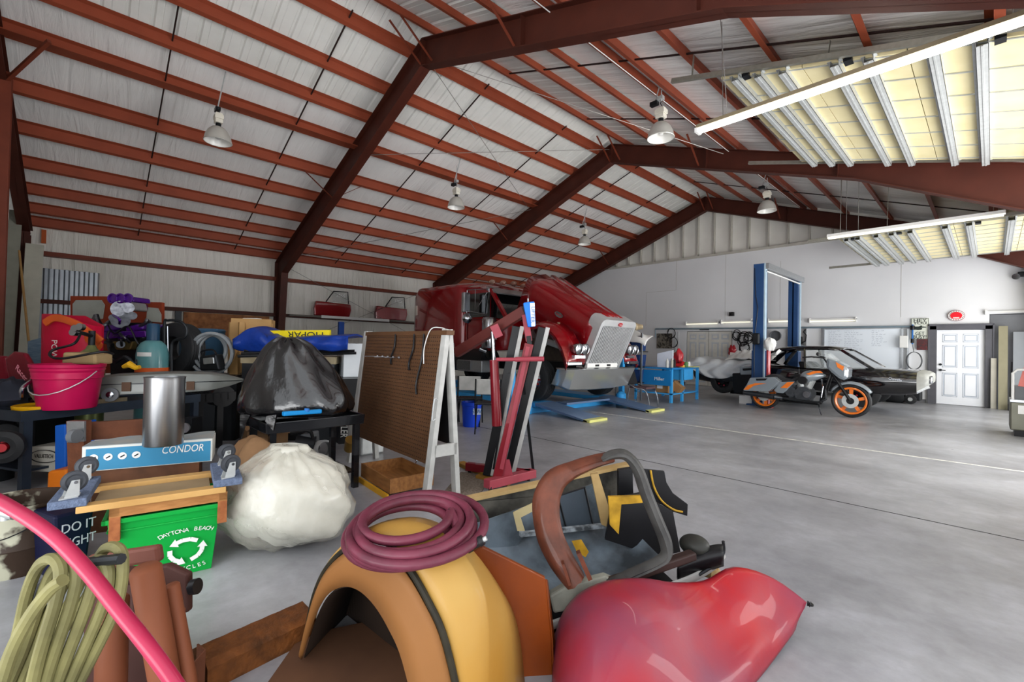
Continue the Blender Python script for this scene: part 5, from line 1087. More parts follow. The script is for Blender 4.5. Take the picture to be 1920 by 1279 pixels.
build('torn_flap', MB().sheet(lambda u, v: Vector((C0.x, C0.y, .592+.02*v*math.sin(5*u)**2))+cd*(.0+u*CL)+cn*(.0+.2*v), 14, 4), mat('torn_grey_card', 'a8a399', .7, 0, '7e97a6', 9, .7), cb, thick=.006)
single('box_stack', fbox(MB(), C0+cd*.05+cn*.02, C1-cd*.08+cn*.02, .22, 0.0, .423), mat('rust_brown_crate', '6c4630', .7, 0, '3f2a1e', 6, .8), 'rust brown crate carrying the long light blue carton', 'crate')
# crates and things under the bench
m_rust = mat('rust_brown', '7b4a33', .7, 0, '4a2d20', 6, .8, .2, 40)
t = thing('caster_plank', 'worn upright brown post with a caster wheel in front of the bench', 'post', atz(140, 3.4, 0))
build('post', tr2([(124, 790), (158, 790), (154, 965), (130, 965)], 3.4, .06), m_rust, t)
build('plate', tr2([(125, 790), (158, 790), (158, 828), (125, 830)], 3.38, .015), m_alum, t)
q = at(140, 818, 3.33); build('caster_wheel', MB().cyl(q-CR*.02, q+CR*.02, .05, n=20), m_grey, t, smooth=True)
single('crossplank', tr2([(158, 793), (335, 782), (335, 815), (158, 826)], [3.5, 3.9, 3.9, 3.5], .05), m_rust, 'rust brown plank held level under the bench', 'plank')
single('blue_tub', tr2([(102, 798), (123, 796), (123, 885), (102, 885)], 3.95, .3), mat('mid_blue_plastic', '1f5fc0', .4), 'mid blue tub under the left end of the bench', 'tub', bevel=.01)
single('blue_lid', tr2([(160, 826), (218, 822), (218, 833), (160, 838)], 3.7, .2), mat('mid_blue_plastic', '1f5fc0', .4), 'flat blue lid showing under the rust brown plank', 'tray', bevel=.01)  # a loose flat lid rather than a tray
t = thing('printed_carton', 'grey white carton printed VALUETECH behind the bench leg', 'box', atz(95, 3.9, 0))
vb = build('carton', tr2([(57, 838), (126, 836), (126, 885), (57, 884)], 4.0, .35), mat('grey_card', 'b3b0a6', .7, 0, '9a978c', 5), t)
text('lettering', 'VALUETECH', vb, at(82, 856, 3.985), CR, CZ, .05, m_black, .001, fit=.165)
ob = MB(); q = at(83, 856, 3.985); ob.tube([q+CR*(.125*math.cos(2*PI*k/30))+CZ*(.055*math.sin(2*PI*k/30)) for k in range(30)], .004, 4, closed=True); build('oval_logo', ob, m_black, vb)
single('orange_case', tr2([(88, 884), (125, 880), (127, 925), (86, 925)], 3.75, .3), mat('orange_plastic', 'd9741a', .45), 'orange case under the bench below the printed carton', 'case', bevel=.02)
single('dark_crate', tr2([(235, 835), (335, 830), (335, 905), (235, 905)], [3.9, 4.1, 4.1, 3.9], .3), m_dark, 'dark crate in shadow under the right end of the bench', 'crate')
t = thing('round_gauge', 'small black machine with a round dial below the bench edge', 'machine', atz(350, 4.6, 0))
build('body', tr2([(338, 785), (360, 785), (360, 822), (338, 822)], 4.6, .15), m_dark, t); q = at(348, 802, 4.58); build('dial', MB().cyl(q, q-CF*.02, .05, n=20), m_alum, t)
# ---- things standing behind the bench
# red garment bag standing tall
m_rbag = mat('red_vinyl', 'c80a3c', .45, 0, 'b00f28', 3, .5, .1, 12); m_orl = mat('orange_lining', 'd9602a', .5)
t = thing('red_bag', 'tall red vinyl bag with an orange lining folded open behind the magenta bucket', 'bag', atz(135, 4.75, 0))
def bagface(u, v):
    px = 82+u*106; top = 598+12*math.sin(2.6*u)+(42*max(0, u-.4)); y = top+v*(1080-top)
    return at(px, min(y, 905), 4.7+.05*math.sin(8*u+v*3)-.06*math.sin(PI*u))
rb = MB(); R_ = []
for i in range(13):
    v = i/12; z = .0+1.585*(1-v); r_ = []
    for j in range(20):
        an = 2*PI*j/20; sx_ = .32*math.cos(an)*(1+.04*math.sin(5*an)); sy_ = .15*math.sin(an)*(1+.1*math.sin(4*an+v*3)); o_ = at(135, 640, 5.25)
        zz = z-(.13*max(0, math.cos(an)) if v < .1 else 0); r_.append(Vector((o_.x, o_.y, 0))+CR*sx_+CF*sy_+CZ*zz)
    R_.append(r_)
rbg = build('shell', rb.loft(R_, cap=False), m_rbag, t, smooth=True, thick=.01, ang=2)
build('lining', MB().tube(smoothpts([at(84, 606, 5.08), at(105, 596, 5.08), at(140, 606, 5.05), at(165, 622, 5.05), at(190, 640, 5.1)]), [.02]*25, 6, flat=2.2), m_orl, t, smooth=True)
build('lining', MB().tube(smoothpts([at(98, 610, 5.2), at(120, 604, 5.2), at(150, 618, 5.2), at(186, 652, 5.12)]), .03, 6, flat=2), m_orl, t, smooth=True)
text('lettering', 'POW', rbg, at(101, 655, 5.02), -CZ, CR, .09, m_white, .001)
# regulator on a brass green bottle
t = thing('gas_bottle', 'small green and brass gas bottle with twin gauges in front of the red bag', 'gas bottle', atz(172, 4.95, 0))
build('bottle', MB().lathe([(0, 0), (.11, 0), (.12, .03), (.12, 1.08), (.10, 1.16), (.05, 1.2), (.035, 1.24), (0, 1.24)], atz(172, 4.95, 0), n=28), mat('brass_green', '8b9060', .3, .6, '6d7a4a', 3, .7), t, smooth=True)
build('valve', MB().cyl(atz(172, 4.95, 1.22), atz(172, 4.95, 1.40), .03, n=12), m_dark, t, smooth=True); build('outlet', MB().cyl(at(145, 622, 4.6), at(172, 630, 4.95), .02, n=10), m_dark, t, smooth=True)
for k, (px, py) in enumerate(((146, 617), (155, 614), (143, 624))): q = at(px, py, 4.42); build('gauge', MB().cyl(q, q-CF*.04+CZ*.005, .035, n=18), m_chrome, t)
build('hose', MB().tube(smoothpts([at(150, 628, 4.4), at(138, 645, 4.3), at(100, 656, 4.25), at(95, 668, 4.2), at(120, 672, 4.2), at(190, 660, 4.3), at(212, 664, 4.4)]), .012, 8), m_black, t, smooth=True)
single('brown_cushion', tr2([(117, 660), (178, 664), (178, 684), (114, 682)], 4.3, .2), mat('tan_foam', 'b39a72', .8, 0, '8f7950', 6), 'tan foam block above the magenta bucket', 'block', bevel=.02)
# tall teal gas cylinder
q = atz(287, 5.62, 0)
t = thing('gas_cylinder', 'tall teal gas cylinder with a dark blue cap behind the bench', 'gas cylinder', q)
build('cylinder', MB().lathe([(0, 0), (.16, 0), (.167, .02), (.167, 1.13), (.155, 1.21), (.12, 1.275), (.075, 1.305), (0, 1.31)], q, n=36), mat('teal_enamel', '5d9296', .3, 0, '48797f', 3, .6, coat=.3), t, smooth=True)
build('cap', MB().lathe([(.06, 1.29), (.068, 1.30), (.07, 1.49), (.06, 1.515), (0, 1.52)], q, n=24), mat('dark_blue_cap', '24435e', .35), t, smooth=True)
build('label', MB().lathe([(.169, 1.11), (.169, 1.16)], q, (0, 0, 1), 10, arc=1.0, a0=yaw-PI/2-.4), m_white, t)
build('foot_ring', MB().lathe([(.168, .90), (.173, .90), (.173, .97), (.168, .97)], q, n=36), m_orl, t, smooth=True)
# knobbly tyre, hand truck, hose bundle
single('knobbly_tyre', MB().lathe([(.16, -.1), (.28, -.12), (.335, -.1)]+[(.34 if k % 2 else .325, -.09+.018*k) for k in range(11)]+[(.335, .1), (.28, .12), (.16, .1), (.16, -.1)], atz(336, 6.05, 1.205), CR*.25+CF, 36), m_tyre, 'black knobbly tyre leaning behind the hand truck', 'tyre', smooth=True)
single('barrel_stand', fbox(MB(), atz(306, 5.8, 0), atz(446, 6.0, 0), .6, 0, .86), m_dark, 'dark low cabinet behind the bench carrying the tyre and the hose bundle', 'cabinet')
t = thing('hand_truck', 'black hand truck with a looped handle beside the teal cylinder', 'hand truck', atz(330, 5.68, 0))
build('frame', MB().tube(smoothpts([atz(308, 5.66, 0), at(308, 700, 5.66), at(308, 610, 5.66), at(315, 601, 5.66), at(338, 603, 5.66), at(350, 615, 5.68), at(347, 632, 5.68), at(325, 640, 5.68), at(321, 660, 5.68), at(321, 700, 5.68), atz(321, 5.68, 0)], 5), .016, 8), m_dark, t, smooth=True)
build('inner_rail', MB().tube(smoothpts([atz(316, 5.68, 0), at(315, 700, 5.68), at(314, 612, 5.68)], 4), .008, 6), m_chrome, t, smooth=True)
m_hosg = mat('grey_hose', '8f9498', .5, 0, '6e7478', 8)
for k in range(5):
    P = []; cx, cy = 395+5*(k % 3), 663-2*k; rx, ry = 40-4*k, 38-3*k
    for j in range(36): an = 2*PI*j/36; P.append(at(cx+rx*math.cos(an), cy+ry*math.sin(an), 5.98+.03*k+.05*math.sin(an+k)))
    single('hose_ring', MB().tube(P, .022, 8, closed=True), m_hosg, 'grey hose ring right of the knobbly tyre, %s of the bundle' % ('outermost', 'second', 'middle', 'fourth', 'innermost')[k], 'hose', 'grey hose rings', smooth=True)
t = thing('chainsaw', 'small dark powered tool with a curved handle in front of the grey hoses', 'tool', atz(393, 5.88, .7))
build('body', tr2([(373, 668), (405, 664), (412, 694), (374, 695)], 5.88, .15), m_dark, t, bevel=.02)
build('handle', MB().tube(smoothpts([at(377, 670, 5.9), at(378, 659, 5.9), at(398, 656, 5.9), at(405, 664, 5.9)]), .012, 8), m_black, t, smooth=True)
build('engine_block', tr2([(380, 672), (400, 670), (401, 682), (381, 684)], 5.85, .03), m_alum, t, bevel=.006)
for k, (px, d_) in enumerate(((366, 7.2), (392, 7.0))):
    single('blue_barrel', MB().lathe([(0, 0), (.2, 0), (.21, .02), (.21, 1.45), (.22, 1.47), (.2, 1.5), (0, 1.5)], atz(px, d_, 0), n=28), mat('barrel_blue', '4b7393', .4, 0, '38597a', 3), 'steel blue tall drum behind the grey hoses, %s' % ('left' if k == 0 else 'right'), 'drum', 'steel blue drums', smooth=True)
# yellow tape roll etc. on the bench back edge
t = thing('yellow_clamp', 'yellow and black hand tool lying in front of the engine', 'tool', at(242, 688, 4.6))
build('body', MB().tube([at(231, 688, 4.6), at(243, 683, 4.6), at(255, 690, 4.6), at(262, 688, 4.6)], [.02, .035, .025, .02], 8), mat('tool_yellow', 'd9a520', .45), t, smooth=True)
# ---- the engine on its stand with the purple trim, and the red door panel behind
m_pur = mat('purple_anodised', '5a1f96', .22, .5, '471777', 4, coat=.5)
ex, ed = 235, 6.0
m_eng = mat('dull_chrome', '7c7e84', .32, .9, '3a3b40', 22, .9); m_eng2 = mat('engine_grey', '55575c', .4, .8, '2c2d31', 20, .8)
t = thing('show_engine', 'chrome and purple supercharged engine with three round intakes on its stand', 'engine', atz(ex, ed, 0))
def E_(px, py, d=ed): return at(px, py, d)
for k in range(3): q = E_(214+14.5*k, 560, 5.80); build('intake', MB().lathe([(0, 0), (.055, 0), (.062, .01), (.066, .03), (.05, .035), (.045, .012), (0, .01)], q, -CF, 22), m_pur, t, smooth=True)
build('intake_plate', tr2([(203, 556), (248, 556), (250, 566), (203, 567)], 5.95, .3), m_pur, t, bevel=.02)
build('blower', MB().cyl(E_(228, 580, 5.8), E_(228, 580, 6.2), .11, n=28).cyl(E_(240, 577, 5.7), E_(240, 577, 5.85), .065, n=20).cyl(E_(222, 584, 5.7), E_(222, 584, 5.85), .06, n=20), m_eng, t, smooth=True)
build('carburettor', tr2([(212, 566), (246, 566), (250, 582), (208, 582)], 5.9, .25), m_alum, t, bevel=.02)
build('belt_drive', MB().cyl(E_(226, 600, 5.72), E_(226, 600, 5.8), .1, n=26).cyl(E_(248, 592, 5.72), E_(248, 592, 5.8), .05, n=18).cyl(E_(212, 596, 5.72), E_(212, 596, 5.8), .045, n=18), m_eng2, t, smooth=True)
build('block', tr2([(190, 605), (272, 605), (262, 660), (200, 660)], 5.85, .6), mat('engine_chrome', '6c6d74', .3, .9, '2f2c3a', 12, .9), t, bevel=.03)
for k, (px, s_) in enumerate(((205, 1), (250, -1))): build('valve_cover', tr2([(px-16, 612), (px+16, 606), (px+18, 618), (px-14, 624)], 5.78, .5), m_pur, t, bevel=.02)
for k in range(5):
    build('exhaust_stack', MB().tube(smoothpts([E_(198-3*k, 615+3*k, 5.8+.08*k), E_(186-2*k, 606, 5.75+.08*k), E_(180-1*k, 590+2*k, 5.75+.08*k)]), .028, 8), m_eng, t, smooth=True)
    build('exhaust_stack', MB().tube(smoothpts([E_(262+3*k, 612+3*k, 5.8+.08*k), E_(272+k, 606, 5.75+.08*k), E_(276+2*k, 598+2*k, 5.75+.08*k)]), .02, 8), m_eng, t, smooth=True)
build('wire_loom', MB().tube(smoothpts([E_(200, 606, 5.7), E_(215, 625, 5.65), E_(240, 612, 5.65), E_(256, 640, 5.65), E_(268, 655, 5.7)]), .01, 6), m_black, t, smooth=True)
build('stand_beam', tr2([(188, 622), (272, 620), (274, 632), (190, 636)], 5.7, .1), m_pur, t, bevel=.01)
text('beam_lettering', 'Supercharged', t, E_(230, 629, 5.69), CR, CZ, .05, m_eng, .001, fit=.26)
build('stand_column', tr2([(205, 636), (262, 634), (256, 720), (208, 720)], 5.8, .3), m_dark, t)
build('oil_pan', tr2([(210, 640), (250, 640), (244, 656), (216, 656)], 5.72, .1), mat('tarnished_brass', '8d7b4c', .35, .7), t, bevel=.015)
build('pulley', MB().cyl(E_(226, 646, 5.7), E_(226, 646, 5.64), .045, n=22), m_eng2, t, smooth=True)
build('base', fbox(MB(), atz(195, 5.8, 0), atz(270, 5.9, 0), .7, 0, .12), m_dark, t)
rnd = random.Random(11)
for k in range(8):
    x0 = rnd.uniform(192, 262); y0 = rnd.uniform(586, 655); x1 = x0+rnd.uniform(-22, 22); y1 = y0+rnd.uniform(8, 28)
    build('engine_pipe', MB().tube(smoothpts([E_(x0, y0, 5.68), E_((x0+x1)/2+rnd.uniform(-8, 8), (y0+y1)/2, 5.6), E_(x1, y1, 5.68)]), rnd.uniform(.01, .022), 8), (m_eng, m_eng2, m_black, m_pur)[k % 4], t, smooth=True)
build('cable_bundle', MB().tube(smoothpts([E_(200, 668, 5.5), E_(215, 678, 5.4), E_(235, 670, 5.4), E_(252, 682, 5.45), E_(262, 672, 5.5)]), .025, 8), m_dark, t, smooth=True)
t = thing('door_card', 'rust red car body panel with two white windows behind the engine', 'panel', atz(218, 6.9, 0))
build('panel', tr2([(132, 555), (208, 556), (255, 566), (303, 567), (303, 700), (132, 700)], 6.9, .06), mat('rust_red_panel', '8f3a22', .5, 0, '6e2c1a', 5), t)
build('leg', tr2([(150, 700), (165, 700), (165, 755), (150, 755)], 6.9, .05).bar(at(157, 700, 6.92), atz(157, 6.92, 0), .1, .05), m_dark, t); build('leg', MB().bar(at(285, 700, 6.92), atz(285, 6.92, 0), .1, .05), m_dark, t)
build('window', tr2([(136, 570), (142, 563), (190, 563), (196, 572), (192, 598), (136, 600)], 6.88, .01), mat('hazy_glass', 'a5a9a2', .5, 0, '858a84', 4, .7), t)
build('window', tr2([(276, 576), (296, 578), (302, 590), (302, 605), (274, 602)], 6.88, .01), MATS['hazy_glass'], t)
build('sticker', tr2([(254, 569), (276, 571), (276, 582), (254, 581)], 6.86, .01), mat('plum_sticker', '5a1d4a', .4), t)
text('sticker_mark', 'US', t, at(265, 576, 6.84), CR, CZ, .07, m_white, .001)
# ---- far left: red fairings, dark bundle, wheel
m_rfair = mat('deep_red_fairing', '74081f', .35, 0, '5a0718', 3, coat=.1)
t = thing('motorcycle_fairing', 'deep red curved fairing with faded white script at the left edge', 'fairing', atz(40, 4.4, 0))
build('shell', tr2([(8, 672), (24, 659), (44, 662), (60, 690), (70, 720), (72, 752), (40, 760), (20, 740)], [4.4, 4.35, 4.3, 4.3, 4.35, 4.4, 4.5, 4.5], .05), m_rfair, t, bevel=.02)
text('script', 'Racer', t, at(40, 700, 4.27), CR-CZ*1.2, CZ+CR*.5, .07, mat('faded_pink', 'd98a9a', .5), .001)
single('fairing_stand', fbox(MB(), atz(-20, 4.45, 0), atz(72, 4.5, 0), .5, 0, .68), m_dark, 'dark low stand under the deep red fairings', 'stand')
single('motorcycle_fairing', tr2([(-40, 665), (8, 668), (14, 700), (10, 745), (-40, 748)], 4.6, .06), m_rfair, 'plain deep red fairing cut by the left edge of the picture', 'fairing', bevel=.02)
single('dark_clothes', MB().sph(at(14, 742, 4.1), .22, .16, .15, 22, fn=lambda d: 1+.12*math.sin(9*d.x+4*d.z)+.08*math.sin(13*d.y)), mat('dark_denim', '22252e', .8, 0, '343846', 10), 'heap of dark clothes left of the steel bench', 'clothes', smooth=True)
single('clothes_stand', MB().lathe([(0, 0), (.14, 0), (.14, .6), (.15, .72), (0, .72)], atz(-6, 4.15, 0), n=20), m_dark, 'dark drum under the heap of clothes', 'drum', smooth=True)
single('chrome_bar', MB().tube(smoothpts([at(40, 745, 3.9), at(44, 725, 3.9), at(80, 700, 4.1)]), .014, 8), m_chrome, 'bent chrome bar rising from the left end of the bench', 'bar', smooth=True)
for k, (px, py, lab) in enumerate(((8, 838, 'front one with a red hub'), (12, 822, 'rear one half hidden'))):
    q = at(px, py, 3.7+.3*k); t = thing('cart_wheel', 'black rubber cart wheel at the left edge, ' + lab, 'wheel', q, 0, 'cart wheels at the left edge')
    build('tyre', MB().lathe([(.05, -.04), (.09, -.05), (.13, -.03), (.135, 0), (.13, .03), (.09, .05), (.05, .04)], q, CR*.5-CF, 30), m_tyre, t, smooth=True); build('hub', MB().cyl(q-(CR*.5-CF)*.03, q+(CR*.5-CF)*.045, .035, n=18), m_red, t, smooth=True)
single('pale_blue_sheets', tr2([(52, 640), (82, 632), (82, 825), (50, 825)], 6.0, .1), mat('steel_blue_sheet', '56738f', .4, .3, '88a0b4', 8, .8, stretch=(1, 1, 6)), 'stack of steel blue sheets left of the red bag', 'sheets')
# ---- left wall things
m_corr = mat('corrugated_grey', '9aa0a6', .35, .6, '7d838a', 5)
pr = []; y = -.9
while y < .1: pr += [(y, 0), (y+.05, 0), (y+.08, .05), (y+.13, .05), (y+.16, 0)]; y += .18
single('corrugated_sheets', MB().loft([[(-15.86+h_, yy, z) for yy, h_ in pr] for z in (0, 3.0)], closed=False, cap=False), m_corr, 'grey corrugated sheets standing against the left wall near the corner', 'sheets', thick=.01)
for k, (px0, px1, y0_, cc, lab) in enumerate(((57, 74, 458, 'b9b8ab', 'pale greenish board'), (24, 36, 395, '8f8f84', 'grey board behind the red post'), (64, 70, 470, '8c8a7c', 'narrow grimy board'))):
    a = on((px0+px1)/2, y0_, 'X', -14.9-.2*k)
    single('leaning_board', MB().bar((a.x+.35, a.y-.05, 0), a, (px1-px0)*.017, .03, (1, 0, 0)), mat('board_%d' % k, cc, .7), lab+' leaning in the left corner', 'board')
single('leaning_stick', MB().tube([on(58, 680, 'X', -12.5), on(36, 470, 'X', -14.5)], .02, 6), m_wood, 'thin pale stick leaning beside the corner post', 'stick')
single('orange_blocking', MB().box(-15.98, -15.9, on(78, 430, 'X', -15.9).y, on(87, 430, 'X', -15.9).y, 3.62, 3.95), mat('orange_wood', 'b8582a', .6), 'small orange block below the eave at the left corner', 'block')
a0 = on(345, 578, 'X', -15.9); a1 = on(506, 583, 'X', -15.9)
single('osb_panel', MB().box(-15.98, -15.93, a0.y, a1.y, 1.1, 2.13), mat('osb', 'b0764a', .7, 0, '6f452a', 7, .9, .2, 40), 'orange brown chipboard sheet fixed to the left wall', 'board')
single('wall_opening_post', MB().box(-15.98, -15.85, a0.y-.2, a0.y-.05, 0, 2.13), m_dark, 'dark upright post left of the chipboard sheet', 'post')
for k, (px0, px1, y0_, y1_) in enumerate(((588, 657, 566, 593), (703, 762, 574, 601))):
    A = on(px0, y0_, 'X', -15.7); B2 = on(px1, y1_, 'X', -15.7)
    t = thing('car_door', 'dark red car door lying on the wall shelf, %s one' % ('left' if k == 0 else 'right'), 'car door', ((A+B2)/2), 0, 'red doors on the wall shelf')
    b_ = MB(); pr_ = [(A.y+.02, 2.25), (B2.y-.06, 2.25), (B2.y, 2.5), (B2.y-.03, 2.70), (A.y+.06, 2.74), (A.y, 2.5)]
    b_.poly([(-15.62, yy, zz) for yy, zz in pr_], (-1, 0, 0), .16); build('skin', b_, m_tred, t, bevel=.03)
    fr_ = MB(); w_ = B2.y-A.y; P = [(-15.7, A.y+.5*w_, 2.72), (-15.7, A.y+.5*w_+.02, 3.08), (-15.7, B2.y-.15, 3.1), (-15.7, B2.y-.1, 2.72)]
    fr_.tube([(-15.7, A.y+.32*w_, 2.74), (-15.7, A.y+.52*w_, 3.12), (-15.7, B2.y-.12, 3.14), (-15.7, B2.y-.08, 2.72)], .02, 6); build('window_frame', fr_, m_dark, t, smooth=True)
    build('window_glass', MB().box(-15.71, -15.70, A.y+.5*w_, B2.y-.12, 2.74, 3.1), m_clear, t)
    text('glass_numbers', '3865' if k == 0 else '3362', t, (-15.69, (A.y+.5*w_+B2.y-.1)/2, 2.98), (0, 1, 0), (0, 0, 1), .16, m_white, .001)
single('wall_shelf', MB().box(-15.98, -15.5, 4.7, 10.2, 2.18, 2.22), mat('grey_shelf', '77746c', .6, 0, '55534d', 5), 'long narrow shelf on the left wall under the red doors', 'shelf')
single('shelf_strip', MB().box(-15.5, -15.48, 5.7, 8.2, 2.16, 2.25), m_white, 'white strip on the front of the wall shelf', 'strip')
single('blue_post', MB().box(-13.6, -13.5, on(641, 600, 'X', -13.5).y-.08, on(641, 600, 'X', -13.5).y+.08, 0, 1.97), mat('deep_blue_post', '1e4aa0', .4), 'deep blue upright post left of the truck', 'post')
# ---- middle: pine frame, blue tarp stack, white cabinet, black boxes
t = thing('pine_crate', 'tall pine crate with a white jug behind the blue tarp', 'crate', atz(470, 6.8, 0))
b_ = MB(); tub(b_, atz(432, 6.7, 0), atz(508, 6.9, 0), .5, .9, 1.66, .03, 0); build('sides', b_, m_wood, t)
for px, d_ in ((434, 6.75), (505, 6.95), (452, 6.72)): build('leg', MB().bar(atz(px, d_, 0), atz(px, d_, 1.6), .07, .07), m_wood, t)
single('white_jug', MB().box(-.1, .1, -.07, .07, 0, .18) if False else tr2([(453, 596), (482, 596), (482, 612), (453, 612)], 6.9, .15), m_white, 'white box on top of the pine crate', 'box', bevel=.02)
single('light_plywood', tr2([(430, 690), (445, 660), (447, 778), (432, 775)], [6.2, 6.2, 6.2, 6.2], .05), m_wood, 'upright strip of pale plywood left of the black bag', 'board')
m_tarp = mat('blue_tarp', '1b3f9e', .35, 0, '122c74', 5, .7, .5, 14)
def tarpf(u, v):
    px = 437+u*215; k = math.sin(14*u+3*v)*4+math.sin(31*u-7*v)*2
    top = 640-26*math.exp(-((u-.17)/.13)**2)-(6 if u > .3 else 0)+3*math.sin(5*u); bot = 652+6*math.sin(PI*u)+4*math.sin(9*u)
    if v < .5: return at(px, bot+(top-bot)*(v/.5)+k*.4, 5.9+.0*u-.06*math.sin(PI*v/.5)+.02*k*.3)
    q = at(px, top+k*.2, 5.9); return q+CF*((v-.5)*1.2)+CZ*(.03*math.sin(PI*(v-.5)*2))
single('blue_tarp', MB().sheet(tarpf, 60, 24), m_tarp, 'folded blue tarpaulin lying on top of the stack behind the black bag', 'tarp', smooth=True, thick=.02, ang=3)
t = thing('yellow_sign', 'bright yellow banner lying on the blue tarpaulin', 'banner', at(560, 625, 6.2))
build('banner', tr2([(502, 620), (618, 619), (618, 634), (502, 634)], 6.1, .05), mat('banner_yellow', 'f2dc1a', .5), t)
text('lettering', 'MOPAR', t, at(573, 627, 6.09), -CR, -CZ, .11, m_signk, .001, fit=.48)
single('yellow_roll', MB().cyl(at(500, 627, 6.1), at(522, 627, 6.2), .05, n=16), mat('mustard', 'c79a1e', .5), 'mustard roll at the left end of the yellow banner', 'roll', smooth=True)
for k in range(5):
    single('black_pole', MB().cyl(at(446+6*k, 668-5*k, 5.7+.1*k), at(668-3*k, 662-4*k+(8 if k == 2 else 0), 6.1+.08*k), .02, n=10), m_black, 'black pole under the blue tarpaulin, %s of the bundle' % ('lowest', 'second', 'middle', 'fourth', 'uppermost')[k], 'pole', 'black poles under the tarpaulin', smooth=True)
single('stack_table', fbox(MB(), atz(452, 5.95, 0), atz(630, 6.15, 0), .7, 1.03, 1.13), mat('tan_trays', 'a99b7e', .6, 0, '6f654f', 8), 'tan tray stack under the black poles', 'tray')
single('stack_cabinet', fbox(MB(), atz(455, 5.95, 0), atz(628, 6.15, 0), .65, 0, 1.03), m_dark, 'dark cabinet carrying the tan trays behind the black bag', 'cabinet')
m_wcab = mat('white_enamel', 'dadfe4', .35, 0, 'bcc3ca', 3)
single('white_cabinet', fbox(MB(), atz(645, 6.2, 0), atz(700, 6.4, 0), .5, .85, 1.32), m_wcab, 'white enamel cabinet between the tarpaulin and the pegboard', 'cabinet', bevel=.01)
t = thing('crawler_carton', 'black carton printed CRAWLER in white below the white cabinet', 'box', atz(660, 5.9, 0))
cr_ = build('carton', fbox(MB(), atz(640, 5.9, 0), atz(692, 6.1, 0), .5, 0, .85), m_black, t)
text('lettering', 'CRAWLER', cr_, at(645, 790, 5.88), -CZ, CR, .13, m_white, .001, fit=.42)
text('lettering', 'LIFE', cr_, at(654, 780, 5.88), -CZ, CR, .1, m_white, .001, fit=.2)
single('silver_duct', MB().lathe([(.09, 0), (.1, .01)]+[(.095 if k % 2 else .102, .02+.015*k) for k in range(14)]+[(.08, .24), (.07, .2)], at(600, 842, 5.3), CR*.6-CF*.8+CZ*.2, 24), m_galv, 'short silver ribbed duct under the black table', 'duct', smooth=True)
# ---- black utility table and what it carries
TL_ = atz(511, 3.62, 0); TR_ = atz(679, 4.16, 0); td, tn = rot3(TR_-TL_); TW = math.hypot((TR_-TL_).x, (TR_-TL_).y); TZ = .67
m_gbk = mat('gloss_black_steel', '101216', .18, .2, '191c22', 4, coat=.5)
t = thing('utility_table', 'glossy black steel table under the black rubbish bag', 'table', (TL_+TR_)/2)
b_ = MB(); tub(b_, TL_-td*.04-tn*.02, TR_+td*.04-tn*.02, .62, TZ-.09, TZ, .015, .01); build('tray_top', b_, m_gbk, t, bevel=.006)
for q in (TL_, TR_-td*.05, TL_+tn*.50, TR_-td*.05+tn*.50): build('leg', MB().hexa([Vector((q.x, q.y, z))+td*a+tn*b for z in (0, TZ-.08) for a, b in ((0, 0), (.05, 0), (.05, .05), (0, .05))]), m_gbk, t)
build('lower_shelf', fbox(MB(), TL_+td*.02+tn*.02, TR_-td*.02+tn*.02, .55, .14, .155), m_gbk, t)
m_bbag = mat('black_bin_liner', '0b0b0e', .24, 0, '131316', 8, .5, .8, 6, coat=.5)
bc = at(556, 735, 4.75)
def bagfn(d):
    an = math.atan2(d.x, d.z)
    return 1+.07*math.sin(6*d.x+4*d.y+1)+.05*math.sin(13*d.z+7*d.x)+.035*math.sin(22*d.x-9*d.z)+.02*math.sin(40*d.z+20*d.x*d.z)
bag_ = MB()
rings = []
prof = [(.0, 1.352, -.09, .05), (.03, 1.345, -.085, .10), (.12, 1.30, -.06, .18), (.25, 1.23, -.055, .25), (.4, 1.13, -.03, .32), (.55, 1.02, -.01, .39), (.7, .91, .0, .45), (.84, .81, .005, .50), (.94, .72, .0, .50), (1.0, .675, -.02, .43)]
o_ = at(557, 640, 4.02)
for v, z, sh, rx in prof:
    r_ = []
    for j in range(64):
        an = 2*PI*j/64; k = 1+.035*math.sin(7*an+6*v)+.03*math.sin(13*an-9*v)+.018*math.sin(29*an+14*v)
        r_.append(Vector((o_.x, o_.y, 0))+CR*(sh+rx*math.cos(an)*k)+CF*(rx*.6*math.sin(an)*k)+CZ*(z+.02*math.sin(9*an+5*v)*(1 if v < .9 else 0)))
    rings.append(r_)
bag_.loft(rings)
t = thing('rubbish_bag', 'big glossy black rubbish bag slumped on the black table', 'bag', Vector((o_.x, o_.y, TZ)))
build('sack', bag_, m_bbag, t, smooth=True, sub=1, ang=3)
build('hanging_corner', tr2([(450, 778), (470, 776), (458, 800), (449, 830)], 3.8, .02), m_bbag, t)
build('hanging_corner', tr2([(500, 780), (518, 778), (512, 808), (497, 790)], 3.58, .02), m_bbag, t)
t = thing('blue_jack', 'bright blue flat tool lying on the front of the black table', 'tool', at(560, 770, 3.78))
build('bar', MB().bar(at(530, 776, 3.52), at(602, 771, 3.76), .04, .035), mat('bright_blue', '1482c4', .3, .1, '0f6aa3', 5), t, bevel=.008)
build('knob', MB().cyl(at(575, 771, 3.66), at(576, 766, 3.66), .02, n=14), m_blue, t)
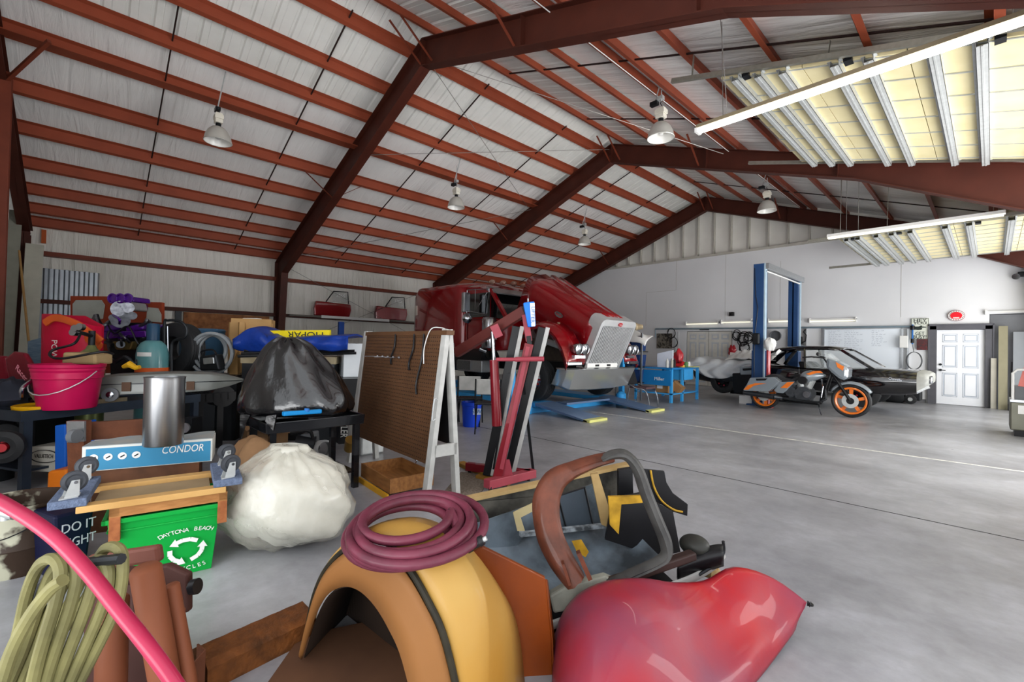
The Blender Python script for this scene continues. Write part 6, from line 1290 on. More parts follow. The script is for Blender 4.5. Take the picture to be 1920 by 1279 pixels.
# under the black table
m_card2 = mat('worn_cardboard', '8d6c4d', .8, 0, '6d5139', 6, .7)
t = thing('open_carton', 'open brown carton on the floor behind the black table', 'box', atz(495, 5.5, 0))
b_ = MB(); tub(b_, atz(468, 5.4, 0), atz(545, 5.7, 0), .4, 0, .24, .008, 0); build('box', b_, m_card2, t)
build('flap', MB().poly([atz(468, 5.4, .24), atz(545, 5.7, .24), atz(552, 5.55, .20), atz(475, 5.25, .30)], CZ, .006), m_card2, t)
t = thing('compressor_motor', 'dark small compressor with a bent pipe under the black table', 'compressor', atz(570, 5.2, 0))
build('motor', MB().cyl(at(555, 835, 5.2), at(590, 838, 5.25), .12, n=22), m_dark, t, smooth=True); build('head', tr2([(562, 815), (585, 812), (588, 850), (560, 850)], 5.2, .2), m_grey, t, bevel=.02)
build('pipe', MB().tube(smoothpts([at(545, 812, 5.2), at(575, 808, 5.2), at(585, 815, 5.2), at(588, 845, 5.2)]), .02, 8), m_black, t, smooth=True)
single('brass_shell', MB().lathe([(.04, 0), (.055, .0), (.06, .14), (.0, .14)], at(655, 842, 4.75), CR*.3-CF*.5+CZ*.8, 20), mat('brass', 'a3803f', .3, .8), 'short brass cylinder right of the black table leg', 'cylinder', smooth=True)
single('grey_console', fbox(MB(), atz(682, 5.3, 0), atz(725, 5.5, 0), .4, 0, .33), m_galv, 'small grey metal case under the pegboard', 'case', bevel=.02)
single('kraft_sack', MB().sph(at(475, 880, 3.6), .22, .2, .24, 22, fn=lambda d: 1+.12*math.sin(8*d.x+5*d.z)+.08*math.sin(15*d.z)), m_card2, 'crumpled kraft paper sack behind the wooden dolly', 'bag', smooth=True)
single('dark_tub', MB().lathe([(0, 0), (.2, 0), (.18, .2), (0, .22)], atz(475, 3.6, 0), n=16), m_dark, 'dark tub under the crumpled kraft sack', 'tub', smooth=True)
# ---- clear bag of white fluff
m_fluff = mat('white_fluff', 'dcdbd3', .7, 0, 'bebbac', 7, .6, .6, 22); m_film = mat('clear_film', 'd5d2c2', .15, 0, 'f2f0e6', 3, .8, 1.0, 9, alpha=.38, coat=.8)
q = atz(548, 2.95, .30)
t = thing('clear_bag', 'big clear plastic bag of white stuffing on the floor by the green bin', 'bag', atz(548, 2.95, 0))
def lump(d): return 1+.05*math.sin(4*d.x+3*d.z)+.04*math.sin(8*d.z+4*d.y+2*d.x)+.02*math.sin(19*d.x-9*d.z)+.012*math.sin(31*d.z+22*d.x)
Rm = Matrix((CR, CF, CZ)).transposed()
build('stuffing', MB().sph(q+CR*.08-CZ*.02, .31, .27, .27, 40, fn=lump, R=Rm), m_fluff, t, smooth=True, ang=3)
for dx, dy, dz, rr_ in ((-.10, -.15, .05, .14), (.1, -.17, -.06, .15), (.20, -.1, .08, .13), (.02, -.12, .13, .13), (-.14, -.08, -.1, .14), (.24, -.1, -.08, .11)):
    build('stuffing_lump', MB().sph(q+CR*dx+CF*dy+CZ*dz, rr_, rr_*.8, rr_*.85, 24, fn=lump, R=Rm), m_fluff, t, smooth=True, ang=3)
build('film', MB().sph(q, .42, .33, .31, 48, fn=lambda d: lump(d)*(1+.02*math.sin(31*d.x+17*d.z))*(1+.045*math.sin(17*math.atan2(d.y, d.x)+3*d.z)*max(0, d.z)**.7), R=Rm), m_film, t, smooth=True, ang=3)
nk = MB(); rg = []
c0 = at(550, 880, 2.95)
for v, z, r in ((0, -.04, .17), (.3, .03, .08), (.6, .08, .10), (.85, .13, .12), (1, .16, .10)):
    rg.append([c0+CR*(-.04+r*math.cos(2*PI*j/24)*(1+.25*math.sin(5*2*PI*j/24)))+CF*(r*.6*math.sin(2*PI*j/24))+CZ*z for j in range(24)])
build('twisted_neck', nk.loft(rg, cap=False), m_film, t, smooth=True, thick=.004, ang=3)
build('stuffing_lump', MB().sph(at(520, 890, 2.9), .1, .1, .09, 22, fn=lump, R=Rm), m_fluff, t, smooth=True, ang=3)
# ---- green bin
m_green = mat('bright_green_plastic', '0e9e3e', .38, 0, '0a8a34', 3, .4)
G0 = on(212, 1108, 'Z', 0)+Vector((0, 0, 0)); G1 = on(398, 1066, 'Z', 0); gd, gn = rot3(G1-G0); GW = (Vector((G1.x, G1.y))-Vector((G0.x, G0.y))).length; GZ = .38
t = thing('recycling_bin', 'bright green recycling bin printed DAYTONA BEACH RECYCLES', 'bin', (G0+G1)/2)
b_ = MB(); tub(b_, G0-gd*.03-gn*.03, G1+gd*.03-gn*.03, .46, 0.0, GZ, .006, .035); gb_ = build('tub', b_, m_green, t, bevel=.006)
b_ = MB()
P0 = G0-gd*.05-gn*.05; P1 = G1+gd*.05-gn*.05
for z0, z1, ins in ((GZ-.02, GZ+.005, 0), (GZ-.07, GZ-.06, .018)):
    for (o2, dx, ln) in ((P0+gd*ins+gn*ins, gd, GW+.10-2*ins), (P0+gd*ins+gn*(.5-ins), gd, GW+.10-2*ins)):
        e = o2+dx*ln; b_.hexa([Vector((p.x, p.y, z)) for z in (z0, z1) for p in (o2, e, e+gn*.02, o2+gn*.02)])
    for o2 in (P0+gd*ins+gn*ins, P1-gd*(ins+.02)+gn*ins):
        e = o2+gn*(.5-2*ins); b_.hexa([Vector((p.x, p.y, z)) for z in (z0, z1) for p in (o2, o2+gd*.02, e+gd*.02, e)])
build('rim', b_, m_green, t, bevel=.004)
fc = (G0+G1)/2+gd*.09-gn*.022; fc.z = 0
tl = -gn*(.035/GZ); upv = (CZ+tl).normalized()
def GP(a, z, o=.0): return Vector((fc.x, fc.y, 0))+gd*a+gn*(.025-.035*z/GZ-.012-o)+CZ*z
for i, ch in enumerate('DAYTONA BEACH'):
    if ch == ' ': continue
    k = (i-6)/6; an = k*.75
    text('lettering', ch, t, GP(.16*math.sin(an)*1.05, .205+.055*math.cos(an)), gd*math.cos(an)-upv*math.sin(an)*.6, upv*math.cos(an)+gd*math.sin(an)*.6, .032, m_white, .0008)
for i, ch in enumerate('RECYCLES'):
    k = (i-3.5)/3.5; an = k*.6
    text('lettering', ch, t, GP(.15*math.sin(an), .085-.045*math.cos(an)), gd*math.cos(an)+upv*math.sin(an)*.6, upv*math.cos(an)-gd*math.sin(an)*.6, .032, m_white, .0008)
sy_ = MB()
for k in range(3):
    an0 = PI/2+k*2*PI/3; ps = []
    for da in (-.75, -.25, .25, .6): ps.append(GP(.065*math.cos(an0+da)*1.15, .145+.062*math.sin(an0+da), .002))
    for a, b in zip(ps, ps[1:]): sy_.bar(a, b, .022, .002, gn)
    e = ps[-1]; d_ = (ps[-1]-ps[-2]).normalized(); n_ = d_.cross(gn).normalized(); sy_.poly([e+n_*.024, e+d_*.035, e-n_*.024], -gn, .002)
build('recycle_arrows', sy_, m_white, t)
# wooden frame resting on the bin
m_pine = mat('orange_pine', 'b9834e', .6, 0, '8a5a2f', 4, .9, .1, 30, stretch=(2, 2, 9)); m_pine2 = mat('light_pine', 'c8a064', .55, 0, 'a67a42', 3, .8, .1, 30)
t = thing('wooden_frame', 'rough wooden box frame resting across the green bin', 'frame', Vector((G0.x, G0.y, GZ)))
F0 = G0-gd*.02-gn*.06; F1 = G1+gd*.06-gn*.06; FZ = GZ-.055
for o2 in (F0, F0+gn*.42): build('rail', fbox(MB(), o2, Vector((F1.x, F1.y, 0))+(o2-F0), .035, FZ+.075, FZ+.125), m_pine, t)
for o2 in (F0, F1-gd*.045, F0+gn*.42, F1-gd*.045+gn*.42): build('block', fbox(MB(), o2, o2+gd*.045, .04, FZ-.05, FZ+.075), mat('end_grain', 'a8683f', .7, 0, '7c4526', 30, .8), t)
for o2 in (F0, F1-gd*.04): build('cross_rail', MB().hexa([Vector((p.x, p.y, z)) for z in (FZ+.08, FZ+.12) for p in (o2, o2+gd*.04, o2+gd*.04+gn*.45, o2+gn*.45)]), m_pine, t)
# upturned dolly with four casters
t = thing('furniture_dolly', 'upturned wooden dolly with carpeted ends and four casters on the box frame', 'dolly', Vector((G0.x, G0.y, FZ+.13)))
D0 = G0-gd*.24-gn*.1; D1 = G1+gd*.13-gn*.1; DZ = FZ+.13; DB = .46
m_carp = mat('blue_grey_carpet', '6d7a94', .9, 0, '4d586e', 60, .9, .5, 120)
for o2, e2, hz in ((D0+gd*.1, D1-gd*.08, 0), (D0+gn*.36+gd*.1, D1+gn*.36-gd*.08, 0)): build('long_rail', fbox(MB(), o2, e2, .07, DZ+.002, DZ+.035), m_pine2, t, bevel=.003)
build('board', fbox(MB(), D0+gd*.15+gn*.08, D1-gd*.15+gn*.08, .27, DZ-.0, DZ+.012), mat('grey_worn_wood', 'a08a6a', .7, 0, '7d6a4f', 4, .8), t)
for o2 in (D0, D1-gd*.14): 
    build('end_board', MB().hexa([Vector((p.x, p.y, z)) for z in (DZ+.036, DZ+.075) for p in (o2, o2+gd*.14, o2+gd*.14+gn*DB, o2+gn*DB)]), m_carp, t, bevel=.004)
def caster(q, parent, dirv):
    cs = build('caster_plate', MB().hexa([q+dirv*a+gn*b+CZ*z for z in (0, .006) for a, b in ((-.035, -.035), (.035, -.035), (.035, .035), (-.035, .035))]), m_galv, parent)
    c2 = q+CZ*.075+dirv*.015
    ax = (dirv.cross(CZ)).normalized()
    for s_ in (-1, 1): build('fork', MB().poly([q+ax*.022*s_+dirv*a+CZ*z for a, z in ((-.025, .006), (.03, .006), (.03, .085), (.0, .085))], ax, .004), m_galv, cs)
    build('wheel', MB().lathe([(0, -.016), (.012, -.018), (.03, -.014), (.038, -.018), (.05, -.012), (.052, 0), (.05, .012), (.038, .018), (.03, .014), (.012, .018), (0, .016)], c2, ax, 26), mat('caster_rubber', '2c2e33', .5, 0, '5b5f66', 3), cs, smooth=True)
    build('axle', MB().cyl(c2-ax*.032, c2+ax*.032, .008, n=10), m_chrome, cs)
for o2, s_ in ((D0+gd*.07+gn*.06, 1), (D0+gd*.07+gn*.40, 1), (D1-gd*.07+gn*.06, 1), (D1-gd*.07+gn*.40, 1)):
    q = Vector((o2.x, o2.y, DZ+.075)); caster(q, t, (gd+gn*.35).normalized())
# dark blue bag with lettering
t = thing('printed_bag', 'navy blue bag lettered DO IT RIGHT beside the green bin', 'bag', atz(150, 2.4, 0))
nb_ = build('bag', fbox(MB(), atz(112, 2.42, 0), atz(188, 2.58, 0), .28, 0, .36, .02), mat('navy_bag', '0b0e2a', .5, 0, '121636', 5), t, bevel=.015)
for s_, py in (('DO IT', 986), ('RIGHT', 1014)): 
    a = at(148, py, 2.46); b = at(172, py, 2.51); dr_ = (atz(188, 2.58, 0)-atz(112, 2.42, 0)).normalized(); text('lettering', s_, nb_, a, dr_, CZ, .07, mat('bag_print', 'c4c4d0', .5), .001, fit=.145)
# rusty white drum
q = atz(52, 2.62, 0)
m_drum = mat('rusted_cream_drum', 'a9a793', .5, 0, '33261d', 3.2, 1.0, .1, 30, sharp=.93)
t = thing('white_drum', 'cream steel drum with rust blotches at the left edge', 'drum', q)
build('drum', MB().lathe([(0, 0), (.2, 0), (.205, .02), (.205, .14), (.21, .15), (.205, .16), (.205, .36), (.212, .37), (.21, .385), (.2, .38), (.195, .03), (0, .03)], q, n=44), m_drum, t, smooth=True)
build('wire_handle', MB().tube([q+CR*(.21*math.cos(a))-CF*(.21*math.sin(a))+CZ*(.34-.13*math.sin(a)) for a in [PI*k/16 for k in range(17)]], .003, 5), m_black, t, smooth=True)
t = thing('pipe_valve', 'silver pipe valve lying on the rim of the cream drum', 'valve', at(20, 962, 2.35))
build('body', MB().cyl(at(-5, 958, 2.35), at(28, 966, 2.35), .025, n=14).cyl(at(10, 950, 2.35), at(10, 975, 2.35), .022, n=12), m_galv, t, smooth=True); build('brass_tip', MB().cyl(at(28, 966, 2.35), at(40, 968, 2.35), .016, n=12), mat('brass', 'a3803f', .3, .8), t, smooth=True)
# ================================================================== PEGBOARD, HOIST AND THE FLOOR AROUND THEM
m_peg = mat('brown_hardboard', '5f412b', .55, 0, '453020', 2.5, .7, .05, 60)
m_wleg = mat('worn_white_paint', 'b9b9b6', .5, 0, '8e8e8b', 9, .6)
PA = atz(833, 3.9, 0); PB = atz(688, 5.1, 0); pd, pn = rot3(PA-PB); PWd = math.hypot((PA-PB).x, (PA-PB).y)
t = thing('pegboard_easel', 'brown pegboard on a worn white A frame, in front of the red hoist', 'pegboard', PA)
def PP(s, z, o=0.0): lean = (1.43-z)*.10; p = PB+pd*s-pn*(lean+o); return Vector((p.x, p.y, z))
pb_ = build('pegboard', MB().hexa([PP(0, .30), PP(PWd, .30), PP(PWd, .30, -.012), PP(0, .30, -.012), PP(0, 1.43), PP(PWd, 1.43), PP(PWd, 1.43, -.012), PP(0, 1.43, -.012)]), m_peg, t)
ho = MB(); nu, nv = 46, 32
for i in range(nu):
    for j in range(nv):
        s_ = .03+(PWd-.06)*i/(nu-1); z = .33+1.06*j/(nv-1); c = PP(s_, z, .0015); r = .0062
        vs = [ho.v(c+pd*(r*math.cos(k*PI/3))+CZ*(r*math.sin(k*PI/3))) for k in range(6)]; ho.f(vs)
build('peg_holes', ho, m_black, pb_)
for s_ in (0.0, PWd):
    for side in (-1, 1):
        o2 = PB+pd*(s_+(.0 if s_ else -.04)); base = o2+pn*(.0 if side > 0 else 0)
        foot = o2-pn*(.15 if side < 0 else -.16); top = o2-pn*(-.02 if side < 0 else -.04)
        build('leg', MB().bar(Vector((foot.x, foot.y, 0)), Vector((top.x, top.y, 1.46)), .045, .07, pd), m_wleg, t)
build('top_rail', MB().hexa([PP(-.02, 1.41, .01), PP(PWd+.05, 1.41, .01), PP(PWd+.05, 1.41, -.07), PP(-.02, 1.41, -.07), PP(-.02, 1.45, .01), PP(PWd+.05, 1.45, .01), PP(PWd+.05, 1.45, -.07), PP(-.02, 1.45, -.07)]), m_peg, t)
o2 = PB+pd*(PWd+.02)
build('end_brace', MB().bar(Vector((o2.x, o2.y, .42))-pn*.09, Vector((o2.x, o2.y, .42))+pn*.13, .03, .1), m_wleg, t)
bp2 = MB().hexa([Vector((q.x, q.y, z)) for z, qs in ((.45, (PA+pn*.10, PA+pn*.11, PB+pn*.11, PB+pn*.10)), (1.38, (PA+pn*.045, PA+pn*.055, PB+pn*.055, PB+pn*.045))) for q in qs])
build('rear_pegboard', bp2, m_dark, t)
build('end_handle', MB().tube(smoothpts([PP(PWd+.05, .86, .03), PP(PWd+.05, .86, .06), PP(PWd+.05, .70, .06), PP(PWd+.05, .70, .03)]), .006, 6), m_galv, t)
# things hooked on the pegboard
for k, (s_, L_) in enumerate(((.72, .30), (1.28, .55), (1.1, .34))):
    P = [PP(PWd*.0+s_, 1.42, .015), PP(s_+.02, 1.42-L_*.4, .02), PP(s_-.03, 1.42-L_*.8, .02), PP(s_-.01, 1.42-L_, .02)]
    single('hanging_strap', MB().tube(smoothpts(P), .009, 6), m_black, 'thin dark strap hooked on the pegboard, %s' % ('left one', 'longest one at the right', 'middle one')[k], 'strap', 'straps on the pegboard', smooth=True)
for k in range(5):
    single('long_hook', MB().cyl(PP(.38+.12*k, 1.19, .01), PP(.36+.12*k, 1.19, .16+.05*(k % 2)), .004, n=6).sph(PP(.38+.12*k, 1.19, .02), .015, n=8), m_chrome, 'chrome peg hook on the pegboard, %s from its left end' % ordn[k], 'hook', 'chrome peg hooks')
single('power_cable', MB().tube(smoothpts([PP(1.36, 1.15, .03), PP(1.34, 1.3, .03), PP(1.40, 1.46, .02), PP(1.50, 1.475, -.02), PP(1.6, 1.45, -.03)]), .0045, 6), m_white, 'white cord with a plug draped over the top right of the pegboard', 'cord', smooth=True)
# ---- folding engine hoist in red
m_hred = mat('hoist_red', '7c1420', .35, 0, '5f101a', 4, .6, coat=.3); m_hpink = mat('hoist_faded_red', '9a3f4a', .4, 0, '802c38', 5)
m_hbrn = mat('hoist_brown', '5e2a26', .45, 0, '4a201d', 4)
HD = 4.35
t = thing('engine_hoist', 'folded red engine hoist with raised boom between the pegboard and the truck', 'hoist', atz(955, HD, 0))
build('boom', MB().bar(at(855, 662, HD+.35), at(984, 583, HD), .075, .10), m_hbrn, t, bevel=.006)
build('boom_opening', MB().bar(at(984, 583, HD-.003), at(987, 581, HD-.01), .055, .08), m_black, t)
build('boom_extension', MB().bar(at(984, 590, HD-.02), at(992, 640, HD-.02), .06, .06, CF), m_hpink, t, bevel=.004)
build('extension_opening', MB().bar(at(991, 630, HD-.055), at(993, 646, HD-.055), .045, .004, CF), m_black, t)
build('mast', MB().bar(at(992, 645, HD-.02), atz(936, HD-.1, .06), .085, .075, CF), m_hred, t, bevel=.005)
build('mast_face', MB().bar(at(990, 650, HD-.065), at(940, 880, HD-.145), .035, .004, CF), m_hpink, t)
for k, (a, b) in enumerate((((968, 612), (912, 905)), ((1016, 614), (950, 895)))):
    A_ = at(a[0], a[1], HD+.1); B_ = at(b[0], b[1], HD+.1); B_.z = max(B_.z, .05)
    build('folded_leg', MB().bar(A_, B_, .075, .06, CF), m_black, t, bevel=.004)
    build('leg_edge', MB().bar(A_+CR*(.058), B_+CR*(.058), .04, .055, CF), m_wleg, t)
build('leg_strut', MB().bar(at(955, 700, HD+.05), at(925, 880, HD+.05), .02, .02, CF), m_black, t)
build('ram_body', MB().cyl(at(926, 675, HD), at(932, 798, HD), .042, .05, 20), m_hred, t, smooth=True)
build('ram_rod', MB().cyl(at(923, 622, HD), at(926, 678, HD), .018, n=14), m_chrome, t, smooth=True)
build('ram_bracket', MB().bar(at(926, 610, HD), at(936, 632, HD), .08, .05, CF), m_hpink, t)
build('push_handle', MB().cyl(at(930, 674, HD-.15), at(967, 674, HD-.15), .018, n=14).cyl(at(966, 674, HD-.15), at(1020, 673, HD-.15), .023, n=14), m_hpink, t, smooth=True)
bz = atz(962, HD-.1, .0)
build('base', MB().bar(atz(918, HD-.25, .07), atz(1005, HD+.15, .07), .09, .08), m_hpink, t, bevel=.006)
build('base', MB().bar(atz(880, HD+.35, .07), atz(1000, HD+.1, .07), .07, .08), m_hred, t, bevel=.006)
build('gusset', tr2([(932, 862), (955, 862), (962, 892), (926, 892)], HD-.12, .02), m_hpink, t)
for px, d_ in ((925, HD-.25), (996, HD+.12), (886, HD+.35)):
    q = atz(px, d_, .03); build('caster', MB().cyl(q-CR*.015, q+CR*.015, .03, n=16), m_black, t, smooth=True)
build('prop_bar', MB().bar(at(978, 690, HD+.02), atz(1006, HD+.28, 0), .028, .014, CF), m_black, t)
t = thing('air_jack_can', 'blue and white tapered can hanging at the tip of the hoist boom', 'can', at(992, 590, HD-.03))
build('can', MB().bar(at(991, 567, HD-.1), at(997, 613, HD-.1), .105, .09, CF, w2=.075, h2=.06), mat('vivid_blue', '1673d6', .35), t, bevel=.01)
build('label', MB().bar(at(998, 568, HD-.152), at(1000, 612, HD-.132), .045, .003, CF, w2=.035), m_white, t)
text('lettering', 'LIFTER', t, at(999, 590, HD-.16), -CZ, CR, .045, m_blue, .001, fit=.15)
build('tip', MB().cyl(at(990, 566, HD-.1), at(990, 560, HD-.1), .006, n=8), m_galv, t)
# blue bucket, folding chair, rags
q = atz(887, 7.45, 0)
t = thing('blue_bucket', 'royal blue bucket with a white badge behind the hoist', 'bucket', q)
build('shell', MB().lathe([(0, 0), (.14, 0), (.16, .34), (.17, .345), (.17, .40), (.155, .40), (.13, .02), (0, .02)], q, n=30), mat('royal_blue_plastic', '1c45c8', .35, 0, '1534a0', 3), t, smooth=True)
build('badge', MB().bar(at(887, 772, 7.28), at(902, 772, 7.29), .1, .004, CF), mat('badge_white', 'c7d3ec', .5), t)
text('lettering', 'S.W', t, at(894, 772, 7.27), CR, CZ, .09, m_blue, .001)
def fold_chair(px, d_, lab):
    c = atz(px, d_, 0); t = thing('folding_chair', lab, 'chair', c, 0, 'grey folding chairs')
    for s_ in (-1, 1):
        build('leg', MB().tube([c+CR*(.2*s_)+CF*.2, c+CR*(.2*s_)-CF*.08+CZ*.45, c+CR*(.19*s_)-CF*.16+CZ*.82], .011, 6), m_dark, t, smooth=True)
        build('leg', MB().tube([c+CR*(.18*s_)-CF*.25, c+CR*(.18*s_)+CF*.1+CZ*.46], .011, 6), m_dark, t, smooth=True)
    build('seat', MB().hexa([c+CR*a+CF*b+CZ*z for z in (.43, .455) for a, b in ((-.2, -.18), (.2, -.18), (.2, .2), (-.2, .2))]), m_dark, t, bevel=.01)
    build('backrest', MB().hexa([c+CR*a+CF*b+CZ*z for z, o_ in ((.58, -.1), (.82, -.16)) for a, b in ((-.18, o_-.01), (.18, o_-.01), (.18, o_+.01), (-.18, o_+.01))]), m_wleg, t, bevel=.015)
fold_chair(918, 7.0, 'grey backed folding chair just left of the red ram')
fold_chair(884, 7.6, 'grey backed folding chair behind the blue bucket')
# wooden tray on the floor
TA = atz(738, 3.85, 0); TB = atz(800, 4.1, 0); TC = atz(683, 4.35, 0)
td2, tn2 = rot3(TA-TC); Lt = math.hypot((TA-TC).x, (TA-TC).y)
t = thing('wooden_tray', 'shallow wooden drawer box on the floor under the pegboard', 'tray', TA)
b_ = MB(); P0 = TC; P1 = TA; tub(b_, P0, P1, .42, .045, .17, .014, 0); build('box', b_, mat('drawer_wood', '9b6a3c', .5, 0, '6d4524', 5, .8, stretch=(1, 6, 6)), t)
build('yellow_runner', fbox(MB(), TC-tn2*.03, TA-tn2*.03, .02, .0, .045), mat('yellow_batten', 'd19a25', .5), t)
q = TA-td2*.12+tn2*.14; q.z = .06
single('tape_roll', MB().lathe([(.035, 0), (.06, 0), (.06, .05), (.035, .05), (.035, 0)], q, n=22), mat('masking_yellow', 'dcc36a', .5), 'yellow tape roll in the wooden drawer box', 'tape', smooth=True)
single('white_tube', MB().cyl(q+Vector((-.1, .0, .03)), q+Vector((-.02, .12, .03)), .014, n=10), m_white, 'small white tube in the wooden drawer box', 'tube', smooth=True)
for k, (a, b, w_) in enumerate((((868, 868, 5.0), (945, 895, 4.4), .09), ((900, 905, 4.5), (960, 888, 4.3), .05))):
    A_ = atz(a[0], a[2], .02); B_ = atz(b[0], b[2], .02); single('floor_batten', MB().bar(A_, B_, w_, .04), mat('ochre_batten', 'a5782e', .6, 0, '5b4426', 8), 'ochre wooden batten on the floor by the hoist, %s' % ('longer' if k == 0 else 'shorter'), 'batten')
single('gravel_mat', MB().hexa([Vector((p.x, p.y, z)) for z in (0.001, .012) for p in (atz(830, 3.9, 0), atz(905, 3.95, 0), atz(925, 4.6, 0), atz(870, 4.7, 0))]), mat('speckled_mat', '8d8276', .9, 0, '574d43', 60, .9, .4, 90), 'speckled brown mat under the pegboard feet', 'mat')
single('chain', MB().tube([at(780+2*math.sin(k*1.9), 845+5*k, 4.6) for k in range(10)]+[atz(778, 4.55, .01)], .012, 6), m_chrome, 'short bright chain hanging behind the pegboard', 'chain', smooth=True)
# ================================================================== NEAREST OBJECTS
# ---- yellow fender
m_fy = mat('yellow_gelcoat', 'a88a4e', .5, 0, 'a06c10', 1.2, .9, .05, 12, coat=.08); m_fin = mat('fender_inside_shade', '241a14', .8, 0, '3a2a1f', 6)
m_ftan = mat('tan_flange', '86592f', .6, 0, '714a26', 3, .6); m_bead = mat('black_bead', '17150f', .6, 0, '3b3320', 14, .5)
def C3(pts): return smoothpts([at(*p) for p in pts], 5)
k0 = [(566, 1236, 1.84), (588, 1165, 1.78), (612, 1118, 1.72), (642, 1100, 1.64), (672, 1106, 1.57), (702, 1134, 1.50), (730, 1180, 1.44), (755, 1240, 1.40), (790, 1385, 1.36)]
k1 = [(560, 1232, 1.84), (580, 1150, 1.76), (604, 1092, 1.69), (645, 1056, 1.60), (695, 1052, 1.53), (742, 1082, 1.46), (785, 1145, 1.41), (820, 1225, 1.38), (860, 1400, 1.35)]
k2 = [(574, 1195, 1.86), (590, 1118, 1.77), (616, 1062, 1.70), (662, 1020, 1.61), (715, 1010, 1.54), (762, 1056, 1.46), (804, 1126, 1.41), (838, 1208, 1.38), (880, 1400, 1.35)]
k3 = [(582, 1175, 1.92), (600, 1098, 1.84), (630, 1040, 1.76), (690, 992, 1.68), (760, 978, 1.61), (830, 1002, 1.54), (892, 1080, 1.48), (912, 1180, 1.44), (905, 1400, 1.38)]
k4 = [(590, 1165, 2.15), (612, 1085, 2.12), (650, 1030, 2.08), (715, 990, 2.02), (795, 974, 1.98), (868, 1012, 1.92), (932, 1092, 1.84), (972, 1190, 1.78), (990, 1400, 1.70)]
K = [C3(k) for k in (k0, k1, k2, k3, k4)]
# rows between k2 and k4 eased so that the dome is round
def mix(A, B2, t_, bulge=0.0): return [a.lerp(b, t_)+CZ*(bulge*math.sin(PI*t_))+(-CF)*(bulge*math.sin(PI*t_)*.6) for a, b in zip(A, B2)]
t = thing('yellow_fender', 'yellow fibreglass car fender with a black bead, nearest in the picture under the hose', 'fender', atz(780, 1.6, 0))
rows = [K[2], mix(K[2], K[3], .33, .012), mix(K[2], K[3], .66, .012), K[3], mix(K[3], K[4], .06, .0), mix(K[3], K[4], .33, .012), mix(K[3], K[4], .66, .012), K[4]]
build('dome', MB().loft([list(r) for r in zip(*rows)], closed=False, cap=False), m_fy, t, smooth=True, thick=.008, ang=3)
rows = [K[0], mix(K[0], K[1], .5, .01), K[1], mix(K[1], K[2], .6, .004)]
build('flange', MB().loft([list(r) for r in zip(*rows)], closed=False, cap=False), m_ftan, t, smooth=True, thick=.006, ang=3)
build('bead', MB().tube([p-CF*.006 for p in K[2]], .011, 8), m_bead, t, smooth=True)
inn = [[p+CF*.02-CZ*.012 for p in K[0]], [p+CF*.16-CZ*.02+CR*.02 for p in K[0]], [p+CF*.34-CZ*.03+CR*.05 for p in K[0]]]
build('inner_shade_sheet', MB().loft([list(r) for r in zip(*inn)], closed=False, cap=False), m_fin, t, smooth=True, thick=.004, ang=3)  # dark sheet, like the one behind it, put in as shade inside the arch
bk = [p+CF*.34-CZ*.03+CR*.05 for p in K[0]]; bkm = MB(); bkm.loft([[Vector((p.x, p.y, max(0.0, p.z))), Vector((p.x, p.y, 0))+CF*.02] for p in bk], closed=False, cap=False)
build('back_shade_sheet', bkm, m_fin, t, smooth=True, thick=.004, ang=3)
# ---- hose coil lying on the fender
m_mhose = mat('maroon_hose', '6c2e3f', .45, 0, '3f1c26', 9, .8, .1, 40, coat=.1)
cc = at(772, 1000, 1.60); P = []
tilt_u = (CR+CZ*.03).normalized(); tilt_v = (CF+CZ*.20).normalized(); tn_ = tilt_u.cross(tilt_v)
nl = 8; N_ = nl*40; rnd = random.Random(3)
offs = [(rnd.uniform(-.02, .02), rnd.uniform(-.02, .02)) for _ in range(nl+2)]; radi = [.235, .195, .215, .15, .18, .24, .16, .205, .13, .2]; hts = [.0, .006, .028, .012, .04, .03, .045, .052, .06, .05]
for k in range(N_):
    f_ = k/40; i = int(f_); fr = f_-i; fr = fr*fr*(3-2*fr); an = 2*PI*k/40+.4
    r = radi[i]*(1-fr)+radi[i+1]*fr; ox = offs[i][0]*(1-fr)+offs[i+1][0]*fr; oy = offs[i][1]*(1-fr)+offs[i+1][1]*fr; hh = hts[i]*(1-fr)+hts[i+1]*fr
    P.append(cc+tilt_u*(ox+r*math.cos(an))+tilt_v*(oy+r*.92*math.sin(an))+tn_*hh)
e0 = at(870, 1030, 1.5); P += [P[-1].lerp(e0, .4)+CZ*.01, e0, at(884, 1024, 1.5)]
t = thing('hose_coil', 'maroon rubber hose coiled on top of the yellow fender', 'hose', cc)
build('hose', MB().tube(P, .0165, 12), m_mhose, t, smooth=True)
build('connector', MB().tube([at(876, 1028, 1.5), at(884, 1024, 1.5), at(885, 1024, 1.5), at(898, 1017, 1.5), at(899, 1016, 1.5), at(906, 1012, 1.5)], [.018, .018, .014, .014, .018, .016], 14), m_black, t, smooth=True)
build('brass_nipple', MB().cyl(at(905, 1013, 1.5), at(912, 1009, 1.5), .008, n=12), m_galv, t, smooth=True)
def trp(pts, x0, d0, x1, d1, th): return tr2(pts, [d0+(p[0]-x0)*(d1-d0)/(x1-x0) for p in pts], th)
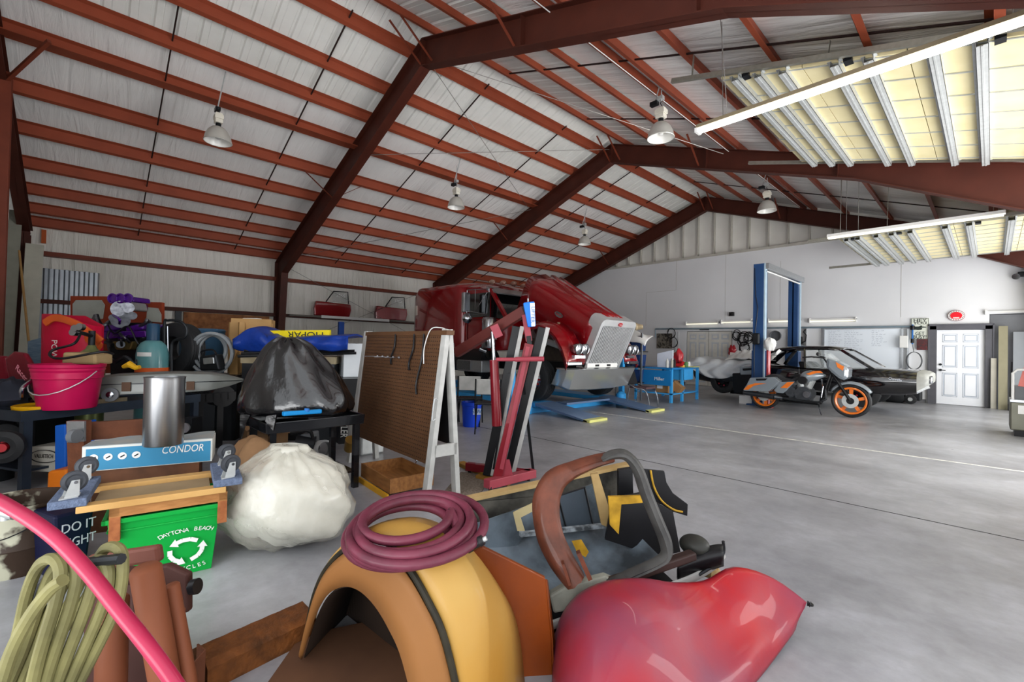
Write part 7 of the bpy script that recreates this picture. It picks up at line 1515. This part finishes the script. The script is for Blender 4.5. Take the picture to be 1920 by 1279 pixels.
# ---- orange fender piece
m_fo = mat('burnt_orange_gelcoat', '8a400f', .4, 0, '5a260a', 2.5, .8, .05, 20, coat=.15)
t = thing('orange_fender', 'burnt orange angular body panel standing behind the yellow fender', 'panel', atz(990, 1.85, 0))
build('face', trp([(884, 1036), (905, 1026), (1022, 1084), (1034, 1200), (1040, 1400), (960, 1400), (970, 1200), (940, 1110)], 884, 1.78, 1040, 1.82, .02), m_fo, t, bevel=.004)
build('edge_return', MB().poly([at(1021, 1086, 1.825), at(1033, 1200, 1.825), at(1039, 1398, 1.825), at(1042, 1380, 1.88), at(1037, 1200, 1.88), at(1024, 1088, 1.88)], CR, .008), m_fo, t)
# ---- red fender
def mat_redf():
    M_ = mat('chalky_red_gelcoat', '9c0a16', .4, 0, '74384c', 2.1, 1.0, .05, 18, coat=.15, sharp=.15); return M_
A1 = [(1038, 1240, 1.86), (1052, 1170, 1.86), (1085, 1122, 1.86), (1140, 1094, 1.90), (1210, 1088, 1.95), (1270, 1096, 2.0), (1330, 1092, 2.06), (1385, 1066, 2.16), (1450, 1086, 2.18), (1512, 1130, 2.10)]
A2 = [(1036, 1300, 1.70), (1060, 1215, 1.70), (1105, 1160, 1.70), (1165, 1135, 1.74), (1230, 1135, 1.80), (1290, 1148, 1.87), (1345, 1142, 1.95), (1400, 1118, 2.05), (1456, 1120, 2.12), (1508, 1140, 2.10)]
A3 = [(1036, 1370, 1.58), (1070, 1290, 1.56), (1120, 1235, 1.56), (1185, 1212, 1.60), (1250, 1215, 1.67), (1305, 1222, 1.74), (1358, 1208, 1.83), (1405, 1180, 1.94), (1452, 1160, 2.04), (1502, 1150, 2.09)]
A4 = [(1040, 1450, 1.50), (1085, 1380, 1.46), (1140, 1330, 1.46), (1200, 1306, 1.50), (1262, 1300, 1.56), (1315, 1296, 1.62), (1362, 1276, 1.70), (1405, 1244, 1.80), (1448, 1208, 1.94), (1494, 1166, 2.07)]
A5 = [(1050, 1560, 1.44), (1100, 1500, 1.40), (1160, 1450, 1.40), (1220, 1420, 1.42), (1275, 1400, 1.46), (1322, 1376, 1.52), (1362, 1344, 1.61), (1400, 1298, 1.74), (1442, 1244, 1.89), (1490, 1180, 2.06)]
A6 = [(1050, 1600, 1.42), (1100, 1560, 1.36), (1160, 1510, 1.36), (1220, 1475, 1.38), (1272, 1445, 1.43), (1318, 1412, 1.50), (1358, 1370, 1.60), (1396, 1318, 1.73), (1438, 1260, 1.88), (1486, 1188, 2.06)]
t = thing('red_fender', 'chalky red and pink car fender lying at the bottom right of the pile', 'fender', atz(1250, 1.75, 0))
RW = [smoothpts([at(*p) for p in a], 4) for a in (A1, A2, A3, A4, A5)]
def clampz(q): return Vector((q.x, q.y, max(q.z, .004)))
RW = [[clampz(q) for q in r] for r in RW]
R2 = []
for i in range(len(RW[0])):
    R2.append(smoothpts([r[i] for r in RW], 4))
rear = [[Vector((c_[0].x, c_[0].y, 0))+CF*.16+CZ*max(.01, c_[0].z-.16), c_[0]+CF*.05-CZ*.02] for c_ in R2]
build('shell', MB().loft([a+b for a, b in zip(rear, R2)], closed=False, cap=False), mat_redf(), t, smooth=True, thick=.008, ang=3)
ed_ = [smoothpts([clampz(at(*p)) for p in a], 4) for a in (A5, A6)]
build('lower_flange', MB().loft([list(r) for r in zip(*ed_)], closed=False, cap=False), mat('dark_red_edge', '8e2434', .35, 0, '6e1826', 4), t, smooth=True, thick=.006, ang=3)
for (a, b) in (((1285, 1170), (1322, 1205)), ((1340, 1165), (1352, 1195)), ((1195, 1130), (1212, 1134)), ((1250, 1222), (1270, 1250)), ((1390, 1120), (1412, 1128))):
    pass
build('tip_hardware', MB().sph(clampz(at(1518, 1133, 2.1)), .014, .014, .01, 10, fn=lambda d: 1+.3*math.sin(9*d.x)), m_black, t)
# ---- fibreglass body tub with its panels
m_fg = mat('grey_blue_fibreglass', '74818c', .42, 0, '2c3034', 4.5, .95, .2, 18, coat=.2, sharp=.25); m_fgd = mat('dark_mottled_grey', '66635b', .6, 0, '262523', 7, .9, .2, 20, sharp=.3)
m_tanf = mat('tan_resin', 'b59a6a', .5, 0, '8a6c3e', 7, .7)
t = thing('body_tub', 'grey blue fibreglass car body tub filled with panels behind the fenders', 'car body', atz(1090, 2.5, 0))
build('rear_wall', trp([(868, 942), (1182, 873), (1190, 960), (1130, 1010), (905, 1060), (870, 1010)], 868, 2.5, 1190, 2.86, .02), m_fgd, t)
build('wall_cap', MB().bar(at(866, 938, 2.48), at(1186, 869, 2.84), .06, .02), m_tanf, t)
def basin(u, v):
    a = at(895, 1015, 2.45).lerp(at(1150, 955, 2.75), u); b = at(975, 1120, 2.05).lerp(at(1255, 1062, 2.3), u)
    p = a.lerp(b, v); return p-CZ*(.10*math.sin(PI*u)**.6*math.sin(PI*v)**.6)
build('basin', MB().sheet(basin, 24, 18), m_fg, t, smooth=True, thick=.012, ang=3)
build('left_wall', trp([(884, 985), (1120, 905), (1150, 985), (985, 1003), (935, 1062), (900, 1040)], 884, 2.38, 1150, 2.66, .012), m_fg, t)
build('recess_panel', trp([(1046, 930), (1096, 914), (1112, 986), (1062, 992)], 884, 2.355, 1150, 2.635, .02), mat('slate_recess', '4c5660', .35, 0, '3c454e', 4, coat=.3), t, bevel=.004)
build('cream_frame', tr2([(962, 962), (1002, 943), (1005, 956), (976, 971), (984, 996), (970, 996)], 2.33, .015), mat('cream_resin', 'c7b98e', .5, 0, 'a8966a', 9), t)
build('tan_rib', tr2([(1108, 890), (1122, 888), (1146, 965), (1148, 992), (1128, 984)], 2.5, .03), m_tanf, t)
build('black_panel', trp([(1148, 935), (1200, 925), (1262, 960), (1276, 1035), (1235, 1045), (1135, 1012)], 1135, 2.42, 1276, 2.56, .02), m_black, t)
build('yellow_bracket', tr2([(1141, 932), (1203, 930), (1205, 943), (1165, 946), (1160, 1002), (1144, 985)], 2.38, .02), mat('yellow_resin', 'c79a2c', .45, 0, '7d5d16', 16, .8), t)
build('dark_post', tr2([(1160, 882), (1186, 878), (1188, 940), (1160, 945)], 2.7, .04), m_black, t)
build('pale_sill', MB().tube(smoothpts([at(1036, 1172, 1.98), at(1100, 1150, 2.0), at(1200, 1118, 2.1), at(1290, 1088, 2.22), at(1340, 1060, 2.3), at(1356, 1040, 2.34)]), .013, 8, flat=1.6), m_wleg, t, smooth=True)
build('grey_scoop', tr2([(1030, 1118), (1060, 1100), (1135, 1082), (1160, 1092), (1150, 1102), (1125, 1120), (1095, 1140), (1038, 1152)], [1.96, 1.98, 2.02, 2.04, 2.03, 2.0, 1.98, 1.95], .05), mat('weathered_grey_resin', '8a8b80', .6, 0, '5f6058', 9, .8), t, bevel=.01)
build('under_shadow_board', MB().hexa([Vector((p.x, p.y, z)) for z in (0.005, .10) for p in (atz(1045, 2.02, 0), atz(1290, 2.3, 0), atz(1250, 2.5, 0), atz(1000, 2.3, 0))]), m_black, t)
build('support', fbox(MB(), atz(890, 2.52, 0), atz(1150, 2.78, 0), .1, 0, .45), m_fgd, t)
build('shelf_edge', MB().bar(at(975, 1002, 2.38), at(1148, 984, 2.56), .03, .02), mat('scuffed_pale_edge', '9aa2a8', .5, 0, '2d3033', 20, .9, sharp=.5), t)
build('recess_border', MB().tube([at(1046, 930, 2.48), at(1096, 914, 2.53), at(1112, 986, 2.55), at(1062, 992, 2.50)], .007, 6, closed=True), m_black, t)
build('yellow_overspray', tr2([(1072, 1015), (1090, 1012), (1104, 1035), (1098, 1045), (1082, 1036)], 2.22, .004), mat('yellow_resin', 'c79a2c', .45), t)
build('scoop_opening', tr2([(1118, 1110), (1138, 1098), (1150, 1096), (1140, 1112), (1122, 1122)], 1.985, .006), m_black, t)
t = thing('curved_panel', 'black curved panel edged in yellow standing at the back of the body tub', 'panel', atz(1250, 2.75, 0))
cp = [(1208, 880), (1246, 884), (1250, 905), (1262, 925), (1290, 946), (1289, 968), (1262, 960), (1238, 945), (1245, 1040), (1205, 1030)]
build('panel', tr2(cp, 2.72, .02), m_black, t, bevel=.003)
build('yellow_edge', MB().tube(smoothpts([at(1220, 882, 2.70), at(1226, 912, 2.70), at(1240, 938, 2.70), at(1262, 955, 2.70), at(1280, 960, 2.70)]), .006, 6), mat('yellow_resin', 'c79a2c', .45), t, smooth=True)
# rusty bow and grey bow
m_bow = mat('rust_brown_resin', '6d3a28', .5, 0, '3c2118', 9, .9, .25, 22, coat=.15, sharp=.2)
def band(path, widths, thk, name, mt, parent, off=CF):
    C_ = smoothpts([at(*p) for p in path], 5); n = len(C_); rg = []
    for i, p in enumerate(C_):
        d = (C_[min(i+1, n-1)]-C_[max(i-1, 0)]).normalized(); sd = d.cross(CF).normalized(); f_ = i/(n-1)*(len(widths)-1); k = min(int(f_), len(widths)-2); w_ = widths[k]+(widths[k+1]-widths[k])*(f_-k)
        rg.append([p+sd*w_-CF*thk*.2, p+sd*w_*.5-CF*thk, p+sd*w_*.1-CF*thk*.8, p-sd*w_*.3-CF*thk*1.1, p-sd*w_-CF*thk*.3, p-sd*w_+CF*thk, p+sd*w_+CF*thk])
    return build(name, MB().loft(rg), mt, parent, smooth=True, ang=1.2)
t = thing('rusty_bow', 'rust brown curved window surround standing in the body tub', 'surround', atz(1060, 2.05, 0))
band([(1150, 858, 2.2), (1120, 865, 2.18), (1075, 882, 2.14), (1040, 905, 2.1), (1024, 945, 2.06), (1030, 1000, 2.02), (1052, 1050, 1.98), (1080, 1092, 1.95)], [.022, .028, .036, .055, .062, .060, .055, .045], .03, 'band', m_bow, t)
build('bolt_tab', MB().bar(at(1084, 1035, 1.93), at(1106, 1085, 1.93), .018, .03, CF).bar(at(1055, 1055, 1.93), at(1068, 1095, 1.93), .012, .03, CF), m_bow, t)
t = thing('grey_bow', 'dark grey rubber window surround leaning against the rusty one', 'surround', atz(1240, 2.2, 0))
band([(1128, 862, 2.17), (1150, 853, 2.17), (1175, 855, 2.17), (1196, 880, 2.17), (1212, 925, 2.16), (1232, 975, 2.14), (1248, 1015, 2.12), (1250, 1042, 2.1), (1230, 1058, 2.08), (1180, 1080, 2.04), (1140, 1098, 2.0)], [.012, .02, .024, .026, .028, .028, .028, .024, .02, .018, .014], .024, 'band', mat('grey_rubber', '4a4947', .5, 0, '262627', 9, .9, .15, 30), t)
build('rail', MB().bar(at(1140, 1095, 2.02), at(1300, 1040, 2.2), .05, .04), mat('dark_brown_resin', '33221f', .5, 0, '1c1614', 8), t, bevel=.008)
t = thing('headlight_bucket', 'black open headlight shell at the right end of the body tub', 'shell', atz(1320, 2.3, 0))
build('dome', MB().sph(at(1302, 1022, 2.3), .075, .07, .05, 20), mat('dark_grey_shell', '2b2b28', .45), t, smooth=True)
build('hood', MB().sheet(lambda u, v: at(1270+86*u, 1050-28*math.sin(PI*.5*u)*(1-v)+(10+26*(1-u))*v, 2.28-.06*math.sin(PI*v)), 14, 8), m_black, t, smooth=True, thick=.012, ang=3)
build('outer_lip', MB().tube(smoothpts([at(1356, 1015, 2.3), at(1357, 1035, 2.3), at(1345, 1055, 2.28), at(1310, 1078, 2.24)]), .008, 6), m_dark, t, smooth=True)
single('yellow_sponge', MB().sph(clampz(at(1335, 1075, 2.42))+CZ*.0, .07, .05, .03, 14, fn=lambda d: 1+.2*math.sin(7*d.x)), m_tanf, 'mottled yellow lump behind the red fender', 'lump', smooth=True)
# ---- timber and floor board
m_tim = mat('old_timber', '7d4a22', .65, 0, '3c2412', 5, .9, .35, 20, stretch=(3, 3, 3))
TA_ = on(388, 1300, 'Z', 0); TB_ = on(592, 1196, 'Z', 0); dd2, nn2 = rot3(TB_-TA_)
L_ = math.hypot((TB_-TA_).x, (TB_-TA_).y); rr = []
for i in range(22):
    s_ = L_*i/21; w1 = .002*math.sin(i*1.7); o2 = Vector((TA_.x, TA_.y, 0))+dd2*s_
    rr.append([o2+CZ*0.0, o2+CZ*(.085+w1), o2+nn2*.03+CZ*(.105+w1), o2+nn2*(.13+w1)+CZ*(.115-w1), o2+nn2*.17+CZ*.09, o2+nn2*.17])
t = thing('timber_beam', 'old brown timber beam on the floor left of the yellow fender', 'beam', (TA_+TB_)/2)
build('beam', MB().loft(rr), m_tim, t, smooth=True, ang=.4)
build('end_bracket', MB().poly([TA_+CZ*.0-dd2*.01, TA_+CZ*.17-dd2*.01, TA_+CZ*.16+nn2*.07-dd2*.01, TA_+CZ*0+nn2*.07-dd2*.01], -dd2, .006).poly([TA_-dd2*.01+CZ*.17, TA_-dd2*.07+CZ*.12, TA_-dd2*.07, TA_-dd2*.01], -nn2, .006), m_rust, t)
q0 = on(470, 1340, 'Z', 0); q1 = on(760, 1250, 'Z', 0)
single('brown_board', MB().hexa([Vector((p.x, p.y, z)) for z in (.001, .02) for p in (q0-CF*.35, on(820, 1300, 'Z', 0)-CF*.1, on(800, 1150, 'Z', 0), on(560, 1205, 'Z', 0)+CF*.02)]), mat('scuffed_brown_board', '6b4a34', .7, 0, '4a3226', 3, .8), 'scuffed brown board lying under the yellow fender', 'board')
# ---- brown tubes of the old press
m_tubeb = mat('brown_primer', '7f4930', .6, 0, '693a26', 4, .5)
t = thing('brown_press', 'old brown primer painted machine with leaning tubes at the lower left', 'machine', atz(270, 1.5, 0))
def ltube(a, b, r, d0, d1, nm='tube'):
    A_ = at(a[0], a[1], d0); B_ = at(b[0], b[1], d1); B_.z = max(B_.z, .0); build(nm, MB().lathe([(0, 0), (r*.8, 0), (r, r*.25), (r, (B_-A_).length), (0, (B_-A_).length)], A_, (B_-A_), 28), m_tubeb, t, smooth=True, ang=.9)
ltube((272, 1062), (330, 1400), .042, 1.42, 1.47); ltube((212, 1120), (205, 1420), .042, 1.44, 1.46); ltube((322, 1095), (372, 1400), .022, 1.5, 1.52, 'thin_tube')
build('cross_bar', MB().bar(at(170, 1056, 1.62), at(303, 1036, 1.60), .03, .06, CZ), mat('primer_dark', '6d3f33', .6, 0, '5a332a', 4), t, bevel=.012)
build('bracket', tr2([(240, 1075), (312, 1060), (352, 1078), (352, 1150), (300, 1160), (245, 1150)], 1.58, .03), mat('primer_darker', '4e302a', .6, 0, '38231f', 4), t, bevel=.008)
build('knob', MB().cyl(at(352, 1102, 1.57), at(360, 1101, 1.57), .008, n=10).cyl(at(360, 1101, 1.57), at(371, 1099, 1.57), .026, n=18), m_black, t, smooth=True)
build('bracket_leg', MB().bar(at(335, 1140, 1.58), atz(350, 1.58, 0), .04, .03), m_tubeb, t)
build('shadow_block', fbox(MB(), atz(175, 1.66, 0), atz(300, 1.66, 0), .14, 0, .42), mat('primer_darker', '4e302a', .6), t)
# ---- reel stand and khaki hose
m_khaki = mat('khaki_hose', '858052', .55, 0, '4d4a30', 7, .9, .1, 40)
t = thing('hose_rack', 'dark bent steel rack carrying the khaki hose at the lower left', 'rack', atz(60, 1.35, 0))
build('arm', MB().tube(smoothpts([atz(30, 1.35, 0), at(60, 1180, 1.35), at(100, 1078, 1.3), at(150, 1058, 1.25), at(228, 1048, 1.22)]), .014, 8), m_dark, t, smooth=True)
build('arm', MB().tube(smoothpts([atz(100, 1.45, 0), at(84, 1200, 1.42), at(72, 1110, 1.38), at(100, 1080, 1.32)]), .014, 8), m_dark, t, smooth=True)
build('foot', MB().bar(atz(20, 1.3, .015), atz(130, 1.5, .015), .05, .03), m_dark, t)
tops = [(100, 1048), (130, 1052), (160, 1062), (190, 1050), (216, 1026)]
for i, (tx, ty) in enumerate(tops):
    d_ = 1.18+.02*i; w_ = 30
    hp = smoothpts([at(tx-120-12*i, 1330+10*i, d_+.10), at(tx-72-10*i, 1210, d_+.10), at(tx-48, 1110, d_+.07), at(tx-26, ty+12, d_+.03), at(tx, ty, d_), at(tx+14, ty+24, d_-.01), at(tx+4, 1130, d_-.02), at(tx-26-4*i, 1230, d_-.03), at(tx-62-14*i, 1370, d_-.03), at(tx-110-16*i, 1440, d_+.04)], 7, closed=True)
    single('khaki_hose_loop', MB().tube(hp, .0145, 10, closed=True), m_khaki, 'khaki hose loop hung at the lower left, %s of the five' % ('leftmost', 'second from the left', 'middle', 'second from the right', 'rightmost and highest')[i], 'hose', 'khaki hose loops', smooth=True)
single('khaki_hose_end', MB().tube(smoothpts([at(118, 1088, 1.08), at(95, 1105, 1.08), at(60, 1150, 1.07), at(25, 1215, 1.06), at(0, 1290, 1.05), at(-30, 1380, 1.05)]), .0145, 10), m_khaki, 'loose khaki hose end crossing in front of the loops', 'hose', smooth=True)
single('red_hose', MB().tube(smoothpts([at(-160, 885, .98), at(-60, 915, .96), at(20, 952, .94), at(100, 1006, .92), (at(165, 1072, .90)), at(220, 1140, .88), at(280, 1215, .86), at(340, 1300, .85), at(420, 1430, .84)], 8), .0135, 12), mat('rose_red_hose', '9c1c40', .4, 0, '821634', 8, .5, coat=.3), 'rose red air hose sweeping across the lower left corner', 'hose', smooth=True)
